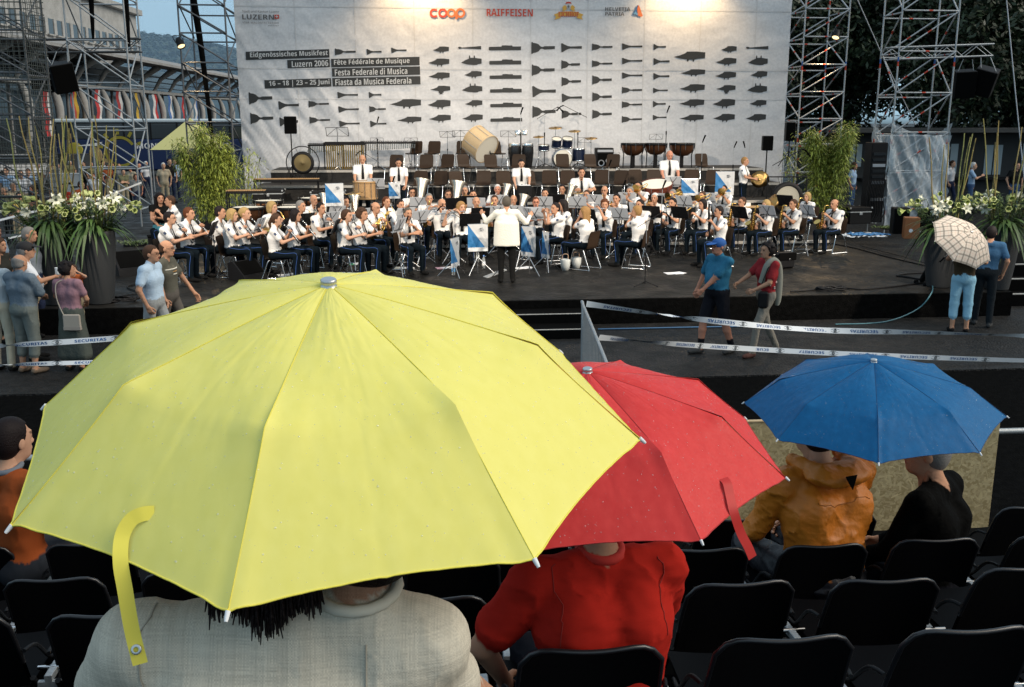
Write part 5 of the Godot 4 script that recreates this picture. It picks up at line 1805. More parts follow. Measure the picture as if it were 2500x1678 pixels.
		for k in 3:
			var a := TAU * k / 3.0
			part(t, "leg", tube_mesh([Vector3(0, .4, 0), Vector3(cos(a) * .26, .01, sin(a) * .26)], .01, 5), M.chrome)
	var tt := thing("percussion_table", "small wooden percussion table before the cymbal player", "table", Vector3(8.454, 0, -24.6))
	part(tt, "table_top", box_mesh(Vector3(.75, .03, .4), .005, Vector3(0, .9, 0)), M.wood)
	for x in [-.32, .32]:
		for z in [-.15, .15]:
			part(tt, "leg", tube_mesh([Vector3(x, 0, z), Vector3(x, .89, z)], .014, 6), M.black)
	part(tt, "snare", cyl_band(.14, .92, 1.0), M.skin_drum)
	# loudspeakers on poles and on the floor
	box_speaker("pole_speaker", "black loudspeaker on a pole above the left gong", Vector3(-3.519, 1.25, -29.9), Vector3(.36, .5, .3), .1, 1.42)
	box_speaker("pole_speaker", "black loudspeaker on a pole behind the cymbal player", Vector3(10.258, .85, -28.2), Vector3(.3, .42, .28), -.2, 1.35)
	box_speaker("pole_speaker", "black loudspeaker beside the right edge of the backdrop", Vector3(12.076, 1.6, -31.2), Vector3(.3, .6, .3), -.2, .8)
	box_speaker("floor_speaker", "tall dark floor loudspeaker in front of the plastic sheet", Vector3(13.375, 0, -26.053), Vector3(.42, .72, .45), -.25, .0)
	box_speaker("floor_speaker", "small dark floor loudspeaker behind the wooden box", Vector3(14.515, 0, -26.766), Vector3(.4, .6, .4), -.3, .0)
	var wbx := thing("wooden_box", "orange brown wooden loudspeaker box with a pale round badge", "box", Vector3(13.126, 0, -24.923), -.35)
	part(wbx, "cabinet", box_mesh(Vector3(.38, .56, .38), .015, Vector3(0, .28, 0)), mat(Color(.28, .10, .03), .5))
	var bd2 := MB.new()
	bd2.disc(Vector3(-.02, .22, .192), Vector3(0, 0, 1), .05, 18)
	part(wbx, "badge", bd2.mesh(), M.white_paper)
	wedge("wedge monitor on the stage behind the left vases", Vector3(-5.757, 0, -20.677), .6, 1.25)
	wedge("wedge monitor in front of the ponytailed clarinettist", Vector3(-3.293, 0, -19.688), .9)
	var w2 := thing("floor_board", "tilted pale board lying under the music stand before the conductor", "board", Vector3(1.621, 0, -19.563), .5)
	part(w2, "board", box_mesh(Vector3(.5, .03, .14), .004, Vector3(0, .06, 0)), M.galv, Vector3.ZERO, Basis(Vector3(0, 0, 1), .25))
	# things on the floor
	for q in [["clear water bottle with blue label beside the ponytailed clarinettist", Vector3(-3.135, 0, -20.751), Color(.2, .45, .7)], ["water bottle with blue label under the hanging blue cloth", Vector3(.781, 0, -19.807), Color(.15, .4, .7)], ["clear bottle with white label left of the conductor", Vector3(1.458, 0, -20.64), Color(.7, .7, .7)], ["clear bottle beside the conductor's trousers", Vector3(1.392, 0, -21.629), Color(.6, .65, .65)]]:
		var t := thing("water_bottle", q[0], "bottle", q[1], .0, "water bottles on the stage floor")
		var b := MB.new()
		b.lathe([Vector2(0, 0), Vector2(.035, .002), Vector2(.038, .06), Vector2(.038, .17), Vector2(.03, .21), Vector2(.013, .25), Vector2(.013, .27), Vector2(0, .272)], 12)
		part(t, "bottle", b.mesh(), M.glass)
		part(t, "bottle_label", cyl_band(.0385, .07, .15), mat(q[2], .5))
		part(t, "cap", cyl_band(.016, .262, .285), mat(Color(.1, .25, .6), .4))
	for q in [["white plastic cup bag beside the flute player's feet", Vector3(3.143, 0, -20.239)], ["green and white bag under the flute player's chair", Vector3(3.421, 0, -20.503)]]:
		var t := thing("carrier_bag", q[0], "bag", q[1])
		var b := MB.new()
		b.lathe([Vector2(0, 0), Vector2(.07, .0), Vector2(.1, .1), Vector2(.11, .22), Vector2(.07, .24), Vector2(.0, .2)], 10)
		part(t, "bag", b.mesh(), mat(Color(.55, .57, .55), .6))
		part(t, "handle", tube_mesh(curve([Vector3(-.06, .22, 0), Vector3(-.05, .33, 0), Vector3(.05, .33, 0), Vector3(.06, .22, 0)], 4), .008, 5), mat(Color(.45, .30, .2), .6))
	var bg := thing("black_bag", "black shoulder bag on the floor beside the saxophonists", "bag", Vector3(7.825, 0, -20.063), .2)
	part(bg, "bag_body", box_mesh(Vector3(.42, .34, .2), .05, Vector3(0, .17, 0)), M.black)
	part(bg, "flap", box_mesh(Vector3(.43, .16, .03), .012, Vector3(0, .26, .1)), M.black_matte)
	part(bg, "buckle", box_mesh(Vector3(.05, .03, .012), .003, Vector3(.05, .2, .118)), M.chrome)
	var k_sheet := 0
	for q in [["white sheets lying under the music stand right of the conductor", Vector3(2.277, 0, -20.617), .3], ["pink sheet lying under the oboist's chair", Vector3(.63, 0, -20.781), .2], ["white booklet lying beside the front clarinettist", Vector3(-.237, 0, -20.868), -.2], ["sheet music lying on the floor under the bass clarinet", Vector3(5.293, 0, -19.574), .1], ["white sheet lying under the second row of clarinets", Vector3(-2.591, 0, -20.143), .3], ["green folder lying under the boyish clarinettist", Vector3(-1.24, 0, -21.575), .0]]:
		var t := thing("sheet_of_paper", q[0], "paper", q[1], q[2], "papers on the stage floor")
		part(t, "sheet", box_mesh(Vector3(.36, .006, .26), .0, Vector3(0, .005, 0)), mat([Color(.62, .62, .62), Color(.6, .35, .4), Color(.6, .58, .5), Color(.6, .6, .62), Color(.6, .6, .6), Color(.05, .28, .15)][k_sheet], .8))
		part(t, "sheet", box_mesh(Vector3(.3, .006, .22), .0, Vector3(.06, .012, .05)), M.white_paper, Vector3.ZERO, Basis(Vector3.UP, .4))
		k_sheet += 1
	var bf := thing("folded_cloth", "crumpled blue and white cloth on the floor behind the last saxophonist", "cloth", Vector3(11.94, 0, -25.227))
	for s in 2:
		var b := MB.new()
		var nz := noise(1.2, 3, FastNoiseLite.TYPE_SIMPLEX_SMOOTH, 60 + s)
		for j in 12:
			for i in 18:
				var c := []
				for d in [[0, 0], [1, 0], [1, 1], [0, 1]]:
					var u: float = (i + d[0]) / 18.0 - .5
					var v: float = (j + d[1]) / 12.0 - .5
					c.append(Vector3(u * 1.05 + s * .12, .05 + .1 * absf(nz.get_noise_2d(u * 6.0, v * 5.0)) + s * .03, v * (.8 - .35 * s) + s * .1))
				b.quad(c[0], c[1], c[2], c[3])
		part(bf, "fold", b.mesh(), mat(Color(.68, .69, .70), .7) if s == 0 else mat(Color(.03, .16, .36), .6))
	cable("pair of black cables running from the last chair to the right vase", [Vector3(10.33, .02, -24.494), Vector3(10.701, .02, -23.12), Vector3(10.776, .02, -21.552), Vector3(10.966, .02, -19.793)], .016, M.black)
	cable("thin black cable on the right half of the stage floor", [Vector3(11.043, .02, -23.407), Vector3(11.131, .02, -21.87), Vector3(11.12, .02, -20.518), Vector3(11.028, .02, -19.906)], .009, M.black)
	cable("black cable lying along the front edge of the stage", [Vector3(6.827, .02, -17.135), Vector3(7.307, .02, -17.265), Vector3(7.834, .02, -17.484), Vector3(8.249, .02, -17.261), Vector3(8.946, .02, -17.466), Vector3(9.761, .02, -17.861)], .016, M.black)
	var coil := []
	for k in 40:
		var a := k * .6
		coil.append(Vector3(7.657, .03, -17.261) + Vector3(cos(a) * (.25 + .05 * sin(k * 1.7)), .02 * (k % 3), sin(a) * (.12 + .03 * sin(k * 2.3))))
	cable("coil of black cable on the front edge of the stage", coil, .014, M.black)
	cable("looped black cable before the right vase", [Vector3(10.584, .02, -19.082), Vector3(10, .02, -18.975), Vector3(9.663, .02, -18.739), Vector3(9.822, .02, -18.46), Vector3(9.996, .02, -17.838)], .018, M.black)
	cable("blue green cable hanging down from the stage front at the right", [Vector3(9.827, .02, -17.661), Vector3(9.344, .015, -16.78), Vector3(9.057, -.267, -16.7), Vector3(8.316, -.43, -16.422), Vector3(7.354, -.43, -16.302)], .012, mat(Color(.05, .16, .2), .5))
	cable("blue cable lying along the foot of the stage front", [Vector3(3.115, -.43, -16.309), Vector3(3.831, -.43, -16.305), Vector3(4.845, -.43, -16.307), Vector3(5.859, -.43, -16.275)], .014, mat(Color(.04, .12, .24), .5))
	cable("black cables curling on the stage left of the walkers", [Vector3(-5.328, .02, -17.391), Vector3(-5.195, .02, -17.906), Vector3(-4.984, .02, -18.183), Vector3(-5.394, .02, -18.897), Vector3(-5.134, .02, -19.348)], .014, M.black)
	var coil2 := []
	for k in 36:
		var a := k * .55
		coil2.append(Vector3(-5.108, .03, -17.393) + Vector3(cos(a) * (.28 + .05 * sin(k * 1.9)), .02 * (k % 3), sin(a) * (.16 + .03 * sin(k * 2.1))))
	cable("coil of black cable at the foot of the left vases", coil2, .014, M.black)
	build_barrier_and_tape()
	# cloths on the stands
	stand_banner("blue and white cloth on a stand behind the left clarinets", Vector3(-1.764, 0, -22.6), .35, .42, .5, 1.68)
	stand_banner("largest blue and white cloth left of the conductor", Vector3(1.285, 0, -19.9), .2, .42, .55, 1.02)
	stand_banner("narrow blue cloth seen sideways before the flutes", Vector3(.788, 0, -19.6), 1.1, .42, .58, .78)
	stand_banner("blue and white cloth right behind the conductor's right arm", Vector3(2.311, 0, -19.7), -.7, .34, .6, .98)
	stand_banner("narrow bright blue cloth right of the conductor", Vector3(2.733, 0, -20.2), -1.25, .32, .55, .82)
	stand_banner("blue and white cloth left of the trombone player", Vector3(6.98, .12, -24.6), .0, .44, .42, 1.5)
	stand_banner("tall blue and white cloth behind the trombone player", Vector3(8.014, .12, -25), .0, .5, .6, 1.65)
	stand_banner("small blue and white cloth before the dark haired percussionist", Vector3(-.474, .12, -25.4), .3, .3, .4, 1.4)

func cyl_disc(r: float, y: float) -> ArrayMesh:
	var b := MB.new()
	b.disc(Vector3(0, y, 0), Vector3.UP, r, 20)
	return b.mesh()

func cyl_band(r: float, y0: float, y1: float) -> ArrayMesh:
	var b := MB.new()
	b.lathe([Vector2(r, y0), Vector2(r, y1), Vector2(.0, y1 + .001)], 16)
	return b.mesh()

func build_kit(at: Vector3) -> void:
	var t := thing("drum_kit", "blue drum kit with cymbals on the top riser", "drum kit", at)
	var blue := mat(Color(.004, .009, .03), .3)
	var add := func(called: String, o: Vector3, b: Basis, r: float, l: float) -> void:
		var s := MB.new()
		s.lathe([Vector2(r, -l * .5), Vector2(r, l * .5)], 22, Transform3D(b, o))
		var d := part(t, called, s.mesh(), blue)
		for e in [-1.0, 1.0]:
			var h := MB.new()
			h.disc(o + b * Vector3(0, e * l * .5, 0), b * Vector3(0, e, 0), r, 22)
			part(d, "head", h.mesh(), M.skin_drum)
			var hp := MB.new()
			hp.lathe([Vector2(r, e * l * .5 - .02), Vector2(r + .014, e * l * .5 - .02), Vector2(r + .014, e * l * .5 + .015), Vector2(r, e * l * .5 + .015)], 22, Transform3D(b, o))
			part(d, "hoop", hp.mesh(), M.chrome)
	add.call("bass_drum", Vector3(0, .29, .1), Basis(Vector3.RIGHT, PI / 2), .28, .4)
	add.call("tom", Vector3(-.16, .78, .02), Basis(Vector3.RIGHT, .4), .15, .24)
	add.call("tom", Vector3(.18, .78, .02), Basis(Vector3.RIGHT, .4), .16, .26)
	add.call("floor_tom", Vector3(.55, .4, -.05), Basis(), .2, .36)
	add.call("snare_drum", Vector3(-.55, .62, -.1), Basis(Vector3.RIGHT, .1), .18, .15)
	for q in [[-.18, 1.22, -.1, .22], [.42, 1.12, -.1, .2], [-.72, .95, .0, .18], [.95, .9, -.1, .2]]:
		part(t, "cymbal", cymbal_mesh(q[3]), M.cymbal, Vector3(q[0], q[1], q[2]), Basis(Vector3(1, 0, .3).normalized(), .2))
		part(t, "cymbal_pole", tube_mesh([Vector3(q[0], .02, q[2]), Vector3(q[0], q[1], q[2])], .01, 5), M.chrome)
		for k in 3:
			var a := TAU * k / 3.0
			part(t, "stand_leg", tube_mesh([Vector3(q[0], .35, q[2]), Vector3(q[0] + cos(a) * .22, .01, q[2] + sin(a) * .22)], .009, 4), M.chrome)

func build_barrier_and_tape() -> void:
	# crowd barrier running towards the stage
	var t := thing("crowd_barrier", "grey steel crowd barrier standing end on before the stage steps", "barrier", Vector3(1.980, -.47, -9.820))
	var far := Vector3(.320, 0, -3.360)
	part(t, "frame", tube_mesh(curve([Vector3(0, .08, 0), Vector3(0, 1.0, 0), far * .02 + Vector3(0, 1.06, 0), far * .98 + Vector3(0, 1.06, 0), far + Vector3(0, 1.0, 0), far + Vector3(0, .08, 0)], 3), .022, 8), M.galv)
	part(t, "bottom_rail", tube_mesh([Vector3(0, .2, 0), far + Vector3(0, .2, 0)], .018, 6), M.galv)
	for k in 17:
		var p := far * ((k + 1) / 18.0)
		part(t, "bar", tube_mesh([p + Vector3(0, .2, 0), p + Vector3(0, 1.04, 0)], .009, 5), M.galv)
	for p in [far * .08, far * .92]:
		part(t, "foot", tube_mesh([p + Vector3(-.3, .012, 0), p + Vector3(0, .1, 0), p + Vector3(.3, .012, 0)], .018, 6), M.galv)
	tape("upper white security tape from the barrier to the right", [Vector3(2.353, .605, -13.2), Vector3(3.353, .428, -13.3), Vector3(4.58, .241, -13.4), Vector3(5.935, .052, -13.7), Vector3(7.474, .003, -13.6), Vector3(9.06, -.06, -13.5)], .085, true, 1, .75)
	tape("lower white security tape from the barrier to the right", [Vector3(2.189, .531, -11.4), Vector3(3.471, .147, -12.6), Vector3(4.941, -.171, -13.5), Vector3(6.453, -.263, -13.4), Vector3(7.718, -.343, -13.4), Vector3(9.073, -.419, -13.4)], .075, true, 0, .35)
	tape("upper white security tape in front of the bystanders at the left", [Vector3(-5.666, .099, -13.6), Vector3(-5.024, .124, -13.6), Vector3(-4.214, .163, -13.6), Vector3(-3.338, .219, -13.6)], .075, false, 0, .3)
	tape("lower white security tape in front of the bystanders at the left", [Vector3(-5.696, -.169, -13.6), Vector3(-5.054, -.162, -13.6), Vector3(-4.242, -.159, -13.6), Vector3(-3.367, -.157, -13.6)], .06, false, 0, .6)
	tape("plain white barrier band slanting behind the left vases", [Vector3(-10.069, .682, -25), Vector3(-8.975, .944, -25.5), Vector3(-8.295, 1.019, -26.5), Vector3(-7.766, 1.309, -29.5)], .05, false, 9, .0)
	tape("lower plain white barrier band behind the left vases", [Vector3(-9.83, .262, -25), Vector3(-9.028, .418, -25.5), Vector3(-8.332, .619, -26.5), Vector3(-7.814, .713, -29.5)], .04, false, 9, .0)

func tape(label: String, pts: Array, w: float, flipped: bool, twist: int, tilt: float) -> void:
	var t := thing("barrier_tape", label, "tape", pts[0], .0, "white security tapes")
	var c := curve(pts, 10)
	var b := MB.new()
	var m := c.size()
	var ups := []
	for k in m:
		var u := float(k) / (m - 1)
		var dir: Vector3 = (c[mini(k + 1, m - 1)] - c[maxi(k - 1, 0)]).normalized()
		var an := tilt
		if twist == 1:
			an = tilt * sin(u * 9.0) + (1.2 * exp(-pow((u - .24) / .04, 2.0)) + .4 * exp(-pow((u - .93) / .06, 2.0)))
		elif twist == 0:
			an = tilt * sin(u * 7.0 + 1.0) + 1.0 * exp(-pow((u - .12) / .05, 2.0))
		var up := Vector3.UP.rotated(dir, an)
		up = (up - dir * up.dot(dir)).normalized()
		ups.append(up)
		var nn := up.cross(dir) * -1.0
		var p: Vector3 = c[k] - pts[0]
		b.vert(p + up * w * .5, nn)
		b.vert(p - up * w * .5, nn)
	for k in m - 1:
		b.tri(k * 2, k * 2 + 1, k * 2 + 3); b.tri(k * 2, k * 2 + 3, k * 2 + 2)
	part(t, "band", b.mesh(), mat(Color(.72, .74, .76), .45))
	if twist == 9:
		return
	# printed words and eyes, following the band
	var length := .0
	var at := [.0]
	for k in m - 1:
		length += c[k].distance_to(c[k + 1])
		at.append(length)
	var blue := mat(Color(.015, .09, .28), .5)
	var s := .22
	while s < length - .7:
		for bit in 2:
			var sc := s + (.24 if bit == 0 else .58)
			var k := 0
			while k < m - 2 and at[k + 1] < sc:
				k += 1
			var f: float = (sc - at[k]) / maxf(.001, at[k + 1] - at[k])
			var p: Vector3 = c[k].lerp(c[k + 1], f) - pts[0]
			var dir: Vector3 = (c[k + 1] - c[k]).normalized()
			var up: Vector3 = ups[k].lerp(ups[k + 1], f).normalized()
			var ex := dir
			var ey := up
			if flipped:
				ex = -dir
				ey = -up
			var ez := ex.cross(ey).normalized()
			var off := ez * .004
			if bit == 0:
				text_on(t, "lettering", "SECURITAS", p + off - ey * w * .26, ex, ey, .42, w * .52, blue, 0)
			else:
				var eb := MB.new()
				for q in 20:
					var a0 := TAU * q / 20.0
					var a1 := TAU * (q + 1) / 20.0
					eb.quad(ex * cos(a0) * .022 + ey * sin(a0) * .022, ex * cos(a0) * .013 + ey * sin(a0) * .013, ex * cos(a1) * .013 + ey * sin(a1) * .013, ex * cos(a1) * .022 + ey * sin(a1) * .022)
				for sg in [1.0, -1.0]:
					for q in 8:
						var u0 := -.075 + q * .018
						var u1 := u0 + .018
						var h0: float = sg * .036 * (1.0 - pow(u0 / .08, 2.0)) + .004 * sg
						var h1: float = sg * .036 * (1.0 - pow(u1 / .08, 2.0)) + .004 * sg
						eb.quad(ex * u0 + ey * h0 * .8, ex * u1 + ey * h1 * .8, ex * u1 + ey * h1 * .62, ex * u0 + ey * h0 * .62)
				eb.disc(Vector3.ZERO, ez, .007, 8)
				part(t, "eye_mark", eb.mesh(), M.black_matte, p + off * .8)
		s += .78


# ---------------------------------------------------------------- bodies: a distance field meshed as surface nets
class Field:
	var lo: Vector3
	var cell: float
	var nx: int
	var ny: int
	var nz: int
	var d := PackedFloat32Array()
	var id := PackedByteArray()
	var raw := PackedFloat32Array()
	func _init(a: Vector3, b: Vector3, c: float) -> void:
		lo = a
		cell = c
		nx = int((b.x - a.x) / c) + 2
		ny = int((b.y - a.y) / c) + 2
		nz = int((b.z - a.z) / c) + 2
		d.resize(nx * ny * nz)
		d.fill(1.0)
		raw.resize(nx * ny * nz)
		raw.fill(1.0)
		id.resize(nx * ny * nz)
	# tapered capsule, or with sq an ellipse-like section: sq scales distances along z
	func cap(a: Vector3, b: Vector3, ra: float, rb: float, what: int, k := .03) -> void:
		var m := maxf(ra, rb) + maxf(k, cell * 2.5)
		var x0 := clampi(int((minf(a.x, b.x) - m - lo.x) / cell), 0, nx - 1)
		var x1 := clampi(int((maxf(a.x, b.x) + m - lo.x) / cell) + 1, 0, nx - 1)
		var y0 := clampi(int((minf(a.y, b.y) - m - lo.y) / cell), 0, ny - 1)
		var y1 := clampi(int((maxf(a.y, b.y) + m - lo.y) / cell) + 1, 0, ny - 1)
		var z0 := clampi(int((minf(a.z, b.z) - m - lo.z) / cell), 0, nz - 1)
		var z1 := clampi(int((maxf(a.z, b.z) + m - lo.z) / cell) + 1, 0, nz - 1)
		var ba := b - a
		var il := 1.0 / maxf(ba.length_squared(), 1e-9)
		var dr := rb - ra
		var ik := .25 / k
		for z in range(z0, z1 + 1):
			for y in range(y0, y1 + 1):
				var i := (z * ny + y) * nx + x0
				var p := Vector3(lo.x + x0 * cell, lo.y + y * cell, lo.z + z * cell) - a
				for x in range(x0, x1 + 1):
					var h := clampf(p.dot(ba) * il, .0, 1.0)
					var e := (p - ba * h).length() - ra - dr * h
					if e < raw[i]:
						raw[i] = e
						id[i] = what
					var o := d[i]
					var q := k - absf(o - e)
					d[i] = minf(o, e) - (q * q * ik if q > .0 else .0)
					p.x += cell
					i += 1
	func ell(o: Vector3, r: Vector3, what: int, k := .03, b := Basis()) -> void:
		var m := maxf(r.x, maxf(r.y, r.z)) + maxf(k, cell * 2.5)
		var x0 := clampi(int((o.x - m - lo.x) / cell), 0, nx - 1)
		var x1 := clampi(int((o.x + m - lo.x) / cell) + 1, 0, nx - 1)
		var y0 := clampi(int((o.y - m - lo.y) / cell), 0, ny - 1)
		var y1 := clampi(int((o.y + m - lo.y) / cell) + 1, 0, ny - 1)
		var z0 := clampi(int((o.z - m - lo.z) / cell), 0, nz - 1)
		var z1 := clampi(int((o.z + m - lo.z) / cell) + 1, 0, nz - 1)
		var bi := b.transposed()
		var ir := Vector3.ONE / r
		var ik := .25 / k
		for z in range(z0, z1 + 1):
			for y in range(y0, y1 + 1):
				var i := (z * ny + y) * nx + x0
				for x in range(x0, x1 + 1):
					var p := bi * (Vector3(lo.x + x * cell, lo.y + y * cell, lo.z + z * cell) - o)
					var u := p * ir
					var k0 := u.length()
					var e := k0 * (k0 - 1.0) / maxf((u * ir).length(), 1e-6)
					if e < raw[i]:
						raw[i] = e
						id[i] = what
					var c := d[i]
					var q := k - absf(c - e)
					d[i] = minf(c, e) - (q * q * ik if q > .0 else .0)
					i += 1
	# keep only what lies behind the plane
	func cut(o: Vector3, n: Vector3, k := .02) -> void:
		var i := 0
		for z in nz:
			for y in ny:
				for x in nx:
					if d[i] < .2:
						var e := (Vector3(lo.x + x * cell, lo.y + y * cell, lo.z + z * cell) - o).dot(n)
						var q := k - absf(d[i] - e)
						d[i] = maxf(d[i], e) + (q * q * .25 / k if q > .0 else .0)
					i += 1
	func dent(o: Vector3, r: float, k := .01) -> void:
		var m := r + k + cell
		for z in range(clampi(int((o.z - m - lo.z) / cell), 0, nz - 1), clampi(int((o.z + m - lo.z) / cell) + 2, 0, nz)):
			for y in range(clampi(int((o.y - m - lo.y) / cell), 0, ny - 1), clampi(int((o.y + m - lo.y) / cell) + 2, 0, ny)):
				for x in range(clampi(int((o.x - m - lo.x) / cell), 0, nx - 1), clampi(int((o.x + m - lo.x) / cell) + 2, 0, nx)):
					var i := (z * ny + y) * nx + x
					var e := r - (Vector3(lo.x + x * cell, lo.y + y * cell, lo.z + z * cell) - o).length()
					var q := k - absf(d[i] - e)
					d[i] = maxf(d[i], e) + (q * q * .25 / k if q > .0 else .0)
	func surface() -> Dictionary:
		var v := PackedVector3Array()
		var n := PackedVector3Array()
		var ids := PackedByteArray()
		var ix := PackedInt32Array()
		var cellv := PackedInt32Array()
		cellv.resize(nx * ny * nz)
		cellv.fill(-1)
		var sy := nx
		var sz := nx * ny
		var lim := cell * 2.2
		for z in nz - 1:
			for y in ny - 1:
				var i := z * sz + y * sy - 1
				for x in nx - 1:
					i += 1
					var a := d[i]
					if a > lim or a < -lim:
						continue
					var b := d[i + 1]
					var c := d[i + sy]
					var e := d[i + sy + 1]
					var f := d[i + sz]
					var g := d[i + sz + 1]
					var h := d[i + sz + sy]
					var j := d[i + sz + sy + 1]
					var m := int(a < .0) + int(b < .0) + int(c < .0) + int(e < .0) + int(f < .0) + int(g < .0) + int(h < .0) + int(j < .0)
					if m == 0 or m == 8:
						continue
					var s := Vector3.ZERO
					var w := 0
					if (a < .0) != (b < .0):
						s += Vector3(a / (a - b), 0, 0); w += 1
					if (c < .0) != (e < .0):
						s += Vector3(c / (c - e), 1, 0); w += 1
					if (f < .0) != (g < .0):
						s += Vector3(f / (f - g), 0, 1); w += 1
					if (h < .0) != (j < .0):
						s += Vector3(h / (h - j), 1, 1); w += 1
					if (a < .0) != (c < .0):
						s += Vector3(0, a / (a - c), 0); w += 1
					if (b < .0) != (e < .0):
						s += Vector3(1, b / (b - e), 0); w += 1
					if (f < .0) != (h < .0):
						s += Vector3(0, f / (f - h), 1); w += 1
					if (g < .0) != (j < .0):
						s += Vector3(1, g / (g - j), 1); w += 1
					if (a < .0) != (f < .0):
						s += Vector3(0, 0, a / (a - f)); w += 1
					if (b < .0) != (g < .0):
						s += Vector3(1, 0, b / (b - g)); w += 1
					if (c < .0) != (h < .0):
						s += Vector3(0, 1, c / (c - h)); w += 1
					if (e < .0) != (j < .0):
						s += Vector3(1, 1, e / (e - j)); w += 1
					s /= w
					cellv[i] = v.size()
					v.append(lo + (Vector3(x, y, z) + s) * cell)
					n.append(Vector3(b + e + g + j - a - c - f - h, c + e + h + j - a - b - f - g, f + g + h + j - a - b - c - e).normalized())
					ids.append(id[i + int(s.x > .5) + sy * int(s.y > .5) + sz * int(s.z > .5)])
		for z in range(1, nz - 1):
			for y in range(1, ny - 1):
				var i := z * sz + y * sy
				for x in range(1, nx - 1):
					i += 1
					if cellv[i] < 0:
						continue
					var neg := d[i] < .0
					if neg != (d[i + 1] < .0):
						_quad(ix, cellv[i], cellv[i - sy], cellv[i - sy - sz], cellv[i - sz], neg)
					if neg != (d[i + sy] < .0):
						_quad(ix, cellv[i], cellv[i - sz], cellv[i - sz - 1], cellv[i - 1], neg)
					if neg != (d[i + sz] < .0):
						_quad(ix, cellv[i], cellv[i - 1], cellv[i - 1 - sy], cellv[i - sy], neg)
		return {"v": v, "n": n, "id": ids, "ix": ix}
	func _quad(ix: PackedInt32Array, a: int, b: int, c: int, e: int, neg: bool) -> void:
		if a < 0 or b < 0 or c < 0 or e < 0:
			return
		if neg:
			ix.append_array(PackedInt32Array([a, c, b, a, e, c]))
		else:
			ix.append_array(PackedInt32Array([a, b, c, a, c, e]))

func join_into(to: Dictionary, add: Dictionary, xf: Transform3D) -> void:
	var f: int = to.v.size()
	var flip := xf.basis.determinant() < .0
	var nb := xf.basis.inverse().transposed()
	for p in add.v:
		to.v.append(xf * p)
	for p in add.n:
		to.n.append((nb * p).normalized())
	to.id.append_array(add.id)
	var ix: PackedInt32Array = add.ix
	for k in range(0, ix.size(), 3):
		if flip:
			to.ix.append(f + ix[k]); to.ix.append(f + ix[k + 2]); to.ix.append(f + ix[k + 1])
		else:
			to.ix.append(f + ix[k]); to.ix.append(f + ix[k + 1]); to.ix.append(f + ix[k + 2])

func coloured(s: Dictionary, palette: Array) -> ArrayMesh:
	var c := PackedColorArray()
	c.resize(s.v.size())
	for k in s.v.size():
		c[k] = palette[s.id[k]]
	var a := []
	a.resize(Mesh.ARRAY_MAX)
	a[Mesh.ARRAY_VERTEX] = s.v
	a[Mesh.ARRAY_NORMAL] = s.n
	a[Mesh.ARRAY_COLOR] = c
	a[Mesh.ARRAY_INDEX] = s.ix
	var m := ArrayMesh.new()
	m.add_surface_from_arrays(Mesh.PRIMITIVE_TRIANGLES, a)
	return m

# ids: 0 skin 1 shirt 2 trousers 3 shoes 4 socks 5 second shirt colour 6 eye 7 lip 8 brow 9 eye white
var heads := {}
var hand_open: Dictionary
var hand_curl: Dictionary
var hairs := {}

func make_head(cell: float, female: bool) -> Dictionary:
	var key := "%s%s" % [cell, female]
	if heads.has(key):
		return heads[key]
	var f := Field.new(Vector3(-.11, -.2, -.13), Vector3(.11, .15, .14), cell)
	f.ell(Vector3(0, .03, -.015), Vector3(.076, .090, .097), 0, .03)
	f.ell(Vector3(0, -.035, .018), Vector3(.060, .082, .070), 0, .04)
	f.ell(Vector3(0, -.088, .05), Vector3(.03 if not female else .024, .022, .03), 0, .04)
	f.cap(Vector3(-.03, .028, .077), Vector3(.03, .028, .077), .014, .014, 0, .02)
	f.dent(Vector3(-.032, .008, .104), .022, .012)
	f.dent(Vector3(.032, .008, .104), .022, .012)
	f.cap(Vector3(0, .012, .086), Vector3(0, -.028, .104), .008, .013, 0, .014)
	f.ell(Vector3(0, -.034, .094), Vector3(.017, .010, .014), 0, .012)
	f.cap(Vector3(-.018, -.058, .082), Vector3(.018, -.058, .082), .009, .009, 0, .012)
	for s in [-1.0, 1.0]:
		f.ell(Vector3(s * .078, -.006, -.008), Vector3(.010, .032, .020), 0, .012)
		f.ell(Vector3(s * .032, .008, .080), Vector3(.012, .010, .010), 0, .008)
	f.cap(Vector3(0, -.08, -.02), Vector3(0, -.18, -.035), .050 if not female else .043, .054 if not female else .047, 0, .03)
	var s := f.surface()
	for k in s.v.size():
		var p: Vector3 = s.v[k]
		if p.z > .06:
			var ex := absf(absf(p.x) - .032)
			if ex < .012 and absf(p.y - .008) < .0065:
				s.id[k] = 6
			elif ex < .02 and absf(p.y - .031) < .006:
				s.id[k] = 8
			elif absf(p.x) < .024 and absf(p.y + .058) < .007 and p.z > .075:
				s.id[k] = 7
	heads[key] = s
	return s

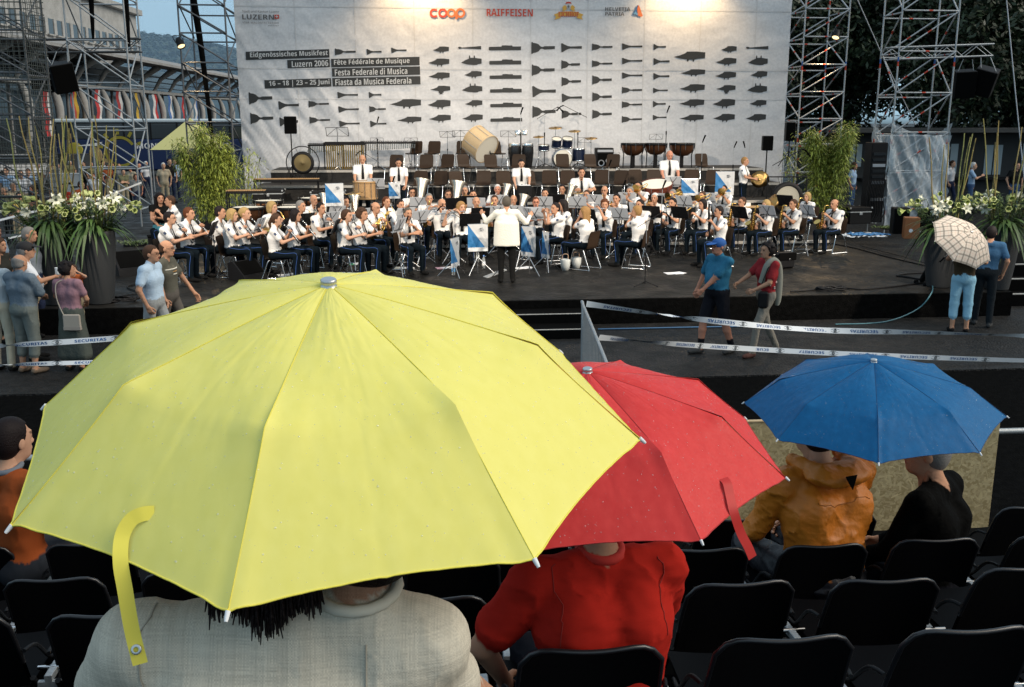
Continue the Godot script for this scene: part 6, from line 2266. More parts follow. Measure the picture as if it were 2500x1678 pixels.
func make_hand(curl: float) -> Dictionary:
	# wrist at the origin, fingers along +y, palm towards -z, thumb at +x
	var f := Field.new(Vector3(-.06, -.03, -.12), Vector3(.09, .22, .04), .0065)
	for k in 4:
		var x := -.029 + k * .0195
		var top := Vector3(x, .088 - .006 * absf(k - 2.2), 0)
		f.cap(Vector3(x * .6, .01, 0), top, .014, .0115, 0, .012)
		var l := [.040, .047, .051, .045][k] as float
		var p := top
		var a := curl * .75
		for j in 3:
			var dir := Vector3(x * .6, cos(a), -sin(a)).normalized()
			var q: Vector3 = p + dir * l * [1.0, .66, .52][j]
			f.cap(p, q, .0098 - .0008 * j, .0092 - .0008 * j, 0, .003)
			p = q
			a += curl
	f.cap(Vector3(.018, .02, -.004), Vector3(.046, .052, -.016), .014, .0115, 0, .01)
	f.cap(Vector3(.046, .052, -.016), Vector3(.052, .082, -.022 - .02 * curl), .0115, .010, 0, .004)
	f.cap(Vector3(.052, .082, -.022 - .02 * curl), Vector3(.046, .106, -.03 - .035 * curl), .010, .009, 0, .003)
	f.cap(Vector3(0, -.03, 0), Vector3(0, .01, 0), .026, .026, 0, .015)
	return f.surface()

func make_hair(style: String, cell := .011) -> Dictionary:
	var key := style + str(cell)
	if hairs.has(key):
		return hairs[key]
	var f := Field.new(Vector3(-.15, -.36, -.2), Vector3(.15, .17, .14), cell)
	var grow := .008
	if style in ["long", "bob", "curly", "bowl"]:
		grow = .016
	f.ell(Vector3(0, .034, -.018), Vector3(.077 + grow, .090 + grow, .096 + grow), 0, .02)
	if style == "bald":
		f.ell(Vector3(0, -.03, -.06), Vector3(.078, .05, .055), 0, .03)
		f.cut(Vector3(0, .045, -.03), Vector3(0, .86, .5).normalized(), .01)
		f.cut(Vector3(0, 0, .022), Vector3(0, -.25, 1).normalized(), .01)
		f.cut(Vector3(0, -.07, 0), Vector3(0, -1, 0), .02)
	else:
		if style == "long":
			f.ell(Vector3(0, -.07, -.06), Vector3(.10, .14, .065), 0, .05)
			f.ell(Vector3(0, -.2, -.085), Vector3(.10, .13, .045), 0, .05)
			for s in [-1.0, 1.0]:
				f.cap(Vector3(s * .085, .03, -.005), Vector3(s * .095, -.19, -.03), .026, .03, 0, .03)
		elif style == "bob":
			f.ell(Vector3(0, -.04, -.05), Vector3(.095, .10, .075), 0, .04)
			for s in [-1.0, 1.0]:
				f.cap(Vector3(s * .084, .03, .0), Vector3(s * .082, -.07, .005), .022, .022, 0, .03)
		elif style == "bowl":
			f.ell(Vector3(0, -.02, -.05), Vector3(.09, .08, .07), 0, .04)
		elif style == "pony":
			f.ell(Vector3(0, .0, -.06), Vector3(.07, .07, .055), 0, .04)
			f.cap(Vector3(0, .02, -.115), Vector3(0, -.06, -.15), .026, .03, 0, .02)
			f.cap(Vector3(0, -.06, -.15), Vector3(0, -.22, -.13), .03, .014, 0, .02)
		elif style == "curly":
			f.ell(Vector3(0, .0, -.05), Vector3(.1, .09, .075), 0, .04)
			var r := RandomNumberGenerator.new()
			r.seed = 9
			for k in 46:
				var u := Vector3(r.randfn(), r.randfn(), r.randfn()).normalized()
				f.ell(Vector3(0, .03, -.022) + u * Vector3(.095, .105, .108), Vector3.ONE * .024, 0, .012)
		else:
			f.ell(Vector3(0, -.02, -.055), Vector3(.074, .075, .055), 0, .04)
		# the face stays free: forehead line, then the cheeks before the ears
		var i := 0
		var open_front := .034 if style in ["long", "bob"] else .008
		for z in f.nz:
			for y in f.ny:
				for x in f.nx:
					if f.d[i] < .1:
						var p := f.lo + Vector3(x, y, z) * cell
						var brow := .080 - .35 * maxf(.0, absf(p.x) - .045) + .007 * sin(p.x * 90.0)
						var a := minf(p.z - open_front - clampf(p.y + .02, .0, .1) * .4, brow - p.y)
						f.d[i] = maxf(f.d[i], a)
					i += 1
		if style == "short":
			f.cut(Vector3(0, -.085, -.03), Vector3(0, -1, .35).normalized(), .02)
	var s := f.surface()
	hairs[key] = s
	return s

func elbow(sh: Vector3, ha: Vector3, l1: float, l2: float, pole: Vector3) -> Vector3:
	var to := ha - sh
	var dl := minf(to.length(), (l1 + l2) * .998)
	var dir := to.normalized()
	var a := (l1 * l1 - l2 * l2 + dl * dl) / (2.0 * dl)
	var h := sqrt(maxf(.0, l1 * l1 - a * a))
	var side := (pole - dir * pole.dot(dir)).normalized()
	return sh + dir * a + side * h

# joints of a seated (sit) or standing figure 1.75 m tall that faces +z
func joints(sit: bool, o := {}) -> Dictionary:
	var j := {}
	var w: float = o.get("width", 1.0)
	var lean: float = o.get("lean", .0)
	if sit:
		j.pelvis = Vector3(0, .53, -.03)
		j.chest = Vector3(0, .86, -.04 + lean * .6)
		j.neck = Vector3(0, 1.04, -.02 + lean)
		j.head = Vector3(0, 1.20, .035 + lean * 1.15)
		for s in [-1.0, 1.0]:
			var n: String = "l" if s > 0 else "r"
			j["hip" + n] = Vector3(s * .09, .53, .0)
			j["knee" + n] = Vector3(s * (.13 + o.get("spread", .0)), .52, .42)
			j["ankle" + n] = Vector3(s * (.13 + o.get("spread", .0)), .10, .40 + o.get("foot", .0) * s)
			j["toe" + n] = Vector3(s * (.16 + o.get("spread", .0)), .04, .58 + o.get("foot", .0) * s)
	else:
		j.pelvis = Vector3(0, .96, 0)
		j.chest = Vector3(0, 1.28, lean * .5)
		j.neck = Vector3(0, 1.47, -.01 + lean)
		j.head = Vector3(0, 1.63, .03 + lean * 1.2)
		var st: float = o.get("step", .0)
		for s in [-1.0, 1.0]:
			var n: String = "l" if s > 0 else "r"
			j["hip" + n] = Vector3(s * .09, .94, 0)
			j["knee" + n] = Vector3(s * .105, .51, .02 + st * s * .5 + absf(st) * .12)
			j["ankle" + n] = Vector3(s * .11, .09, -.02 + st * s)
			j["toe" + n] = Vector3(s * .14, .035, .15 + st * s)
	for s in [-1.0, 1.0]:
		var n: String = "l" if s > 0 else "r"
		var sh := Vector3(s * .185 * w, j.neck.y - .045, j.neck.z - .005)
		j["shoulder" + n] = sh
		var rest := sh + (Vector3(s * .06, -.5, .05) if not sit else Vector3(-s * .06, -.38, .30))
		var ha: Vector3 = o.get("hand" + n, rest)
		j["hand" + n] = ha
		j["elbow" + n] = elbow(sh, ha, .285, .255, o.get("pole" + n, Vector3(s * .7, -.6, -.4)))
	return j

func make_body(j: Dictionary, o := {}) -> Dictionary:
	var cell: float = o.get("cell", .021)
	var lo := Vector3(1e3, -.02, 1e3)
	var hi := Vector3(-1e3, 0, -1e3)
	for n in j:
		lo = lo.min(j[n] - Vector3.ONE * .2)
		hi = hi.max(j[n] + Vector3.ONE * .2)
	lo.y = maxf(lo.y, -.04)
	var f := Field.new(lo, hi, cell)
	var w: float = o.get("width", 1.0)
	var fat: float = o.get("fat", 1.0)
	var female: bool = o.get("female", false)
	var pv: Vector3 = j.pelvis
	var ch: Vector3 = j.chest
	var nk: Vector3 = j.neck
	var legs: String = o.get("legs", "long")
	var sit: bool = pv.y < .7
	# trunk
	f.ell(pv + Vector3(0, -.01, 0), Vector3(.165 * (1.04 if female else 1.0) * sqrt(fat), .12, .125 * fat), 2, .05)
	for s in [-1.0, 1.0]:
		f.cap(pv + Vector3(s * .06, .08, .01), ch + Vector3(s * .082 * w, .0, 0), .098 * fat, .106 * sqrt(fat), 1, .06)
		f.cap(ch + Vector3(s * .082 * w, .0, 0), nk + Vector3(s * .10 * w, -.075, -.005), .106 * sqrt(fat), .075, 1, .06)
		f.cap(nk + Vector3(s * .02, -.02, -.01), j["shoulder" + ("l" if s > 0 else "r")], .055, .062, 1, .05)
		if female:
			f.ell(ch + Vector3(s * .07, -.01, .085), Vector3(.065, .06, .055), 1, .05)
	if fat > 1.1:
		f.ell(pv + Vector3(0, .17, .06), Vector3(.15, .15, .12 * fat), 1, .06)
	f.cap(nk + Vector3(0, -.01, -.008), nk.lerp(j.head, .55) + Vector3(0, -.01, -.012), .054 if not female else .047, .048 if not female else .042, 0, .02)
	if o.get("collar", false):
		f.cap(nk + Vector3(0, .0, .0), nk + Vector3(0, .025, .004), .064, .060, 1, .012)
	# arms
	var sleeve: float = o.get("sleeve", .62)
	for n in ["l", "r"]:
		var sh: Vector3 = j["shoulder" + n]
		var el: Vector3 = j["elbow" + n]
		var ha: Vector3 = j["hand" + n]
		if sleeve >= 1.0:
			f.cap(sh, el, .064 * sqrt(fat), .052, 1, .03)
			f.cap(el, ha.lerp(el, .06), .050, .036, 1, .02)
			f.cap(ha.lerp(el, .1), ha, .026, .025, 0, .006)
		else:
			if sleeve > .05:
				f.cap(sh, sh.lerp(el, sleeve), .064 * sqrt(fat), .062 * sqrt(fat), 1, .03)
			f.cap(sh.lerp(el, maxf(.0, sleeve - .1)), el, .046 * sqrt(fat), .039, 0, .008)
			f.cap(el, ha, .040, .025, 0, .012)
	# legs
	for n in ["l", "r"]:
		var h: Vector3 = j["hip" + n]
		var k: Vector3 = j["knee" + n]
		var a: Vector3 = j["ankle" + n]
		var t: Vector3 = j["toe" + n]
		if legs == "long":
			f.cap(h, k, .092 * sqrt(fat), .066, 2, .035)
			f.cap(k, a + Vector3(0, .01, 0), .064, .052, 2, .03)
		elif legs == "short":
			f.cap(h, h.lerp(k, .92), .098 * sqrt(fat), .085, 2, .035)
			f.cap(h.lerp(k, .8), k, .062, .052, 0, .01)
			f.cap(k, k.lerp(a, .35), .052, .055, 0, .02)
			f.cap(k.lerp(a, .35), a, .055, .036, 0, .02)
			if o.get("socks", false):
				f.cap(k.lerp(a, .72), a, .047, .043, 4, .01)
		elif legs == "capri":
			f.cap(h, k, .096 * sqrt(fat), .075, 2, .035)
			f.cap(k, k.lerp(a, .5), .074, .070, 2, .03)
			f.cap(k.lerp(a, .4), a, .048, .034, 0, .01)
		elif legs == "skirt":
			f.cap(k, a, .045, .033, 0, .02)
		var heel := Vector3(a.x, .045, a.z - .03)
		f.cap(a, heel + Vector3(0, .02, .02), .036, .038, 3 if legs == "long" else 0, .015)
		f.cap(heel, t, .040, .032, 3, .02)
		f.cap(heel + Vector3(0, 0, .08), t + Vector3(0, .005, -.05), .040, .036, 3, .02)
	if legs == "skirt":
		for s in [-1.0, .0, 1.0]:
			f.cap(pv + Vector3(s * .06, .0, 0), Vector3(pv.x + s * .15, .28, pv.z + .0), .11, .12, 2, .06)
			f.cap(pv + Vector3(s * .04, .0, .03), Vector3(pv.x + s * .12, .28, pv.z + .07), .10, .10, 2, .06)
	var s := f.surface()
	# hands and head on finer grids
	var curl: Dictionary = hand_curl
	if o.get("open_hands", false):
		curl = hand_open
	for n in ["l", "r"]:
		var ha: Vector3 = j["hand" + n]
		var dir: Vector3 = (ha - j["elbow" + n]).normalized()
		var palm: Vector3 = o.get("palm" + n, Vector3(-1.0 if n == "l" else 1.0, -.3, .0))
		var zz := (dir * palm.dot(dir) - palm).normalized()
		var xx := dir.cross(zz)
		var b := Basis(xx if n == "r" else -xx, dir, zz)
		# the thumb points up or forward whichever hand it is
		if (b.x).dot(Vector3(0, 1, .4)) < .0:
			b.x = -b.x
		join_into(s, curl, Transform3D(b.scaled_local(Vector3.ONE * (.9 if female else 1.0)), ha))
	var hb: Basis = o.get("head_turn", Basis())
	join_into(s, make_head(o.get("head_cell", .0095), female), Transform3D(hb, j.head))
	return s

func person_node(label: String, at: Vector3, turn: float, size: float, group: String) -> Node3D:
	var t := thing("person", label, "person", at, turn, group)
	var wide := rng.randf_range(.94, 1.09)
	t.scale = Vector3(wide, 1, wide) * size
	return t

const HAIR := {"dark": Color(.014, .010, .008), "brown": Color(.055, .030, .016), "auburn": Color(.10, .035, .015), "blond": Color(.36, .24, .10), "straw": Color(.28, .16, .06), "grey": Color(.20, .19, .18), "greybrown": Color(.09, .075, .06), "white": Color(.55, .54, .52), "black": Color(.008, .007, .007)}
const SKIN := [Color(.52, .30, .20), Color(.46, .25, .16), Color(.50, .23, .15)]

func add_hair(t: Node3D, style: String, col: String, head: Transform3D, cell := .011) -> void:
	if style == "none":
		return
	var key := "%s|%s|%s" % [style, col, cell]
	if not hairs.has(key + "m"):
		hairs[key + "m"] = coloured(make_hair(style, cell), [HAIR[col]])
	part(t, "hair", hairs[key + "m"], M.hair, head.origin, head.basis)


# ---------------------------------------------------------------- the band
var bodies := {}
var body_meshes := {}
var instruments := {}

func pose_for(kind: String, female: bool) -> Dictionary:
	var o := {"female": female, "width": .9 if female else 1.0, "collar": true}
	match kind:
		"clarinet", "oboe":
			o.merge({"handl": Vector3(.03, .955, .30), "handr": Vector3(-.03, .83, .36), "lean": .02})
		"flute":
			o.merge({"handl": Vector3(-.06, 1.10, .17), "handr": Vector3(-.33, 1.07, .16), "poler": Vector3(-.6, -.8, .1), "polel": Vector3(.5, -.9, .3)})
			o.head_turn = Basis(Vector3.UP, .35)
		"trumpet":
			o.merge({"handl": Vector3(.05, 1.03, .30), "handr": Vector3(-.05, 1.05, .34), "lean": .0})
		"trombone":
			o.merge({"handl": Vector3(.07, 1.06, .20), "handr": Vector3(-.04, 1.02, .42)})
		"sax":
			o.merge({"handl": Vector3(.0, .93, .24), "handr": Vector3(-.12, .68, .22)})
		"horn":
			o.merge({"handl": Vector3(.04, .93, .27), "handr": Vector3(-.24, .72, .14)})
		"euphonium", "tuba":
			o.merge({"handl": Vector3(.14, .80, .28), "handr": Vector3(-.10, .93, .28)})
		"bassoon":
			o.merge({"handl": Vector3(.10, 1.0, .26), "handr": Vector3(-.10, .72, .24)})
		"bass":
			o.merge({"handl": Vector3(.04, .92, .28), "handr": Vector3(-.04, .74, .28)})
		"drumming":
			o.merge({"handl": Vector3(.18, 1.0, .36), "handr": Vector3(-.18, 1.0, .36), "lean": .05})
			o.head_turn = Basis(Vector3.RIGHT, .3)
		"cymbals":
			o.merge({"handl": Vector3(.20, 1.12, .32), "handr": Vector3(-.10, 1.14, .34)})
		"drummer":
			o.merge({"handl": Vector3(.2, .8, .36), "handr": Vector3(-.2, .8, .36)})
	return o

func band_palette(skin: int, hair: String) -> Array:
	var sk: Color = SKIN[skin]
	return [sk, Color(.74, .73, .72), Color(.007, .008, .015), Color(.010, .010, .010), Color(.01, .01, .012), Color(.74, .73, .72), Color(.02, .015, .012), Color(.36, .12, .09), HAIR[hair].lerp(sk, .3), Color(.6, .6, .6)]

func musician(label: String, kind: String, sit: bool, at: Vector3, turn: float, size: float, style: String, hair: String, skin: int, female: bool, group: String) -> Node3D:
	var key := "%s|%s|%s" % [kind, sit, female]
	var o := pose_for(kind, female)
	var j: Dictionary
	if not bodies.has(key):
		j = joints(sit, o)
		bodies[key] = [make_body(j, o), j, o]
	j = bodies[key][1]
	var mk := "%s|%d|%s" % [key, skin, "pale" if hair in ["white", "grey", "blond", "straw"] else "dark"]
	if not body_meshes.has(mk):
		body_meshes[mk] = coloured(bodies[key][0], band_palette(skin, hair))
	var t := person_node(label, at, turn, size, group)
	part(t, "body", body_meshes[mk], M.cloth)
	var hb: Basis = o.get("head_turn", Basis())
	add_hair(t, style, hair, Transform3D(hb, j.head))
	# tie, trouser stripes and the badge on the sleeve
	var nk: Vector3 = j.neck
	var pv: Vector3 = j.pelvis
	var front := .115 if not female else .135
	if not body_meshes.has(key + "tie"):
		var b := MB.new()
		var pts := [nk + Vector3(0, .0, .062), nk + Vector3(0, -.06, .085), nk + Vector3(0, -.18, front + .01), Vector3(0, pv.y + .16, pv.z + .125)]
		var ws := [.018, .02, .03, .036]
		for k in 3:
			b.quad(pts[k] + Vector3(ws[k], 0, 0), pts[k] - Vector3(ws[k], 0, 0), pts[k + 1] - Vector3(ws[k + 1], 0, 0), pts[k + 1] + Vector3(ws[k + 1], 0, 0))
		b.box(pts[0] + Vector3(0, .0, .006), Vector3(.04, .035, .02), Basis(), .006)
		body_meshes[key + "tie"] = b.mesh()
		var st := MB.new()
		for s in ["l", "r"]:
			var sg := 1.0 if s == "l" else -1.0
			st.tube(curve([j["hip" + s] + Vector3(sg * .085, .06, 0), j["hip" + s].lerp(j["knee" + s], .5) + Vector3(sg * .076, .035, 0), j["knee" + s] + Vector3(sg * .058, .035, .02), j["knee" + s].lerp(j["ankle" + s], .5) + Vector3(sg * .060, 0, .01), j["ankle" + s] + Vector3(sg * .054, .02, 0)], 4), .006, 5)
		body_meshes[key + "stripe"] = st.mesh()
		var bd := MB.new()
		for s in ["l", "r"]:
			var sg := 1.0 if s == "l" else -1.0
			var sh: Vector3 = j["shoulder" + s]
			var el: Vector3 = j["elbow" + s]
			var d := (el - sh).normalized()
			var out := (Vector3(sg, .2, 0) - d * d.dot(Vector3(sg, .2, 0))).normalized()
			bd.box(sh.lerp(el, .26) + out * .064, Vector3(.045, .052, .006), Basis(d.cross(out), d, out))
		body_meshes[key + "badge"] = bd.mesh()
	part(t, "tie", body_meshes[key + "tie"], M.black)
	part(t, "trouser_stripe", body_meshes[key + "stripe"], mats("stripe", Color(.015, .06, .22)))
	part(t, "sleeve_badge", body_meshes[key + "badge"], mats("badge", Color(.04, .06, .12)))
	return t

func mats(called: String, c: Color, rough := .7) -> StandardMaterial3D:
	if not M.has(called):
		M[called] = mat(c, rough)
	return M[called]

func glasses(t: Node3D, head: Vector3, hb := Basis()) -> void:
	if not body_meshes.has("glasses"):
		var b := MB.new()
		for s in [-1.0, 1.0]:
			var pts := []
			for k in 13:
				var a := TAU * k / 12.0
				pts.append(Vector3(s * .033 + cos(a) * .022, .006 + sin(a) * .016, .102))
			b.tube(pts, .0022, 4, false)
			b.tube([Vector3(s * .055, .01, .1), Vector3(s * .078, .01, .0)], .002, 4, false)
		b.tube([Vector3(-.011, .008, .103), Vector3(.011, .008, .103)], .002, 4, false)
		body_meshes["glasses"] = b.mesh()
	part(t, "glasses", body_meshes["glasses"], M.black, head, hb)

func instrument(kind: String) -> Node3D:
	if instruments.has(kind):
		return instruments[kind]
	var names := {"sax": "saxophone", "bass": "bass_clarinet", "horn": "french_horn"}
	var t := proto(names.get(kind, kind), "instrument")
	var mouth := Vector3(0, 1.145, .155)
	match kind:
		"clarinet", "oboe":
			var e := Vector3(0, .74, .47) if kind == "clarinet" else Vector3(0, .72, .44)
			var d := (e - mouth).normalized()
			part(t, "mouthpiece", tube_mesh([mouth - d * .02, mouth + d * .05], [.006, .013], 8), M.black_gloss)
			part(t, "body", tube_mesh([mouth + d * .05, e - d * .08], [.0135, .0145], 8), M.black_gloss)
			part(t, "bell", tube_mesh([e - d * .09, e - d * .05, e - d * .015, e], [.0145, .018, .027, .036], 12), M.black_gloss)
			for u in [.12, .5, .86]:
				part(t, "ring", tube_mesh([mouth.lerp(e, u), mouth.lerp(e, u + .02)], .0165, 8), M.silver)
			var kb := MB.new()
			for k in 12:
				var p := mouth.lerp(e, .2 + k * .055)
				kb.ball(p + Vector3(.006 * (k % 3 - 1), .012, .014), Vector3(.009, .006, .009), 6)
			kb.tube([mouth.lerp(e, .2) + Vector3(.014, .01, .008), mouth.lerp(e, .85) + Vector3(.014, .01, .008)], .004, 4)
			kb.tube([mouth.lerp(e, .3) + Vector3(-.014, .01, .008), mouth.lerp(e, .85) + Vector3(-.014, .01, .008)], .004, 4)
			part(t, "keywork", kb.mesh(), M.silver)
		"flute":
			var a := Vector3(.06, 1.135, .155)
			var e := Vector3(-.60, 1.075, .20)
			a = Basis(Vector3.UP, .0) * a
			part(t, "head_joint", tube_mesh([a, a.lerp(e, .33)], .0105, 8), M.silver)
			part(t, "body", tube_mesh([a.lerp(e, .33), e], .0115, 8), M.silver)
			var kb := MB.new()
			for k in 13:
				kb.ball(a.lerp(e, .38 + k * .045) + Vector3(0, .012, .004), Vector3(.010, .006, .010), 6)
			part(t, "keywork", kb.mesh(), M.silver)
		"trumpet":
			part(t, "mouthpiece", tube_mesh([mouth, mouth + Vector3(0, -.004, .03), mouth + Vector3(0, -.01, .08)], [.013, .008, .006], 8), M.silver)
			part(t, "lead_pipe", tube_mesh(curve([mouth + Vector3(0, -.01, .08), mouth + Vector3(0, -.03, .42), mouth + Vector3(0, -.06, .46), mouth + Vector3(0, -.09, .42), mouth + Vector3(0, -.07, .2)], 4), .0065, 6), M.brass)
			part(t, "bell", tube_mesh(curve([mouth + Vector3(0, -.05, .1), mouth + Vector3(0, -.055, .35), mouth + Vector3(0, -.06, .46), mouth + Vector3(0, -.063, .515), mouth + Vector3(0, -.065, .53)], 3), [.008, .008, .009, .010, .011, .014, .018, .022, .027, .035, .044, .055, .062], 14), M.brass)
			for k in 3:
				part(t, "valve", tube_mesh([mouth + Vector3(0, -.14, .19 + k * .025), mouth + Vector3(0, .02, .19 + k * .025)], .010, 7), M.brass)
				part(t, "valve_cap", tube_mesh([mouth + Vector3(0, .02, .19 + k * .025), mouth + Vector3(0, .04, .19 + k * .025)], .006, 6), M.silver)
		"trombone":
			part(t, "mouthpiece", tube_mesh([mouth, mouth + Vector3(0, -.008, .06)], [.014, .008], 8), M.silver)
			var s0 := mouth + Vector3(0, -.01, .06)
			var dn := Vector3(-.05, -.24, .62)
			part(t, "slide", tube_mesh(curve([s0, s0 + dn * .9, s0 + dn + Vector3(.0, -.03, 0), s0 + dn * .9 + Vector3(.04, -.07, 0), s0 + Vector3(.05, -.07, .05)], 4), .008, 6), M.brass)
			part(t, "slide_stay", tube_mesh([s0 + dn * .45, s0 + dn * .45 + Vector3(.04, -.07, 0)], .006, 5), M.brass)
			part(t, "bell_pipe", tube_mesh(curve([s0 + Vector3(.05, -.07, .05), Vector3(.09, 1.14, -.1), Vector3(.13, 1.22, -.22), Vector3(.15, 1.26, -.12), Vector3(.13, 1.22, .05)], 4), .010, 6), M.brass)
			part(t, "bell", tube_mesh([Vector3(.13, 1.22, .05), Vector3(.12, 1.2, .25), Vector3(.115, 1.18, .34), Vector3(.112, 1.17, .40), Vector3(.11, 1.165, .42)], [.012, .024, .042, .075, .105], 18), M.brass)
		"sax":
			part(t, "mouthpiece", tube_mesh([mouth, mouth + Vector3(-.01, .012, .06)], [.007, .013], 8), M.black_gloss)
			part(t, "neck", tube_mesh(curve([mouth + Vector3(-.01, .012, .05), mouth + Vector3(-.025, .035, .11), mouth + Vector3(-.045, .015, .15), mouth + Vector3(-.05, -.05, .155)], 4), [.010, .011, .011, .012, .012, .013, .013, .014, .014, .015, .015, .016, .016], 8), M.brass)
			part(t, "body", tube_mesh(curve([mouth + Vector3(-.05, -.05, .155), Vector3(-.10, .85, .29), Vector3(-.14, .60, .25), Vector3(-.155, .53, .28), Vector3(-.165, .545, .34), Vector3(-.165, .64, .36)], 4), [.016, .018, .02, .022, .024, .026, .028, .03, .032, .034, .036, .037, .038, .039, .04, .041, .042, .043, .044, .045, .046], 12), M.brass)
			part(t, "bell", tube_mesh([Vector3(-.165, .64, .36), Vector3(-.165, .70, .375), Vector3(-.165, .75, .40), Vector3(-.165, .775, .42)], [.046, .052, .066, .085], 16), M.brass)
			var kb := MB.new()
			for k in 11:
				var p := Vector3(-.07, 1.02, .31).lerp(Vector3(-.14, .58, .27), k / 10.0)
				kb.lathe([Vector2(.0, .02), Vector2(.016, .018), Vector2(.017, .0)], 8, Transform3D(Basis(Vector3.RIGHT, 1.2), p + Vector3(.012 * (k % 2), 0, .016 + k * .001)))
			kb.tube([Vector3(-.03, 1.0, .30), Vector3(-.10, .56, .27)], .005, 5)
			kb.tube([Vector3(-.11, 1.0, .32), Vector3(-.18, .56, .28)], .005, 5)
			part(t, "keywork", kb.mesh(), M.brass)
			part(t, "neck_strap", tube_mesh(curve([Vector3(.07, 1.06, .0), Vector3(.02, .98, .14), Vector3(-.08, .86, .27), Vector3(-.03, .98, .12), Vector3(-.07, 1.06, .0)], 4), .010, 5), M.black)
		"horn":
			part(t, "mouthpiece", tube_mesh([mouth, mouth + Vector3(0, -.03, .07)], [.012, .006], 8), M.silver)
			part(t, "lead_pipe", tube_mesh(curve([mouth + Vector3(0, -.03, .07), Vector3(.0, 1.0, .3), Vector3(-.05, .86, .36), Vector3(-.18, .78, .30)], 4), .008, 6), M.brass)
			for q in [[.15, .0], [.12, .02], [.09, -.02]]:
				var pts := []
				for k in 21:
					var a := TAU * k / 20.0
					pts.append(Vector3(-.10 + cos(a) * q[0], .87 + sin(a) * q[0], .27 + q[1] - .25 * cos(a) * q[0]))
				part(t, "coil", tube_mesh(pts, .011, 6), M.brass)
			part(t, "bell", tube_mesh(curve([Vector3(-.12, 1.0, .26), Vector3(-.22, .9, .24), Vector3(-.25, .76, .18), Vector3(-.25, .70, .10)], 4), [.014, .018, .022, .026, .032, .038, .046, .056, .07, .09, .11, .13, .15], 18), M.brass)
			for k in 3:
				part(t, "valve", tube_mesh([Vector3(-.04 - k * .035, .90, .29), Vector3(-.04 - k * .035, .90, .34)], .016, 8), M.silver)
		"euphonium", "tuba":
			var k := 1.0 if kind == "euphonium" else 1.45
			var m: Material = M.tuba
			part(t, "mouth_pipe", tube_mesh(curve([mouth, mouth + Vector3(-.02, -.02, .1), Vector3(-.08, 1.0, .3), Vector3(-.10, .85, .3)], 4), .009, 6), m)
			part(t, "body", tube_mesh(curve([Vector3(-.10, .98, .24), Vector3(-.12, .70, .24), Vector3(-.05, .57, .24), Vector3(.06, .56, .24), Vector3(.12, .66, .23), Vector3(.13, .85, .21)], 4), [.02, .022, .024, .026, .028, .03, .033, .036, .04, .043, .046, .05, .052, .054, .056, .058, .06, .062, .064, .066, .068], 14), m)
			var top := Vector3(.26, .85 + .46 * k, .06)
			var o := Vector3(.13, .85, .21)
			part(t, "bell", tube_mesh([o, o.lerp(top, .5), o.lerp(top, .78), o.lerp(top, .92), top], [.062, .07 * k, .085 * k, .105 * k, .145 * k], 22), m)
			part(t, "loop", tube_mesh(curve([Vector3(-.1, .95, .27), Vector3(-.02, 1.02, .28), Vector3(.06, .95, .28), Vector3(.06, .7, .29), Vector3(.0, .64, .29), Vector3(-.06, .7, .29), Vector3(-.06, .9, .29)], 4), .013, 7), m)
			for q in 3:
				part(t, "valve", tube_mesh([Vector3(-.10 + q * .036, .78, .30), Vector3(-.10 + q * .036, .96, .30)], .015, 8), m)
		"bassoon":
			part(t, "bocal", tube_mesh(curve([mouth, mouth + Vector3(.05, .03, .1), Vector3(.12, 1.2, .3), Vector3(.08, 1.05, .29)], 4), .004, 5), M.silver)
			part(t, "body", tube_mesh([Vector3(-.16, .42, .16), Vector3(.08, 1.15, .29)], .026, 8), M.black_gloss)
			part(t, "bell_joint", tube_mesh([Vector3(.03, 1.0, .28), Vector3(.17, 1.42, .36)], .021, 8), M.black_gloss)
			part(t, "bell_ring", tube_mesh([Vector3(.165, 1.405, .357), Vector3(.18, 1.45, .365)], [.024, .03], 12), M.white_paper)
			var kb := MB.new()
			for q in 12:
				kb.ball(Vector3(-.14, .47, .17).lerp(Vector3(.12, 1.28, .33), q / 11.0) + Vector3(.0, .01, .026), Vector3(.012, .008, .008), 6)
			part(t, "keywork", kb.mesh(), M.silver)
		"bass":
			part(t, "neck", tube_mesh(curve([mouth, mouth + Vector3(0, .03, .1), mouth + Vector3(0, .0, .16), Vector3(0, 1.0, .3)], 4), .010, 6), M.silver)
			part(t, "body", tube_mesh([Vector3(0, 1.0, .3), Vector3(.0, .32, .26)], .020, 8), M.black_gloss)
			part(t, "bell", tube_mesh(curve([Vector3(0, .32, .26), Vector3(.0, .2, .30), Vector3(0, .22, .40), Vector3(0, .38, .44)], 4), [.02, .022, .024, .026, .028, .03, .032, .034, .038, .044, .052, .062, .075], 12), M.silver)
			var kb := MB.new()
			for q in 12:
				kb.ball(Vector3(0, .95, .30).lerp(Vector3(0, .36, .26), q / 11.0) + Vector3(.012 * (q % 3 - 1), 0, .022), Vector3(.014, .014, .008), 6)
			part(t, "keywork", kb.mesh(), M.silver)
		"cymbals":
			part(t, "cymbal", cymbal_mesh(.24), M.cymbal, Vector3(.28, 1.12, .46), Basis(Vector3(0, 0, 1), -PI / 2 + .25))
			part(t, "cymbal", cymbal_mesh(.24), M.cymbal, Vector3(.0, 1.12, .46), Basis(Vector3(0, 0, 1), PI / 2 - .15))
			part(t, "strap", tube_mesh([Vector3(.2, 1.12, .34), Vector3(.28, 1.12, .46)], .012, 5), M.pale_wood)
	instruments[kind] = t
	return t

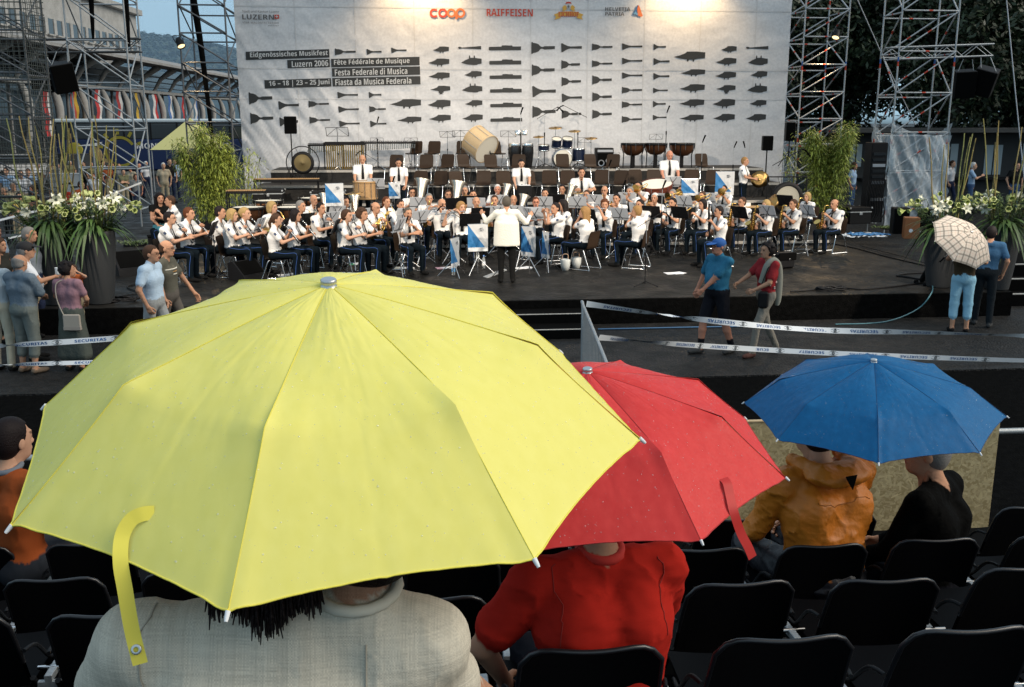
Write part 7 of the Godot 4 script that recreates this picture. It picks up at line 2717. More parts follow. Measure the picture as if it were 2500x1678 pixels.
func build_band() -> void:
	hand_curl = make_hand(.75)
	hand_open = make_hand(.12)
	var inst_words := {"clarinet": "black clarinet", "oboe": "black oboe", "flute": "silver flute", "trumpet": "brass trumpet", "trombone": "brass trombone", "sax": "gold saxophone", "horn": "brass horn", "euphonium": "silver euphonium", "tuba": "silver tuba", "bassoon": "black bassoon", "bass": "black bass clarinet", "cymbals": "pair of dark brass cymbals"}
	for q in [[Vector3(-4.748, .000, -19.647), 1.46, 1.019, "clarinet", "short", "dark", 0, "dark haired clarinettist with glasses at the far left", 0, 1],
		[Vector3(-4.513, .000, -20.263), 1.36, 1.042, "clarinet", "short", "auburn", 1, "ruddy short haired man second from the left", 0, 1],
		[Vector3(-3.932, .000, -20.415), 1.31, 1.047, "clarinet", "short", "dark", 1, "dark haired man behind the two left stands", 0, 1],
		[Vector3(-3.632, .000, -20.063), 1.36, 1.024, "clarinet", "bob", "blond", 0, "fair short haired clarinettist in the left front", 1, 0],
		[Vector3(-3.424, .000, -20.265), 1.31, 1.034, "clarinet", "pony", "blond", 0, "blond clarinettist with her hair tied back", 1, 1],
		[Vector3(-3.032, .000, -21.559), 1.06, 1.040, "horn", "bob", "blond", 0, "blond player before the left timpani", 1, 0],
		[Vector3(-2.687, .000, -19.407), 1.46, .996, "clarinet", "pony", "brown", 0, "brown ponytailed clarinettist in the front row", 1, 0],
		[Vector3(-2.386, .000, -20.016), 1.31, 1.011, "clarinet", "bob", "dark", 1, "dark haired woman beside the ponytailed clarinettist", 1, 1],
		[Vector3(-2.461, .000, -21.895), .95, 1.034, "horn", "short", "grey", 1, "grey haired older horn player at the left", 0, 0],
		[Vector3(-2.321, .000, -23.409), .73, 1.044, "euphonium", "bald", "grey", 1, "bald man behind the left horns", 0, 1],
		[Vector3(-1.992, .000, -21.343), .99, 1.034, "clarinet", "short", "dark", 1, "dark haired young man beside the left banner cloth", 0, 1],
		[Vector3(-1.583, .000, -22.946), .69, 1.031, "euphonium", "short", "dark", 1, "dark haired euphonium player behind the clarinets", 0, 1],
		[Vector3(-1.376, .000, -20.020), 1.23, 1.003, "clarinet", "bowl", "brown", 0, "boyish brown haired clarinettist in the front row", 1, 0],
		[Vector3(-1.080, .000, -20.175), 1.15, 1.010, "clarinet", "curly", "brown", 1, "curly brown haired clarinettist in the front row", 0, 1],
		[Vector3(-.832, .000, -21.462), .79, 1.025, "horn", "bald", "brown", 1, "balding man with glasses behind the front clarinets", 0, 0],
		[Vector3(-.627, .000, -22.952), .53, 1.025, "horn", "pony", "auburn", 1, "red haired horn player with hair tied back", 1, 1],
		[Vector3(-.313, .000, -22.241), .55, 1.018, "clarinet", "short", "dark", 1, "dark haired man behind the oboist", 0, 1],
		[Vector3(-.135, .000, -20.301), .56, 1.009, "oboe", "short", "greybrown", 1, "grey brown haired oboist in the front row", 0, 0],
		[Vector3(-.024, .120, -24.567), .18, 1.003, "tuba", "short", "dark", 1, "dark haired tuba player with glasses", 0, 0],
		[Vector3(.370, .000, -23.616), .17, 1.038, "sax", "short", "grey", 1, "grey haired man beside the left tuba", 0, 1],
		[Vector3(.644, .000, -22.459), .18, 1.012, "flute", "bald", "grey", 1, "bald flautist in dark glasses", 0, 1],
		[Vector3(.854, .120, -24.260), .10, .975, "tuba", "short", "brown", 1, "bespectacled second tuba player", 0, 0],
		[Vector3(1.037, .000, -21.589), .16, 1.011, "flute", "bob", "straw", 0, "strawberry blond flautist left of the conductor", 1, 1],
		[Vector3(1.280, .120, -24.875), .05, 1.019, "trumpet", "short", "grey", 1, "grey haired man behind the flautists", 0, 0],
		[Vector3(1.458, .120, -24.260), .03, .971, "trumpet", "short", "dark", 1, "dark haired trumpeter behind the flautists", 0, 1],
		[Vector3(1.453, .000, -22.960), .04, 1.011, "trumpet", "bald", "brown", 1, "balding trumpeter left of the conductor", 0, 1],
		[Vector3(2.133, .120, -25.060), -.04, 1.028, "euphonium", "short", "white", 2, "white haired man in the back row", 0, 0],
		[Vector3(1.919, .000, -23.360), -.02, 1.012, "sax", "short", "brown", 1, "player half hidden left of the conductor", 0, 0],
		[Vector3(2.376, .000, -23.424), -.08, 1.013, "euphonium", "bald", "grey", 1, "bald man right behind the conductor", 0, 1],
		[Vector3(2.852, .000, -22.959), -.16, 1.001, "oboe", "short", "auburn", 2, "red faced oboist with glasses", 0, 1],
		[Vector3(3.260, .120, -24.444), -.16, .974, "trumpet", "short", "dark", 1, "bearded dark haired cornet player", 0, 0],
		[Vector3(3.792, .120, -25.057), -.32, 1.019, "euphonium", "short", "dark", 1, "dark haired player behind the big silver bell", 0, 0],
		[Vector3(3.107, .000, -21.329), -1.25, .998, "flute", "short", "dark", 1, "dark haired flautist right of the conductor", 0, 1],
		[Vector3(3.420, .000, -22.206), -1.30, .992, "clarinet", "long", "dark", 1, "woman with long dark hair behind the flautist", 1, 0],
		[Vector3(3.579, .000, -20.360), -2.30, .990, "flute", "long", "straw", 1, "long haired flautist with her back turned", 1, 0],
		[Vector3(4.293, .120, -24.254), -.44, .954, "trumpet", "short", "brown", 1, "brown haired trumpeter with glasses", 0, 1],
		[Vector3(4.854, .120, -24.869), -.48, .998, "horn", "bald", "brown", 1, "bald man with glasses in the back row", 0, 0],
		[Vector3(4.359, .000, -22.237), -.66, .986, "flute", "curly", "auburn", 1, "woman with short dark red curls", 1, 1],
		[Vector3(4.910, .000, -23.607), -.59, 1.008, "trumpet", "short", "dark", 1, "dark haired cornet player right of centre", 0, 0],
		[Vector3(5.487, .120, -24.743), -.57, .984, "trumpet", "short", "grey", 1, "grey haired cornet player in the back row", 0, 1],
		[Vector3(5.867, .120, -25.451), -.56, 1.054, "trombone", "short", "dark", 1, "dark haired man at the very back", 0, 0],
		[Vector3(4.706, .000, -20.470), -2.10, .988, "flute", "bowl", "straw", 1, "short fair haired flautist seen from behind", 0, 0],
		[Vector3(5.216, .000, -22.342), -.79, .980, "clarinet", "short", "dark", 1, "dark haired player behind the fair flautist", 0, 0],
		[Vector3(5.885, .000, -23.731), -.71, 1.010, "trumpet", "short", "white", 1, "white haired trumpeter on the right", 0, 1],
		[Vector3(6.072, .000, -22.740), -.84, .977, "bass", "short", "dark", 1, "short haired bass clarinettist", 1, 0],
		[Vector3(6.500, .120, -24.368), -.72, .949, "trombone", "short", "grey", 1, "grey haired trombonist", 0, 0],
		[Vector3(6.857, .120, -24.923), -.70, .991, "trombone", "short", "brown", 1, "brown haired trombonist at the back", 0, 0],
		[Vector3(7.169, .120, -24.048), -.81, .923, "trombone", "short", "brown", 1, "brown haired man behind the oboe woman", 0, 1],
		[Vector3(6.725, .000, -22.435), -.95, .970, "oboe", "bob", "dark", 1, "dark haired woman with an oboe", 1, 1],
		[Vector3(6.505, .000, -20.519), -1.24, .974, "bassoon", "short", "dark", 1, "dark haired bassoonist in the front row", 0, 0],
		[Vector3(8.031, .120, -25.042), -.80, .995, "trombone", "short", "dark", 1, "dark haired trombonist before the tall banner cloth", 0, 0],
		[Vector3(7.822, .000, -22.933), -.98, .968, "sax", "short", "brown", 1, "brown haired saxophonist with glasses", 0, 1],
		[Vector3(8.154, .000, -22.218), -1.09, .959, "sax", "long", "blond", 0, "saxophonist with long blond hair", 1, 1],
		[Vector3(8.892, .000, -22.427), -1.11, .955, "sax", "short", "brown", 1, "stout saxophonist with receding brown hair", 0, 0],
		[Vector3(9.820, .120, -23.910), -1.02, .897, "sax", "bob", "blond", 0, "blond bobbed saxophonist behind the others", 1, 1],
		[Vector3(9.890, .000, -22.424), -1.16, .948, "sax", "bald", "brown", 1, "last saxophonist at the far right", 0, 0]]:
		var at: Vector3 = q[0]
		var kind: String = q[3]
		var who: String = q[7]
		var t := musician("seated %s, white shirt and dark trousers" % who, kind, true, at, q[1] + rng.randf_range(-.14, .14), q[2], q[4], q[5], q[6], q[8] == 1, "seated players of the band")
		if who.contains("glasses") or who.contains("bespectacled"):
			var o := pose_for(kind, q[8] == 1)
			glasses(t, joints(true, o).head, o.get("head_turn", Basis()))
		place(chair0, "brown shell chair under the %s" % who, at + Vector3(0, 0, 0).rotated(Vector3.UP, q[1]), q[1], "chairs of the seated players", 1.0)
		place(instrument(kind), "%s held by the %s" % [inst_words[kind], who], at, t.rotation.y, "instruments of the band", q[2])
		if q[9] == 1 or at.z < -20.9:
			var f := Vector3(sin(q[1]), 0, cos(q[1]))
			place(dark_stand0 if rng.randf() < .22 else stand0, "music stand with sheets before the %s" % who, at + f * .88 + Vector3(0, 0, 0), q[1] + rng.randf_range(-.2, .2), "music stands of the players", .95)
	for q in [[Vector3(-1.295, .450, -26.400), .991, "drumming", "bald", "brown", 1, "bald percussionist at the hand drum"],
		[Vector3(-.360, .450, -26.400), .937, "drumming", "short", "dark", 1, "dark haired percussionist looking down"],
		[Vector3(2.876, .450, -26.400), .916, "drumming", "short", "dark", 0, "young dark haired percussionist"],
		[Vector3(6.883, .450, -26.400), 1.038, "drumming", "bald", "grey", 2, "bald timpanist with glasses"],
		[Vector3(8.981, .450, -26.400), .933, "cymbals", "short", "straw", 1, "fair haired cymbal player"]]:
		var at: Vector3 = q[0]
		var turn := .0
		if q[2] == "cymbals":
			turn = 1.0
		musician("standing %s, white shirt and dark tie" % q[6], q[2], false, at, turn, q[1], q[3], q[4], q[5], false, "standing percussionists")
		if q[2] == "cymbals":
			place(instrument("cymbals"), "pair of dark brass cymbals held by the %s" % q[6], at, turn, "instruments of the band", q[1])
	# the drummer behind the brass
	var dr := Vector3(4.426, 1.713, -25.9)
	musician("seated drummer in white shirt behind the ride cymbal", "drummer", true, Vector3(dr.x, .45, -25.95), .0, (dr.y - .45) / 1.2, "short", "dark", 1, false, "seated players of the band")
	place(chair0, "brown shell chair under the drummer behind the ride cymbal", Vector3(dr.x, .45, -25.95), .0, "chairs of the seated players")
	place(stand0, "music stand with white sheets before the timpanist", Vector3(6.841, .45, -25.75), .05, "music stands of the players", .95)
	place(stand0, "music stand with white sheets before the bald percussionist", Vector3(-.94, .45, -25.75), -.1, "music stands of the players", .95)
	# the conductor, seen from behind
	var o := {"sleeve": 1.0, "handl": Vector3(.44, 1.36, .30), "handr": Vector3(-.46, 1.33, .26), "polel": Vector3(.5, -1, -.2), "poler": Vector3(-.5, -1, -.2), "open_hands": true, "collar": true, "cell": .016, "fat": 1.08, "palml": Vector3(-.3, -.2, 1), "palmr": Vector3(.3, -.2, 1), "head_turn": Basis(Vector3.RIGHT, .15)}
	var j := joints(false, o)
	var s := make_body(j, o)
	# the tail of the jacket below the hips
	var f := Field.new(Vector3(-.32, .62, -.3), Vector3(.32, 1.3, .3), .016)
	for sg in [-1.0, 1.0]:
		f.cap(Vector3(sg * .09, 1.2, .0), Vector3(sg * .10, .80, .0), .142, .15, 1, .06)
	f.cap(Vector3(0, 1.2, 0), Vector3(0, .80, 0), .145, .155, 1, .06)
	f.cut(Vector3(0, .76, 0), Vector3(0, -1, 0), .01)
	join_into(s, f.surface(), Transform3D())
	var pal := band_palette(1, "greybrown")
	pal[1] = Color(.72, .70, .62)
	pal[2] = Color(.008, .008, .009)
	var cp := Vector3(1.771, 0, -18.781)
	var c := person_node("conductor in a cream jacket with raised arms seen from behind", cp, PI - .05, .945, "")
	part(c, "body", coloured(s, pal), M.cloth)
	add_hair(c, "short", "greybrown", Transform3D(Basis(Vector3.RIGHT, .15), j.head), .009)
	place(dark_stand0, "black conductor stand hidden behind the conductor", cp + Vector3(0, 0, -.7), .0, "music stands of the players", .9)
	# the pair sitting beside the clarinets at the left
	var lo := {"female": true, "width": .9, "handl": Vector3(.1, .62, .34), "handr": Vector3(-.14, .6, .3), "sleeve": .3}
	var wj := joints(true, lo)
	var lp := band_palette(1, "black")
	lp[1] = Color(.008, .008, .009)
	lp[2] = Color(.06, .20, .24)
	var wp := Vector3(-5.838, 1.309, -23.6)
	var w := person_node("woman in a black top and teal trousers sitting left of the clarinets", Vector3(wp.x, wp.y - 1.2, wp.z), .5, 1.0, "")
	part(w, "body", coloured(make_body(wj, lo), lp), M.cloth)
	add_hair(w, "long", "black", Transform3D(Basis(), wj.head))
	var bench := thing("stage_box", "black box seat under the pair beside the clarinets", "box", Vector3(wp.x + .12, 0, wp.z - .05), .3)
	part(bench, "box", box_mesh(Vector3(.9, .42, .4), .02, Vector3(0, .21, -.05)), M.black)
	part(bench, "lid", box_mesh(Vector3(.92, .03, .42), .006, Vector3(0, .43, -.05)), M.black_matte)
	var mp := Vector3(-5.602, 1.258, -23.4)
	musician("man in white shirt leaning towards the woman in black", "clarinet", true, Vector3(mp.x + .1, mp.y - 1.2, mp.z), -1.2, 1.0, "short", "brown", 1, false, "")


# ---------------------------------------------------------------- grandstand
func osb_mat() -> StandardMaterial3D:
	# pressed board: pale strands lying every way
	var im := Image.create_empty(512, 512, false, Image.FORMAT_RGB8)
	im.fill(Color(.58, .51, .36))
	var r := RandomNumberGenerator.new()
	r.seed = 12
	for k in 2600:
		var c := Color(.66, .59, .43).lerp(Color(.79, .72, .55), r.randf()).darkened(r.randf() * .12)
		var a := r.randfn() * .7
		var o := Vector2(r.randi() % 512, r.randi() % 512)
		var l := r.randi_range(10, 34)
		var w := r.randi_range(3, 10)
		for u in l:
			for v in w:
				var p := o + Vector2(u, v).rotated(a + (PI / 2 if k % 3 == 0 else .0))
				im.set_pixel(posmod(int(p.x), 512), posmod(int(p.y), 512), c)
	var m := mat(Color.WHITE, .85)
	m.albedo_texture = ImageTexture.create_from_image(im)
	m.uv1_triplanar = true
	m.uv1_scale = Vector3.ONE * 1.1
	return m

func build_grandstand() -> void:
	var fl := [1.25, .78, .56, .33, .13]
	var zs := [-1.3, -2.55, -3.35, -4.15, -4.95]
	for k in 5:
		slab("grandstand_step", Vector3(-7, -.469, zs[k] - 1.15), Vector3(7, fl[k], zs[k] + .4 if k < 2 else zs[k] + .049), M.black_matte)
	var seat := proto("grandstand_chair", "chair")
	var back := MB.new()
	var shell := MB.new()
	var nx := 14
	for part_k in 2:
		var b: MB = back if part_k == 0 else shell
		for side in [.0, .014]:
			var f := b.v.size()
			for j in 9:
				for i in nx + 1:
					var u := 2.0 * i / nx - 1.0
					var v := j / 8.0
					var p: Vector3
					var n: Vector3
					if part_k == 0:
						var corner := pow(absf(u), 6.0) * .07
						var top := .815 - corner + .018 * u * u
						p = Vector3(u * (.225 - .012 * v), lerpf(.47, top, v), .20 + .07 * v - .05 * u * u * (1.0 - .3 * v) + .02 * v * v)
						n = Vector3(.4 * u, .15, -1).normalized()
					else:
						p = Vector3(u * .225, .45 + .02 * u * u + .015 * v * v, lerpf(.2, -.24, v))
						n = Vector3.UP
					b.vert(p - n * side, n if side == .0 else -n)
			for j in 8:
				for i in nx:
					var a := f + j * (nx + 1) + i
					b.tri(a, a + 1, a + nx + 2); b.tri(a, a + nx + 2, a + nx + 1)
	var rim := []
	for i in nx + 1:
		rim.append((back.v[8 * (nx + 1) + i] + back.v[9 * (nx + 1) + 8 * (nx + 1) + i]) * .5)
	for j in 5:
		rim.push_front((back.v[(7 - j) * (nx + 1)] + back.v[(9 + 7 - j) * (nx + 1)]) * .5)
		rim.append((back.v[(7 - j) * (nx + 1) + nx] + back.v[(9 + 7 - j) * (nx + 1) + nx]) * .5)
	var plastic := mat(Color(.003, .003, .0035), .5)
	plastic.metallic_specular = .12
	part(seat, "backrest", back.mesh(), plastic)
	part(seat, "rim", tube_mesh(rim, .0085, 8), mat(Color(.012, .012, .014), .3))
	part(seat, "seat", shell.mesh(), plastic)
	for x in [-.235, .235]:
		part(seat, "leg", tube_mesh([Vector3(x, .5, .17), Vector3(x, .42, .12), Vector3(x, .0, -.2)], .012, 6), M.black)
		part(seat, "leg", tube_mesh([Vector3(x, .42, -.15), Vector3(x, .0, .26)], .012, 6), M.black)
		part(seat, "side_arm", tube_mesh(curve([Vector3(x, .46, -.1), Vector3(x * 1.06, .5, .02), Vector3(x * 1.06, .62, .14), Vector3(x, .64, .22)], 4), .008, 7), M.black)
	part(seat, "link_bracket", box_mesh(Vector3(.085, .16, .02), .004, Vector3(.288, .40, .16)), M.galv)
	part(seat, "link_bracket", box_mesh(Vector3(.03, .03, .3), .004, Vector3(.288, .49, .02)), M.galv)
	part(seat, "link_rod", tube_mesh([Vector3(.23, .5, .1), Vector3(.345, .5, .1)], .009, 6), M.chrome)
	var rn := ["back row", "row of the red shirt", "row behind the orange jacket", "row of the orange jacket", "front row"]
	var x0 := [-.23, .49, .05, .73, .58]
	for k in 5:
		var r := range(-5, 8) if k > 0 else [0]
		for i in r:
			var x: float = x0[k] + i * .58
			if x < -2.75 or x > 3.6:
				continue
			place(seat, "black grandstand chair, %s, %s" % [rn[k], "on its own behind the yellow umbrella" if k == 0 else "%s from the left end" % ["first", "second", "third", "fourth", "fifth", "sixth", "seventh", "eighth", "ninth", "tenth", "eleventh", "twelfth", "thirteenth"][i + 5]], Vector3(x + rng.randf_range(-.012, .012), fl[k], zs[k] - .26 + rng.randf_range(-.03, .03)), rng.randf_range(-.05, .05), "black grandstand chairs")
	var t := thing("board_fence", "pale pressed wood board fence in front of the first row", "fence", Vector3(0, fl[4], -5.95))
	var om := osb_mat()
	for q in [[1.3, 2.59], [2.6, 3.88]]:
		part(t, "board", box_mesh(Vector3(q[1] - q[0], 1.04, .018), .002, Vector3((q[0] + q[1]) * .5, .52, 0)), om)
	part(t, "top_edge", box_mesh(Vector3(2.58, .012, .03), .003, Vector3(2.59, 1.047, 0)), M.pale_wood)
	var rl := thing("hand_rail", "long grey steel hand rail along the front of the grandstand", "rail", Vector3(0, fl[4], -6.1))
	part(rl, "rail", tube_mesh([Vector3(-6, .92, 0), Vector3(6, .86, 0)], .022, 8), M.galv)
	for x in [-5.0, -1.2, 1.25, 4.6]:
		part(rl, "post", tube_mesh([Vector3(x, -.55, 0), Vector3(x, .88, 0)], .02, 8), M.black)

# ---------------------------------------------------------------- umbrellas
func umbrella(label: String, ap: Vector3, axis: Vector3, phase: float, rb: float, hb: float, rt: float, ht: float, m: Material, trim: Material, sd: int, shaft: float, plaid := []) -> Node3D:
	var t := thing("umbrella", label, "umbrella", ap)
	var y := axis.normalized()
	var u := y.cross(Vector3(0, 0, 1)).normalized()
	var v := y.cross(u)
	var nz := noise(7.0, 3, FastNoiseLite.TYPE_SIMPLEX_SMOOTH, sd)
	var rim_at := func(s: float) -> Vector2:
		var r := rt * s
		var h := hb * pow(r / rb, 1.12) if r < rb else hb + (ht - hb) * pow((r - rb) / (rt - rb), .95)
		return Vector2(r, h)
	var at := func(k: int, s: float, w: float) -> Vector3:
		# s along the ribs, w across the panel
		var se := s * (1.0 - .016 * s * s * 4.0 * w * (1.0 - w))
		var q: Vector2 = rim_at.call(se)
		var a0 := phase + k * TAU / 8.0
		var a1 := a0 + TAU / 8.0
		var d := (u * cos(a0) + v * sin(a0)).lerp(u * cos(a1) + v * sin(a1), w)
		var e := 4.0 * w * (1.0 - w)
		var drop := lerpf(q.y, ht * pow(q.x / rt, 2.2), e * .85) + .006 * e * sin(PI * minf(1.0, s * 1.05)) * rt / .5
		# faint creases run in from the ribs
		drop += .0012 * e * nz.get_noise_2d(w * 1.2 + k * 9.0, s * .9) + .0004 * nz.get_noise_2d(w * 3.0 - k * 5.0, s * 2.6 + 40.0) * e
		drop += .0012 * exp(-pow((w - .5 + .08 * nz.get_noise_1d(k * 7.0 + s * .2)) / .014, 2.0)) * minf(1.0, s * 3.0)
		drop += .004 * clampf((s - .78) / .22, .0, 1.0) * sin(w * 46.0 + k) * exp(-minf(w, 1.0 - w) * 13.0)
		drop += .003 * exp(-pow((se * rt - rb) / (rt * .09), 2.0)) * sin(w * 30.0 + k * 2.0) * exp(-minf(w, 1.0 - w) * 7.0)
		return d * q.x - y * drop
	var na := 44
	var nc := 40
	for k in 8:
		var b := MB.new()
		for j in na + 1:
			for i in nc + 1:
				var s := maxf(.012, float(j) / na)
				var w := float(i) / nc
				var p: Vector3 = at.call(k, s, w)
				var px: Vector3 = at.call(k, s, minf(w + .02, 1.0)) - at.call(k, s, maxf(w - .02, .0))
				var py: Vector3 = at.call(k, minf(s + .015, 1.0), w) - at.call(k, maxf(s - .015, .005), w)
				var n := px.cross(py).normalized()
				if n.dot(y) < .0:
					n = -n
				b.vert(p, n, Vector2((w - .5) * s * rt * .78, s * rt) * 6.0)
		for j in na:
			for i in nc:
				var c := j * (nc + 1) + i
				b.tri(c, c + 1, c + nc + 2); b.tri(c, c + nc + 2, c + nc + 1)
		var pn := part(t, "panel", b.mesh(), m)
		if plaid.is_empty():
			var hem := []
			for i in nc + 1:
				hem.append(at.call(k, 1.0, float(i) / nc))
			part(pn, "hem", tube_mesh(hem, .0016, 5), trim)
			var sm := []
			for j in na + 1:
				sm.append(at.call(k, maxf(.03, float(j) / na), .0) + y * .0008)
			part(pn, "rib_seam", tube_mesh(sm, .0008, 5), trim)
		var tip: Vector3 = at.call(k, 1.0, .0)
		var dir: Vector3 = (tip - at.call(k, .93, .0)).normalized()
		part(t, "tip", tube_mesh([tip - dir * .002, tip + dir * .008, tip + dir * .013], [.0042, .0034, .0026], 8), M.white_paper)
	# rain drops standing on the cloth
	if plaid.is_empty():
		var db := MB.new()
		db.lathe([Vector2(.0, .55), Vector2(.6, .45), Vector2(1.0, .0)], 6)
		var mm := MultiMesh.new()
		mm.transform_format = MultiMesh.TRANSFORM_3D
		mm.mesh = db.mesh()
		mm.instance_count = 2600
		var r := RandomNumberGenerator.new()
		r.seed = sd
		for k in 2600:
			var g := r.randi() % 8
			var s := sqrt(r.randf_range(.01, .98))
			var w := r.randf()
			var p: Vector3 = at.call(g, s, w)
			var n: Vector3 = (at.call(g, s, minf(w + .02, 1.0)) - at.call(g, s, maxf(w - .02, .0))).cross(at.call(g, minf(s + .02, 1.0), w) - at.call(g, maxf(s - .02, .005), w)).normalized()
			mm.set_instance_transform(k, Transform3D(basis_along(n if n.dot(y) > .0 else -n).scaled(Vector3.ONE * (.0006 + .0014 * pow(r.randf(), 3.0))), p))
		var dm := MultiMeshInstance3D.new()
		dm.name = "rain_drops"
		dm.multimesh = mm
		dm.material_override = M.drop
		t.add_child(dm)
		dm.set_meta("kind", "stuff")
	var cb := MB.new()
	cb.lathe([Vector2(.0, .012), Vector2(.012, .012), Vector2(.0145, .010), Vector2(.015, .004), Vector2(.013, .002), Vector2(.017, -.004)], 20, Transform3D(basis_along(y)))
	part(t, "cap", cb.mesh(), M.steel)
	part(t, "shaft", tube_mesh([-y * .005, -y * shaft], .006, 8), M.steel)
	part(t, "handle", tube_mesh([-y * shaft, -y * (shaft + .04), -y * (shaft + .13)], [.012, .016, .017], 10), M.black)
	for k in 8:
		var p: Vector3 = at.call(k, .6, .0)
		part(t, "rib", tube_mesh([-y * .012, p * .5 - y * .012, p - y * .004, at.call(k, .97, .0) - y * .004], .002, 4), M.steel)
	return t

func strap(t: Node3D, pts: Array, w: float, m: Material, eyelet: bool) -> void:
	var c := curve(pts, 6)
	var b := MB.new()
	for k in c.size():
		var dir: Vector3 = (c[mini(k + 1, c.size() - 1)] - c[maxi(k - 1, 0)]).normalized()
		var sd := dir.cross(Vector3(.15, .35, 1).normalized()).normalized()
		var n := sd.cross(dir).normalized()
		b.vert(c[k] + sd * w - t.position, n)
		b.vert(c[k] - sd * w - t.position, n)
	for k in c.size() - 1:
		b.tri(k * 2, k * 2 + 1, k * 2 + 3); b.tri(k * 2, k * 2 + 3, k * 2 + 2)
	var s := part(t, "closing_strap", b.mesh(), m)
	if eyelet:
		var e := MB.new()
		e.lathe([Vector2(.004, .0015), Vector2(.007, .002), Vector2(.008, .0)], 14, Transform3D(Basis(Vector3.RIGHT, PI / 2 - .35), c[c.size() - 4] - t.position + Vector3(0, .0015, .002)))
		part(s, "snap", e.mesh(), M.steel)

func fabric(lo: Color, hi: Color, back: Color, sd: int) -> StandardMaterial3D:
	# closely woven, wet umbrella cloth: blotches of damp and tiny drops
	var m := mat(Color.WHITE, .62)
	m.albedo_texture = noise_tex(noise(.018, 5, FastNoiseLite.TYPE_SIMPLEX_SMOOTH, sd), lo, hi)
	m.metallic_specular = .28
	m.uv1_triplanar = true
	m.uv1_scale = Vector3.ONE * 2.6
	m.normal_enabled = true
	m.normal_texture = noise_tex(noise(.012, 3, FastNoiseLite.TYPE_SIMPLEX_SMOOTH, sd + 1), Color.BLACK, Color.WHITE, 512, 5.0)
	m.normal_scale = .05
	m.roughness_texture = noise_tex(noise(.09, 3, FastNoiseLite.TYPE_SIMPLEX_SMOOTH, sd + 2), Color(.08, .08, .08), Color(.75, .75, .75))
	m.roughness = .9
	m.backlight_enabled = true
	m.backlight = back
	return m

func build_umbrellas() -> void:
	var cam := Vector3(0, 3.1, 0)
	var ym := fabric(Color(.76, .70, .17), Color(.82, .76, .22), Color(.30, .26, .03), 61)
	var yt := mat(Color(.78, .68, .09), .7)
	var k := 1.12
	var t := umbrella("big yellow umbrella filling the foreground", cam + (Vector3(-.1394, 2.8375, -1.5963) - cam) * k, Vector3(.0054, 1, .1664), 2.1687, .3422 * k, .0856 * k, .52 * k, .2486 * k, ym, yt, 3, .62)
	strap(t, [Vector3(-.394, 2.528, -1.416), Vector3(-.411, 2.528, -1.412), Vector3(-.427, 2.52, -1.408), Vector3(-.438, 2.499, -1.398), Vector3(-.437, 2.469, -1.378), Vector3(-.432, 2.429, -1.37), Vector3(-.426, 2.366, -1.365), Vector3(-.417, 2.313, -1.36)], .0108, yt, true)
	k = 1.1
	t = umbrella("red umbrella right of the yellow one", cam + (Vector3(.4492, 2.4473, -2.4877) - cam) * k, Vector3(-.0529, 1, .0969), 1.9014, .3556 * k, .0936 * k, .52 * k, .2468 * k, fabric(Color(.58, .036, .036), Color(.68, .06, .055), Color(.22, .01, .01), 64), mat(Color(.42, .02, .02), .7), 5, .55)
	strap(t, [Vector3(.806, 2.166, -2.405), Vector3(.811, 2.159, -2.385), Vector3(.812, 2.138, -2.365), Vector3(.814, 2.101, -2.33), Vector3(.835, 2.043, -2.33), Vector3(.857, 2.002, -2.33), Vector3(.872, 1.969, -2.33)], .013, mat(Color(.55, .025, .02), .6), false)
	k = 1.15
	umbrella("blue umbrella over the couple at the right", cam + (Vector3(1.8085, 2.1597, -3.6311) - cam) * k, Vector3(-.0694, 1, .0978), -.3839, .3603 * k, .0944 * k, .5 * k, .2074 * k, fabric(Color(.003, .085, .22), Color(.006, .12, .30), Color(.005, .03, .09), 67), mat(Color(.006, .05, .15), .7), 7, .3)
	# checked umbrella of the pair at the stage corner
	var im := Image.create_empty(256, 256, false, Image.FORMAT_RGB8)
	for y in 256:
		for x in 256:
			var c := Color(.70, .67, .63)
			for q in [x, y]:
				if q % 128 in [20, 21, 22, 30, 31, 32, 40, 41, 42]:
					c = c.lerp(Color(.06, .06, .07), .75)
				elif q % 128 in [88, 89]:
					c = c.lerp(Color(.62, .22, .14), .7)
				elif q % 128 > 16 and q % 128 < 46:
					c = c.lerp(Color(.45, .43, .40), .45)
			im.set_pixel(x, y, c)
	var pm := mat(Color.WHITE, .7)
	pm.albedo_texture = ImageTexture.create_from_image(im)
	pm.uv1_scale = Vector3(.8, .8, 1)
	umbrella("beige checked umbrella tilted towards the viewer at the stage corner", Vector3(9.11, 1.292, -15.3), Vector3(.22, .72, .72), .35, .34, .10, .56, .26, pm, pm, 9, .7, [1])


# ---------------------------------------------------------------- people beside and before the stage
func crease(nz: FastNoiseLite, p: Vector3) -> float:
	var a := nz.get_noise_3dv(p)
	return .55 * a + .5 - 1.1 * sqrt(absf(nz.get_noise_3dv(p * .8 + Vector3(31, 7, 3))) + .004)

func folds(s: Dictionary, amp: float, sd: int, st: Vector3) -> void:
	# creases of cloth: push the surface along its normal, and bend the normals to match
	var nz := noise(1.0, 3, FastNoiseLite.TYPE_SIMPLEX_SMOOTH, sd)
	for k in s.v.size():
		if s.id[k] == 1 or s.id[k] == 2:
			var p: Vector3 = s.v[k] * st
			var n: Vector3 = s.n[k]
			var a := crease(nz, p)
			var g := Vector3(crease(nz, p + Vector3(.05, 0, 0)) - a, crease(nz, p + Vector3(0, .05, 0)) - a, crease(nz, p + Vector3(0, 0, .05)) - a) * st * (amp / .05)
			s.v[k] += n * a * amp
			s.n[k] = (n - (g - n * n.dot(g))).normalized()

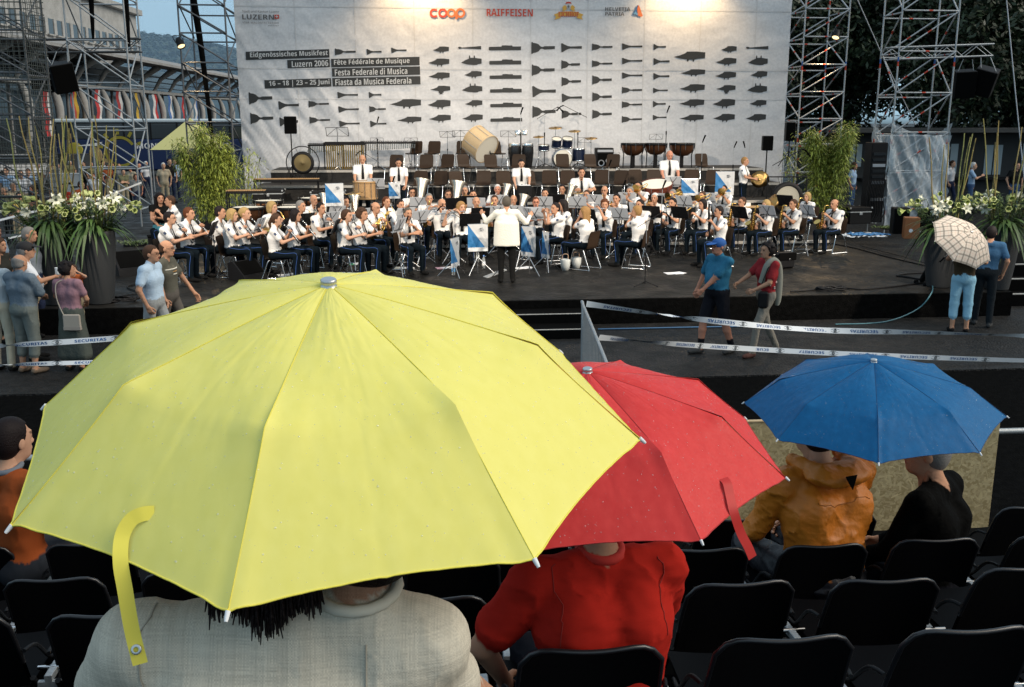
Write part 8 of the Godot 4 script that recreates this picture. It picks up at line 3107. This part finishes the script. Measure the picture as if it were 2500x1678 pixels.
func walker(label: String, at: Vector3, turn: float, size: float, o: Dictionary, cols: Array, hair: String, hc: String, skin := 1, group := "") -> Node3D:
	# cols: shirt, trousers, shoes
	var sit: bool = o.get("sit", false)
	var j := joints(sit, o)
	for n in o.get("set", {}):
		j[n] = o.set[n]
	var s := make_body(j, o)
	if o.has("fold"):
		folds(s, o.fold, int(absf(at.x * 31.0)) + 3, o.get("fold_st", Vector3(5, 2.5, 5)))
	var pal := band_palette(skin, hc if hc != "" else "brown")
	pal[1] = cols[0]
	pal[2] = cols[1]
	pal[3] = cols[2]
	var t := person_node(label, at, turn, size, group)
	part(t, "body", coloured(s, pal), o.get("cloth", M.cloth))
	add_hair(t, hair, hc, Transform3D(o.get("head_turn", Basis()), j.head), o.get("hair_cell", .011))
	if o.get("glasses", false):
		glasses(t, j.head, o.get("head_turn", Basis()))
	# sewn seams: a thread laid over the nearest points of the cloth
	for line in o.get("seams", []):
		var c := curve(line, 5)
		var on := []
		for p in c:
			var best := 0
			var far := 9.0
			for k in s.v.size():
				var d: float = s.v[k].distance_squared_to(p)
				if d < far:
					far = d
					best = k
			on.append(s.v[best] + s.n[best] * .0006)
		part(t, "seam", tube_mesh(on, .0017, 5), mat(cols[0] * .5, .9))
	t.set_meta("head", j.head)
	return t

func cap_on(t: Node3D, col: Color, hb := Basis()) -> void:
	var b := MB.new()
	b.ball(Vector3(0, .04, -.015), Vector3(.092, .095, .113), 16)
	var v := MB.new()
	v.ball(Vector3(0, .052, .115), Vector3(.075, .010, .085), 14, Basis(Vector3.RIGHT, .2))
	var c := part(t, "cap", b.mesh(), mat(col, .8), t.get_meta("head"), hb)
	part(c, "visor", v.mesh(), mat(col, .8))

func build_pedestrians() -> void:
	var dark := Color(.012, .012, .013)
	var navy := Color(.02, .03, .06)
	var khaki := Color(.33, .28, .19)
	# left, behind the tape
	var crossed := {"handl": Vector3(-.08, 1.16, .22), "handr": Vector3(.1, 1.12, .24)}
	walker("bald man in a grey blue polo and grey cut off trousers from behind", Vector3(-5.512, -.45, -14.267), 2.7, .97, {"legs": "capri", "sleeve": .85, "fat": 1.22, "handl": Vector3(.1, 1.12, .28), "handr": Vector3(-.1, 1.1, .3), "cell": .018, "fold": .012, "collar": true}, [Color(.13, .17, .21), Color(.15, .17, .16), Color(.16, .12, .09)], "bald", "grey")
	var wp := walker("man in a white shirt and black cap holding a cup", Vector3(-5.708, -.45, -15.025), 1.9, 1.02, {"sleeve": .6, "fat": 1.15, "handr": Vector3(-.12, 1.25, .36), "cell": .02}, [Color(.68, .70, .73), khaki, dark], "short", "grey")
	cap_on(wp, Color(.012, .011, .012))
	var cupw := thing("plastic_cup", "clear plastic cup in the hand of the man with the black cap", "cup", wp.position + Vector3(-.12, 1.3, .42).rotated(Vector3.UP, 1.9))
	part(cupw, "cup", cyl_band(.036, .0, .1), mat(Color(.5, .54, .56), .3))
	part(cupw, "rim", cyl_band(.039, .095, .1), M.white_paper)
	walker("man in cream trousers and pale shirt cut by the left picture edge", Vector3(-5.91, -.45, -14.425), 2.9, 1.0, {"sleeve": .6, "cell": .022, "fold": .01}, [Color(.42, .48, .52), Color(.48, .44, .34), dark], "short", "brown")
	walker("woman with long dark hair in a dark dress at the left edge", Vector3(-6.612, -.45, -16.377), 1.3, .97, {"female": true, "width": .9, "legs": "skirt", "sleeve": .0, "cell": .024}, [Color(.03, .028, .026), Color(.03, .03, .03), dark], "long", "brown")
	walker("tall grey haired man behind the black cap", Vector3(-6.297, -.45, -16.813), 1.4, 1.04, {"sleeve": .6, "cell": .024}, [Color(.25, .28, .32), navy, dark], "short", "grey")
	walker("woman in a pale blue top behind the long haired woman", Vector3(-7.286, -.45, -17.932), 1.2, 1.0, {"female": true, "width": .9, "cell": .024}, [Color(.30, .40, .52), navy, dark], "bob", "greybrown")
	var gm := walker("girl in a mauve top and long grey skirt with a shoulder bag", Vector3(-4.896, -.45, -14.324), 2.9, .90, {"female": true, "width": .88, "legs": "skirt", "sleeve": .6, "handl": Vector3(.1, 1.3, .24), "handr": Vector3(-.12, 1.05, .26), "cell": .018, "fold": .01, "head_turn": Basis(Vector3.UP, -.7)}, [Color(.30, .17, .20), Color(.085, .095, .085), dark], "curly", "dark")
	var ch := walker("small child in orange carried by the girl in mauve", gm.position + Vector3(0, .52, -.28), .2, .56, {"sleeve": .5, "handl": Vector3(.12, 1.62, .34), "handr": Vector3(-.14, 1.62, .34), "cell": .03}, [Color(.42, .12, .04), khaki, Color(.4, .36, .3)], "bowl", "brown", 0)
	var bag := thing("shoulder_bag", "small pale beige bag hanging on the back of the girl in mauve", "bag", gm.position + Vector3(.06, .62, .17), -.1)
	part(bag, "pouch", box_mesh(Vector3(.25, .24, .05), .02, Vector3(0, .12, 0)), mat(Color(.36, .32, .27), .8))
	part(bag, "flap", box_mesh(Vector3(.255, .07, .056), .015, Vector3(0, .04, 0)), mat(Color(.32, .28, .24), .8))
	part(bag, "strap", tube_mesh(curve([Vector3(-.11, .23, 0), Vector3(-.19, .45, -.02), Vector3(-.2, .66, -.06), Vector3(-.1, .72, -.12)], 4), .008, 5), mat(Color(.36, .32, .27), .8))
	walker("man in a pale blue short sleeved shirt walking right", Vector3(-3.772, -.45, -14.454), 1.35, 1.02, {"step": .22, "sleeve": .66, "cell": .018, "fold": .008, "collar": true, "glasses": true}, [Color(.42, .54, .66), Color(.30, .31, .31), dark], "short", "brown")
	var gp := walker("balding man in a grey brown polo with pale chest stripes", Vector3(-3.694, -.45, -15.034), 1.4, 1.02, {"step": .25, "sleeve": .66, "cell": .018, "handl": Vector3(.24, .93, .3), "fat": 1.1, "glasses": true}, [Color(.10, .095, .075), Color(.11, .10, .09), dark], "bald", "brown")
	var sb := MB.new()
	for q in [[1.34, Color(.6, .58, .5)], [1.30, Color(.30, .16, .05)], [1.26, Color(.6, .58, .5)]]:
		sb.col = q[1]
		var ring := []
		for k in 25:
			var a := TAU * k / 24.0
			ring.append(Vector3(cos(a) * .193, q[0], sin(a) * .122 + .002))
		sb.tube(ring, .010, 5, false)
	part(gp, "chest_stripes", sb.mesh(), M.paint)
	# the couple walking on the right
	var mp := Vector3(4.612, -.45, -14.476)
	var m := walker("man in a blue polo and blue cap walking left in shorts", mp, -1.15, 1.02, {"legs": "short", "socks": true, "step": -.2, "sleeve": .8, "fat": 1.15, "cell": .016, "fold": .012, "collar": true, "handr": Vector3(-.3, .95, .12), "handl": Vector3(.02, 1.0, .3), "glasses": true}, [Color(.035, .15, .25), Color(.012, .013, .016), Color(.06, .06, .06)], "short", "grey", 2)
	cap_on(m, Color(.015, .10, .34))
	var fp := Vector3(5.315, -.45, -14.296)
	var w := walker("woman in a red patterned blouse and grey trousers holding his arm", fp, -1.3, .99, {"female": true, "width": .95, "step": .3, "sleeve": .7, "cell": .016, "fold": .012, "handr": Vector3(-.2, 1.12, .4), "handl": Vector3(.1, 1.05, .3)}, [Color(.26, .025, .03), Color(.22, .20, .17), Color(.10, .05, .04)], "curly", "dark")
	var pr := MB.new()
	var r := RandomNumberGenerator.new()
	r.seed = 4
	for k in 46:
		var a := r.randf() * TAU
		var yy := r.randf_range(1.06, 1.4)
		pr.ball(Vector3(cos(a) * .178, yy, sin(a) * .118), Vector3(.016, .014, .014), 6)
	part(w, "blouse_print", pr.mesh(), mat(Color(.55, .42, .38), .8))
	var sc := MB.new()
	sc.tube(curve([Vector3(.06, 1.15, .14), Vector3(.11, 1.42, .09), Vector3(.12, 1.5, -.02), Vector3(.09, 1.38, -.13), Vector3(.06, 1.05, -.17), Vector3(.04, .78, -.19)], 4), [.05, .05, .05, .05, .05, .045, .045, .045, .045, .045, .05, .055, .06, .065, .07, .07, .07, .065, .06, .05, .03], 10)
	part(w, "shawl", sc.mesh(), mat(Color(.24, .24, .20), .9))
	var hb := thing("handbag", "black handbag hanging at the side of the woman with the shawl", "bag", fp + Vector3(-.12, .78, .22), -.3)
	part(hb, "pouch", box_mesh(Vector3(.16, .26, .08), .035, Vector3(0, .12, 0)), M.black)
	part(hb, "strap", tube_mesh([Vector3(-.06, .28, 0), Vector3(.05, .6, -.06), Vector3(.1, .66, -.14)], .008, 5), M.black)
	# the pair under the checked umbrella
	walker("woman in light blue cropped trousers and brown top under the checked umbrella", Vector3(9.192, -.45, -15.528), 2.75, .97, {"female": true, "width": .95, "legs": "capri", "sleeve": .2, "cell": .017, "fold": .01, "handl": Vector3(.06, 1.42, .3), "handr": Vector3(-.16, 1.36, .28)}, [Color(.055, .042, .025), Color(.26, .48, .62), dark], "short", "brown")
	walker("man in dark jeans and blue checked shirt behind the umbrella", Vector3(9.886, -.45, -16.004), 2.6, 1.0, {"sleeve": .7, "cell": .02, "step": .1}, [Color(.05, .12, .22), Color(.012, .016, .02), Color(.06, .06, .06)], "short", "dark")
	walker("stagehand in black sitting on the floor before the dark vase", Vector3(10.299, 0, -17.93) + Vector3(0, -.34, 0), -1.3, .95, {"sit": true, "sleeve": 1.0, "cell": .024, "lean": .16, "set": {"kneel": Vector3(.14, .74, .34), "anklel": Vector3(.14, .42, .62), "toel": Vector3(.16, .40, .78), "kneer": Vector3(-.14, .74, .34), "ankler": Vector3(-.14, .42, .56), "toer": Vector3(-.16, .40, .72)}}, [Color(.006, .006, .007), Color(.006, .006, .007), Color(.012, .012, .014)], "short", "black")
	# onlookers beyond the stage: left crowd and right walkers
	var tops := [["red", Color(.30, .035, .02)], ["white", Color(.55, .56, .58)], ["pale blue", Color(.30, .42, .58)], ["olive", Color(.14, .14, .08)], ["black", Color(.012, .012, .013)], ["yellow", Color(.48, .36, .10)], ["grey", Color(.17, .18, .18)], ["beige", Color(.38, .32, .23)], ["navy", Color(.02, .035, .09)], ["rust", Color(.26, .07, .025)]]
	var poses := [{"cell": .034, "head_cell": .016}, {"cell": .034, "head_cell": .016, "handl": Vector3(-.08, 1.16, .22), "handr": Vector3(.1, 1.12, .24)}, {"cell": .034, "head_cell": .016, "step": .2}, {"cell": .034, "head_cell": .016, "handr": Vector3(-.12, 1.3, .3)}]
	var styles := [["short", "dark"], ["short", "grey"], ["bob", "brown"], ["short", "brown"], ["long", "dark"], ["bald", "grey"], ["short", "white"]]
	var built := []
	for p in poses:
		var j := joints(false, p)
		built.append([make_body(j, p), j])
	for q in [[Vector3(-14.75, -.45, -38.00), -.17, 2, 2, 0, "man in pale blue walking behind the netted tower", 0, 1.035],
		[Vector3(-13.51, -.45, -36.00), .38, 0, 1, 1, "white shirted man behind the canes at the left", 3, 1.033],
		[Vector3(-13.62, -.45, -37.00), .07, 0, 2, 0, "man in a pale blue shirt among the left canes", 0, 1.045],
		[Vector3(-11.90, -.45, -31.00), .49, 0, 7, 1, "grey haired man behind the yellow shirt", 1, .971],
		[Vector3(-10.81, -.45, -28.50), .53, 1, 5, 1, "person in yellow with crossed arms behind the left tape", 0, .897],
		[Vector3(-11.74, -.45, -30.00), -.48, 3, 3, 2, "man with folded arms cut by the left edge behind the tape", 1, .939],
		[Vector3(-11.51, -.45, -31.50), -.58, 1, 4, 2, "dark clad person in front of the white shirts at left", 2, .896],
		[Vector3(-12.83, -.45, -36.00), .91, 0, 4, 0, "dark clad man behind the left canes", 3, .988],
		[Vector3(-12.90, -.45, -37.00), -.13, 0, 6, 0, "grey clad man left of the notice board", 0, .998],
		[Vector3(-10.45, -.45, -31.00), -.18, 1, 0, 2, "person in a red t-shirt left before the notice board", 0, .943],
		[Vector3(-10.10, -.45, -31.50), 1.19, 1, 9, 2, "person in a rust red t-shirt right before the notice board", 3, .966],
		[Vector3(-12.21, -.45, -39.67), .25, 0, 1, 0, "white clad person right of the notice board", 2, .860],
		[Vector3(-14.31, -.45, -48.00), .91, 0, 1, 0, "person in white under the tower brace far back", 0, .950],
		[Vector3(-13.02, -.45, -46.00), .26, 0, 6, 1, "grey clad person near the bus, left one", 3, .922],
		[Vector3(-11.75, -.45, -42.00), .55, 1, 3, 1, "olive clad person inside the left tower outline", 0, .880],
		[Vector3(-11.99, -.45, -44.00), -.33, 0, 7, 2, "beige clad person near the bus behind the tower", 5, .902],
		[Vector3(-10.46, -.45, -38.95), .54, 0, 6, 0, "grey blue clad man behind the tower leg", 2, .860],
		[Vector3(-12.12, -.45, -47.00), .96, 2, 1, 0, "person in white at the edge of the yellow tent", 6, .948],
		[Vector3(-10.14, -.45, -42.00), .34, 0, 7, 1, "man with a white cap colour hair right of the tower", 6, 1.027],
		[Vector3(-10.37, -.45, -44.00), .73, 0, 4, 0, "dark clad person beside the yellow tent", 0, 1.077],
		[Vector3(-10.61, -.45, -46.00), .61, 0, 2, 0, "pale blue clad person under the yellow tent", 3, 1.026],
		[Vector3(-15.77, -.45, -50.00), -.48, 0, 4, 2, "dark clad person far behind the notice board", 0, .877],
		[Vector3(-15.36, -.45, -49.72), .76, 0, 3, 1, "olive clad person far behind before the bus", 1, .860],
		[Vector3(-13.84, -.45, -47.09), .46, 0, 9, 1, "rust clad person far behind before the bus", 2, .860],
		[Vector3(-14.31, -.45, -49.62), -.06, 0, 4, 0, "dark clad person far behind before the bus", 4, .860],
		[Vector3(-12.71, -.45, -48.19), -.54, 0, 8, 0, "navy clad person before the bus end", 5, .860],
		[Vector3(-16.53, -.45, -48.57), .96, 0, 6, 2, "grey clad person far behind left of the bus", 0, .860],
		[Vector3(-17.58, -.45, -50.83), .25, 2, 7, 1, "beige clad person far behind left of the bus", 2, .860],
		[Vector3(-16.99, -.45, -51.69), .69, 0, 3, 2, "olive clad person at the bus tail", 6, .860],
		[Vector3(-17.44, -.45, -48.66), .98, 0, 1, 0, "white clad person far behind the canes", 1, .860],
		[Vector3(21.49, -.45, -37.99), .69, 2, 1, 0, "man in a white shirt walking behind the right canes", 3, 1.100],
		[Vector3(21.34, -.45, -36.24), 1.06, 3, 2, 3, "grey haired man in a blue checked shirt meeting him", 6, 1.100],
		[Vector3(23.02, -.45, -36.08), .11, 0, 4, 3, "man in a black t-shirt at the right picture edge", 0, 1.100],
		[Vector3(16.81, -.45, -36.70), .84, 0, 2, 3, "person in blue behind the right bamboo", 2, 1.100],
		[Vector3(33.46, -.45, -70.58), .20, 0, 4, 2, "dark clad person between bamboo and right tower", 4, 1.100],
		[Vector3(40.04, -.45, -69.92), 1.08, 0, 4, 2, "dark clad customer at the kiosk window", 0, 1.100],
		[Vector3(33.58, -.45, -55.70), .98, 0, 6, 2, "grey clad customer at the kiosk", 2, 1.100]]:
		var b: Array = built[q[2]]
		var pal := band_palette(q[6] % 3, "brown")
		pal[1] = tops[q[3]][1]
		pal[2] = [navy, khaki, dark, Color(.05, .09, .17)][q[4]]
		var t := person_node(q[5], q[0], q[1], q[7], "onlookers around the stage")
		part(t, "body", coloured(b[0], pal), M.cloth)
		var st: Array = styles[q[6]]
		add_hair(t, st[0], st[1], Transform3D(Basis(), b[1].head), .016)

# ---------------------------------------------------------------- spectators in the grandstand
func build_foreground_people() -> void:
	var linen := vmat(.92)
	linen.metallic_specular = .2
	linen.albedo_texture = weave_tex(Color(.60, .60, .60), Color(1.0, 1.0, 1.0), .34, 5)
	linen.uv1_triplanar = true
	linen.uv1_scale = Vector3.ONE * 3.4
	linen.normal_enabled = true
	linen.normal_texture = noise_tex(noise(.03, 4, FastNoiseLite.TYPE_SIMPLEX_SMOOTH, 91), Color.BLACK, Color.WHITE, 512, 6.0)
	linen.normal_scale = .3
	var knit := vmat(.9)
	knit.metallic_specular = .2
	knit.albedo_texture = weave_tex(Color(.72, .72, .72), Color(1.0, 1.0, 1.0), .12, 6)
	knit.uv1_triplanar = true
	knit.uv1_scale = Vector3.ONE * 5.0
	var shell := vmat(.55)
	shell.normal_enabled = true
	shell.normal_texture = noise_tex(noise(.02, 4, FastNoiseLite.TYPE_SIMPLEX_SMOOTH, 95), Color.BLACK, Color.WHITE, 512, 6.0)
	shell.normal_scale = .6
	shell.uv1_triplanar = true
	shell.uv1_scale = Vector3.ONE * 3.0
	var dark := Color(.01, .01, .012)
	var c := Vector3(-.259, 2.295, -1.53)
	var t := walker("woman in a grey beige linen top under the yellow umbrella, back turned", Vector3(c.x, c.y - 1.03, c.z), PI - .06, 1.0, {"sit": true, "female": true, "width": 1.06, "fat": 1.12, "sleeve": .5, "cell": .0105, "head_cell": .006, "fold": .006, "fold_st": Vector3(7, 2.2, 7), "cloth": linen, "hair_cell": .007, "handr": Vector3(-.34, .62, .26), "handl": Vector3(.2, .62, .25), "polel": Vector3(1, -.5, 0), "poler": Vector3(-1, -.5, -.25), "set": {"neck": Vector3(-.15, 1.06, -.02), "head": Vector3(-.17, 1.23, .03)}, "seams": [[Vector3(.165, 1.075, -.03), Vector3(.178, 1.0, -.09), Vector3(.172, .92, -.12), Vector3(.165, .84, -.11)], [Vector3(-.165, 1.075, -.03), Vector3(-.178, 1.0, -.09), Vector3(-.172, .92, -.12), Vector3(-.165, .84, -.11)]]}, [Color(.66, .61, .50), dark, dark], "bob", "black")
	neck_band(t, Color(.60, .56, .46), -.01, -.152)
	var hs := MB.new()
	var r := RandomNumberGenerator.new()
	r.seed = 8
	hs.col = HAIR["black"]
	for k in 620:
		var x := r.randf_range(-.10, .055)
		var z := r.randf_range(-.125, -.06)
		var e := 1.105 + .02 * sin(x * 60.0) - .035 * r.randf()
		hs.tube(curve([Vector3(x, 1.24, z + .03), Vector3(x, 1.16, z), Vector3(x + r.randfn() * .006, e, z - .012)], 3), [.004, .004, .0036, .003, .0026, .0018, .0008], 4, false)
	part(t, "hair_ends", hs.mesh(), M.hair)
	c = Vector3(.554, 1.744, -2.72)
	walker("person in a red t-shirt under the red umbrella, back turned", Vector3(c.x, c.y - 1.0, c.z), PI + .12, 1.0, {"sit": true, "width": 1.12, "fat": 1.24, "sleeve": .72, "cell": .012, "fold": .013, "fold_st": Vector3(4.5, 7, 4.5), "cloth": knit, "handr": Vector3(-.1, .66, .36), "handl": Vector3(.27, .56, .2), "polel": Vector3(1, -.4, -.2), "lean": .06, "seams": [[Vector3(.165, 1.075, -.03), Vector3(.178, 1.0, -.09), Vector3(.172, .92, -.12), Vector3(.165, .84, -.11)], [Vector3(-.165, 1.075, -.03), Vector3(-.178, 1.0, -.09), Vector3(-.172, .92, -.12), Vector3(-.165, .84, -.11)]]}, [Color(.44, .020, .012), dark, dark], "short", "brown", 1)
	neck_band(get_child(get_child_count() - 1), Color(.44, .020, .012), .06, .0)
	c = Vector3(1.984, 1.327, -4.34)
	t = walker("person in an orange hooded rain jacket under the blue umbrella", Vector3(c.x, c.y - 1.0, c.z), PI + .3, 1.06, {"sit": true, "width": 1.22, "fat": 1.2, "sleeve": 1.0, "cell": .014, "fold": .019, "fold_st": Vector3(5, 6, 5), "cloth": shell, "lean": .08, "seams": [[Vector3(-.17, .955, -.13), Vector3(0, .945, -.16), Vector3(.17, .955, -.13)]]}, [Color(.56, .17, .012), dark, dark], "short", "dark", 1)
	var hd := Field.new(Vector3(-.26, .9, -.26), Vector3(.26, 1.3, .3), .013)
	hd.ell(Vector3(0, 1.05, -.07), Vector3(.16, .05, .095), 0, .04)
	for s in [-1.0, 1.0]:
		hd.cap(Vector3(s * .10, 1.06, -.06), Vector3(s * .13, 1.08, .10), .038, .03, 0, .04)
	var hsurf := hd.surface()
	for k in hsurf.id.size():
		hsurf.id[k] = 1
	folds(hsurf, .014, 4, Vector3(6, 8, 6))
	part(t, "hood", coloured(hsurf, [Color(.56, .17, .012), Color(.56, .17, .012)]), shell)
	var bd := MB.new()
	bd.plate(PackedVector2Array([Vector2(-.032, .028), Vector2(.032, .028), Vector2(0, -.034)]), Transform3D(Basis(Vector3.UP, PI) * Basis(Vector3.RIGHT, -.25), Vector3(.035, 1.058, -.183)), .004)
	part(t, "badge", bd.mesh(), M.black_matte)
	c = Vector3(2.545, 1.29, -4.35)
	walker("grey haired person in a black jacket beside the orange jacket", Vector3(c.x, c.y - 1.0, c.z), PI + .7, 1.0, {"sit": true, "width": 1.0, "fat": 1.15, "sleeve": 1.0, "cell": .016, "fold": .01, "head_turn": Basis(Vector3.UP, .5), "lean": .03}, [Color(.003, .003, .0035), dark, dark], "short", "grey", 1)
	c = Vector3(-2.134, 1.455, -5.12)
	t = walker("dark haired man in an orange brown t-shirt at the left edge", Vector3(c.x, c.y - 1.2, c.z), PI - .5, 1.0, {"sit": true, "sleeve": .65, "cell": .014, "head_cell": .007, "hair_cell": .008, "fold": .01, "cloth": knit, "width": 1.1, "head_turn": Basis(Vector3.UP, -.1)}, [Color(.33, .075, .022), Color(.03, .035, .04), dark], "short", "black", 0)
	neck_band(t, Color(.12, .14, .17), .0, .0)

func neck_band(t: Node3D, c: Color, lean: float, x: float) -> void:
	var cl := []
	for k in 17:
		var a := TAU * k / 16.0
		cl.append(Vector3(x + cos(a) * .064, 1.068 + .012 * sin(a) + (.024 if x != .0 else .0), -.016 + lean + sin(a) * .064))
	part(t, "collar_band", tube_mesh(cl, .016 if x == .0 else .010, 8), mat(c, .85))
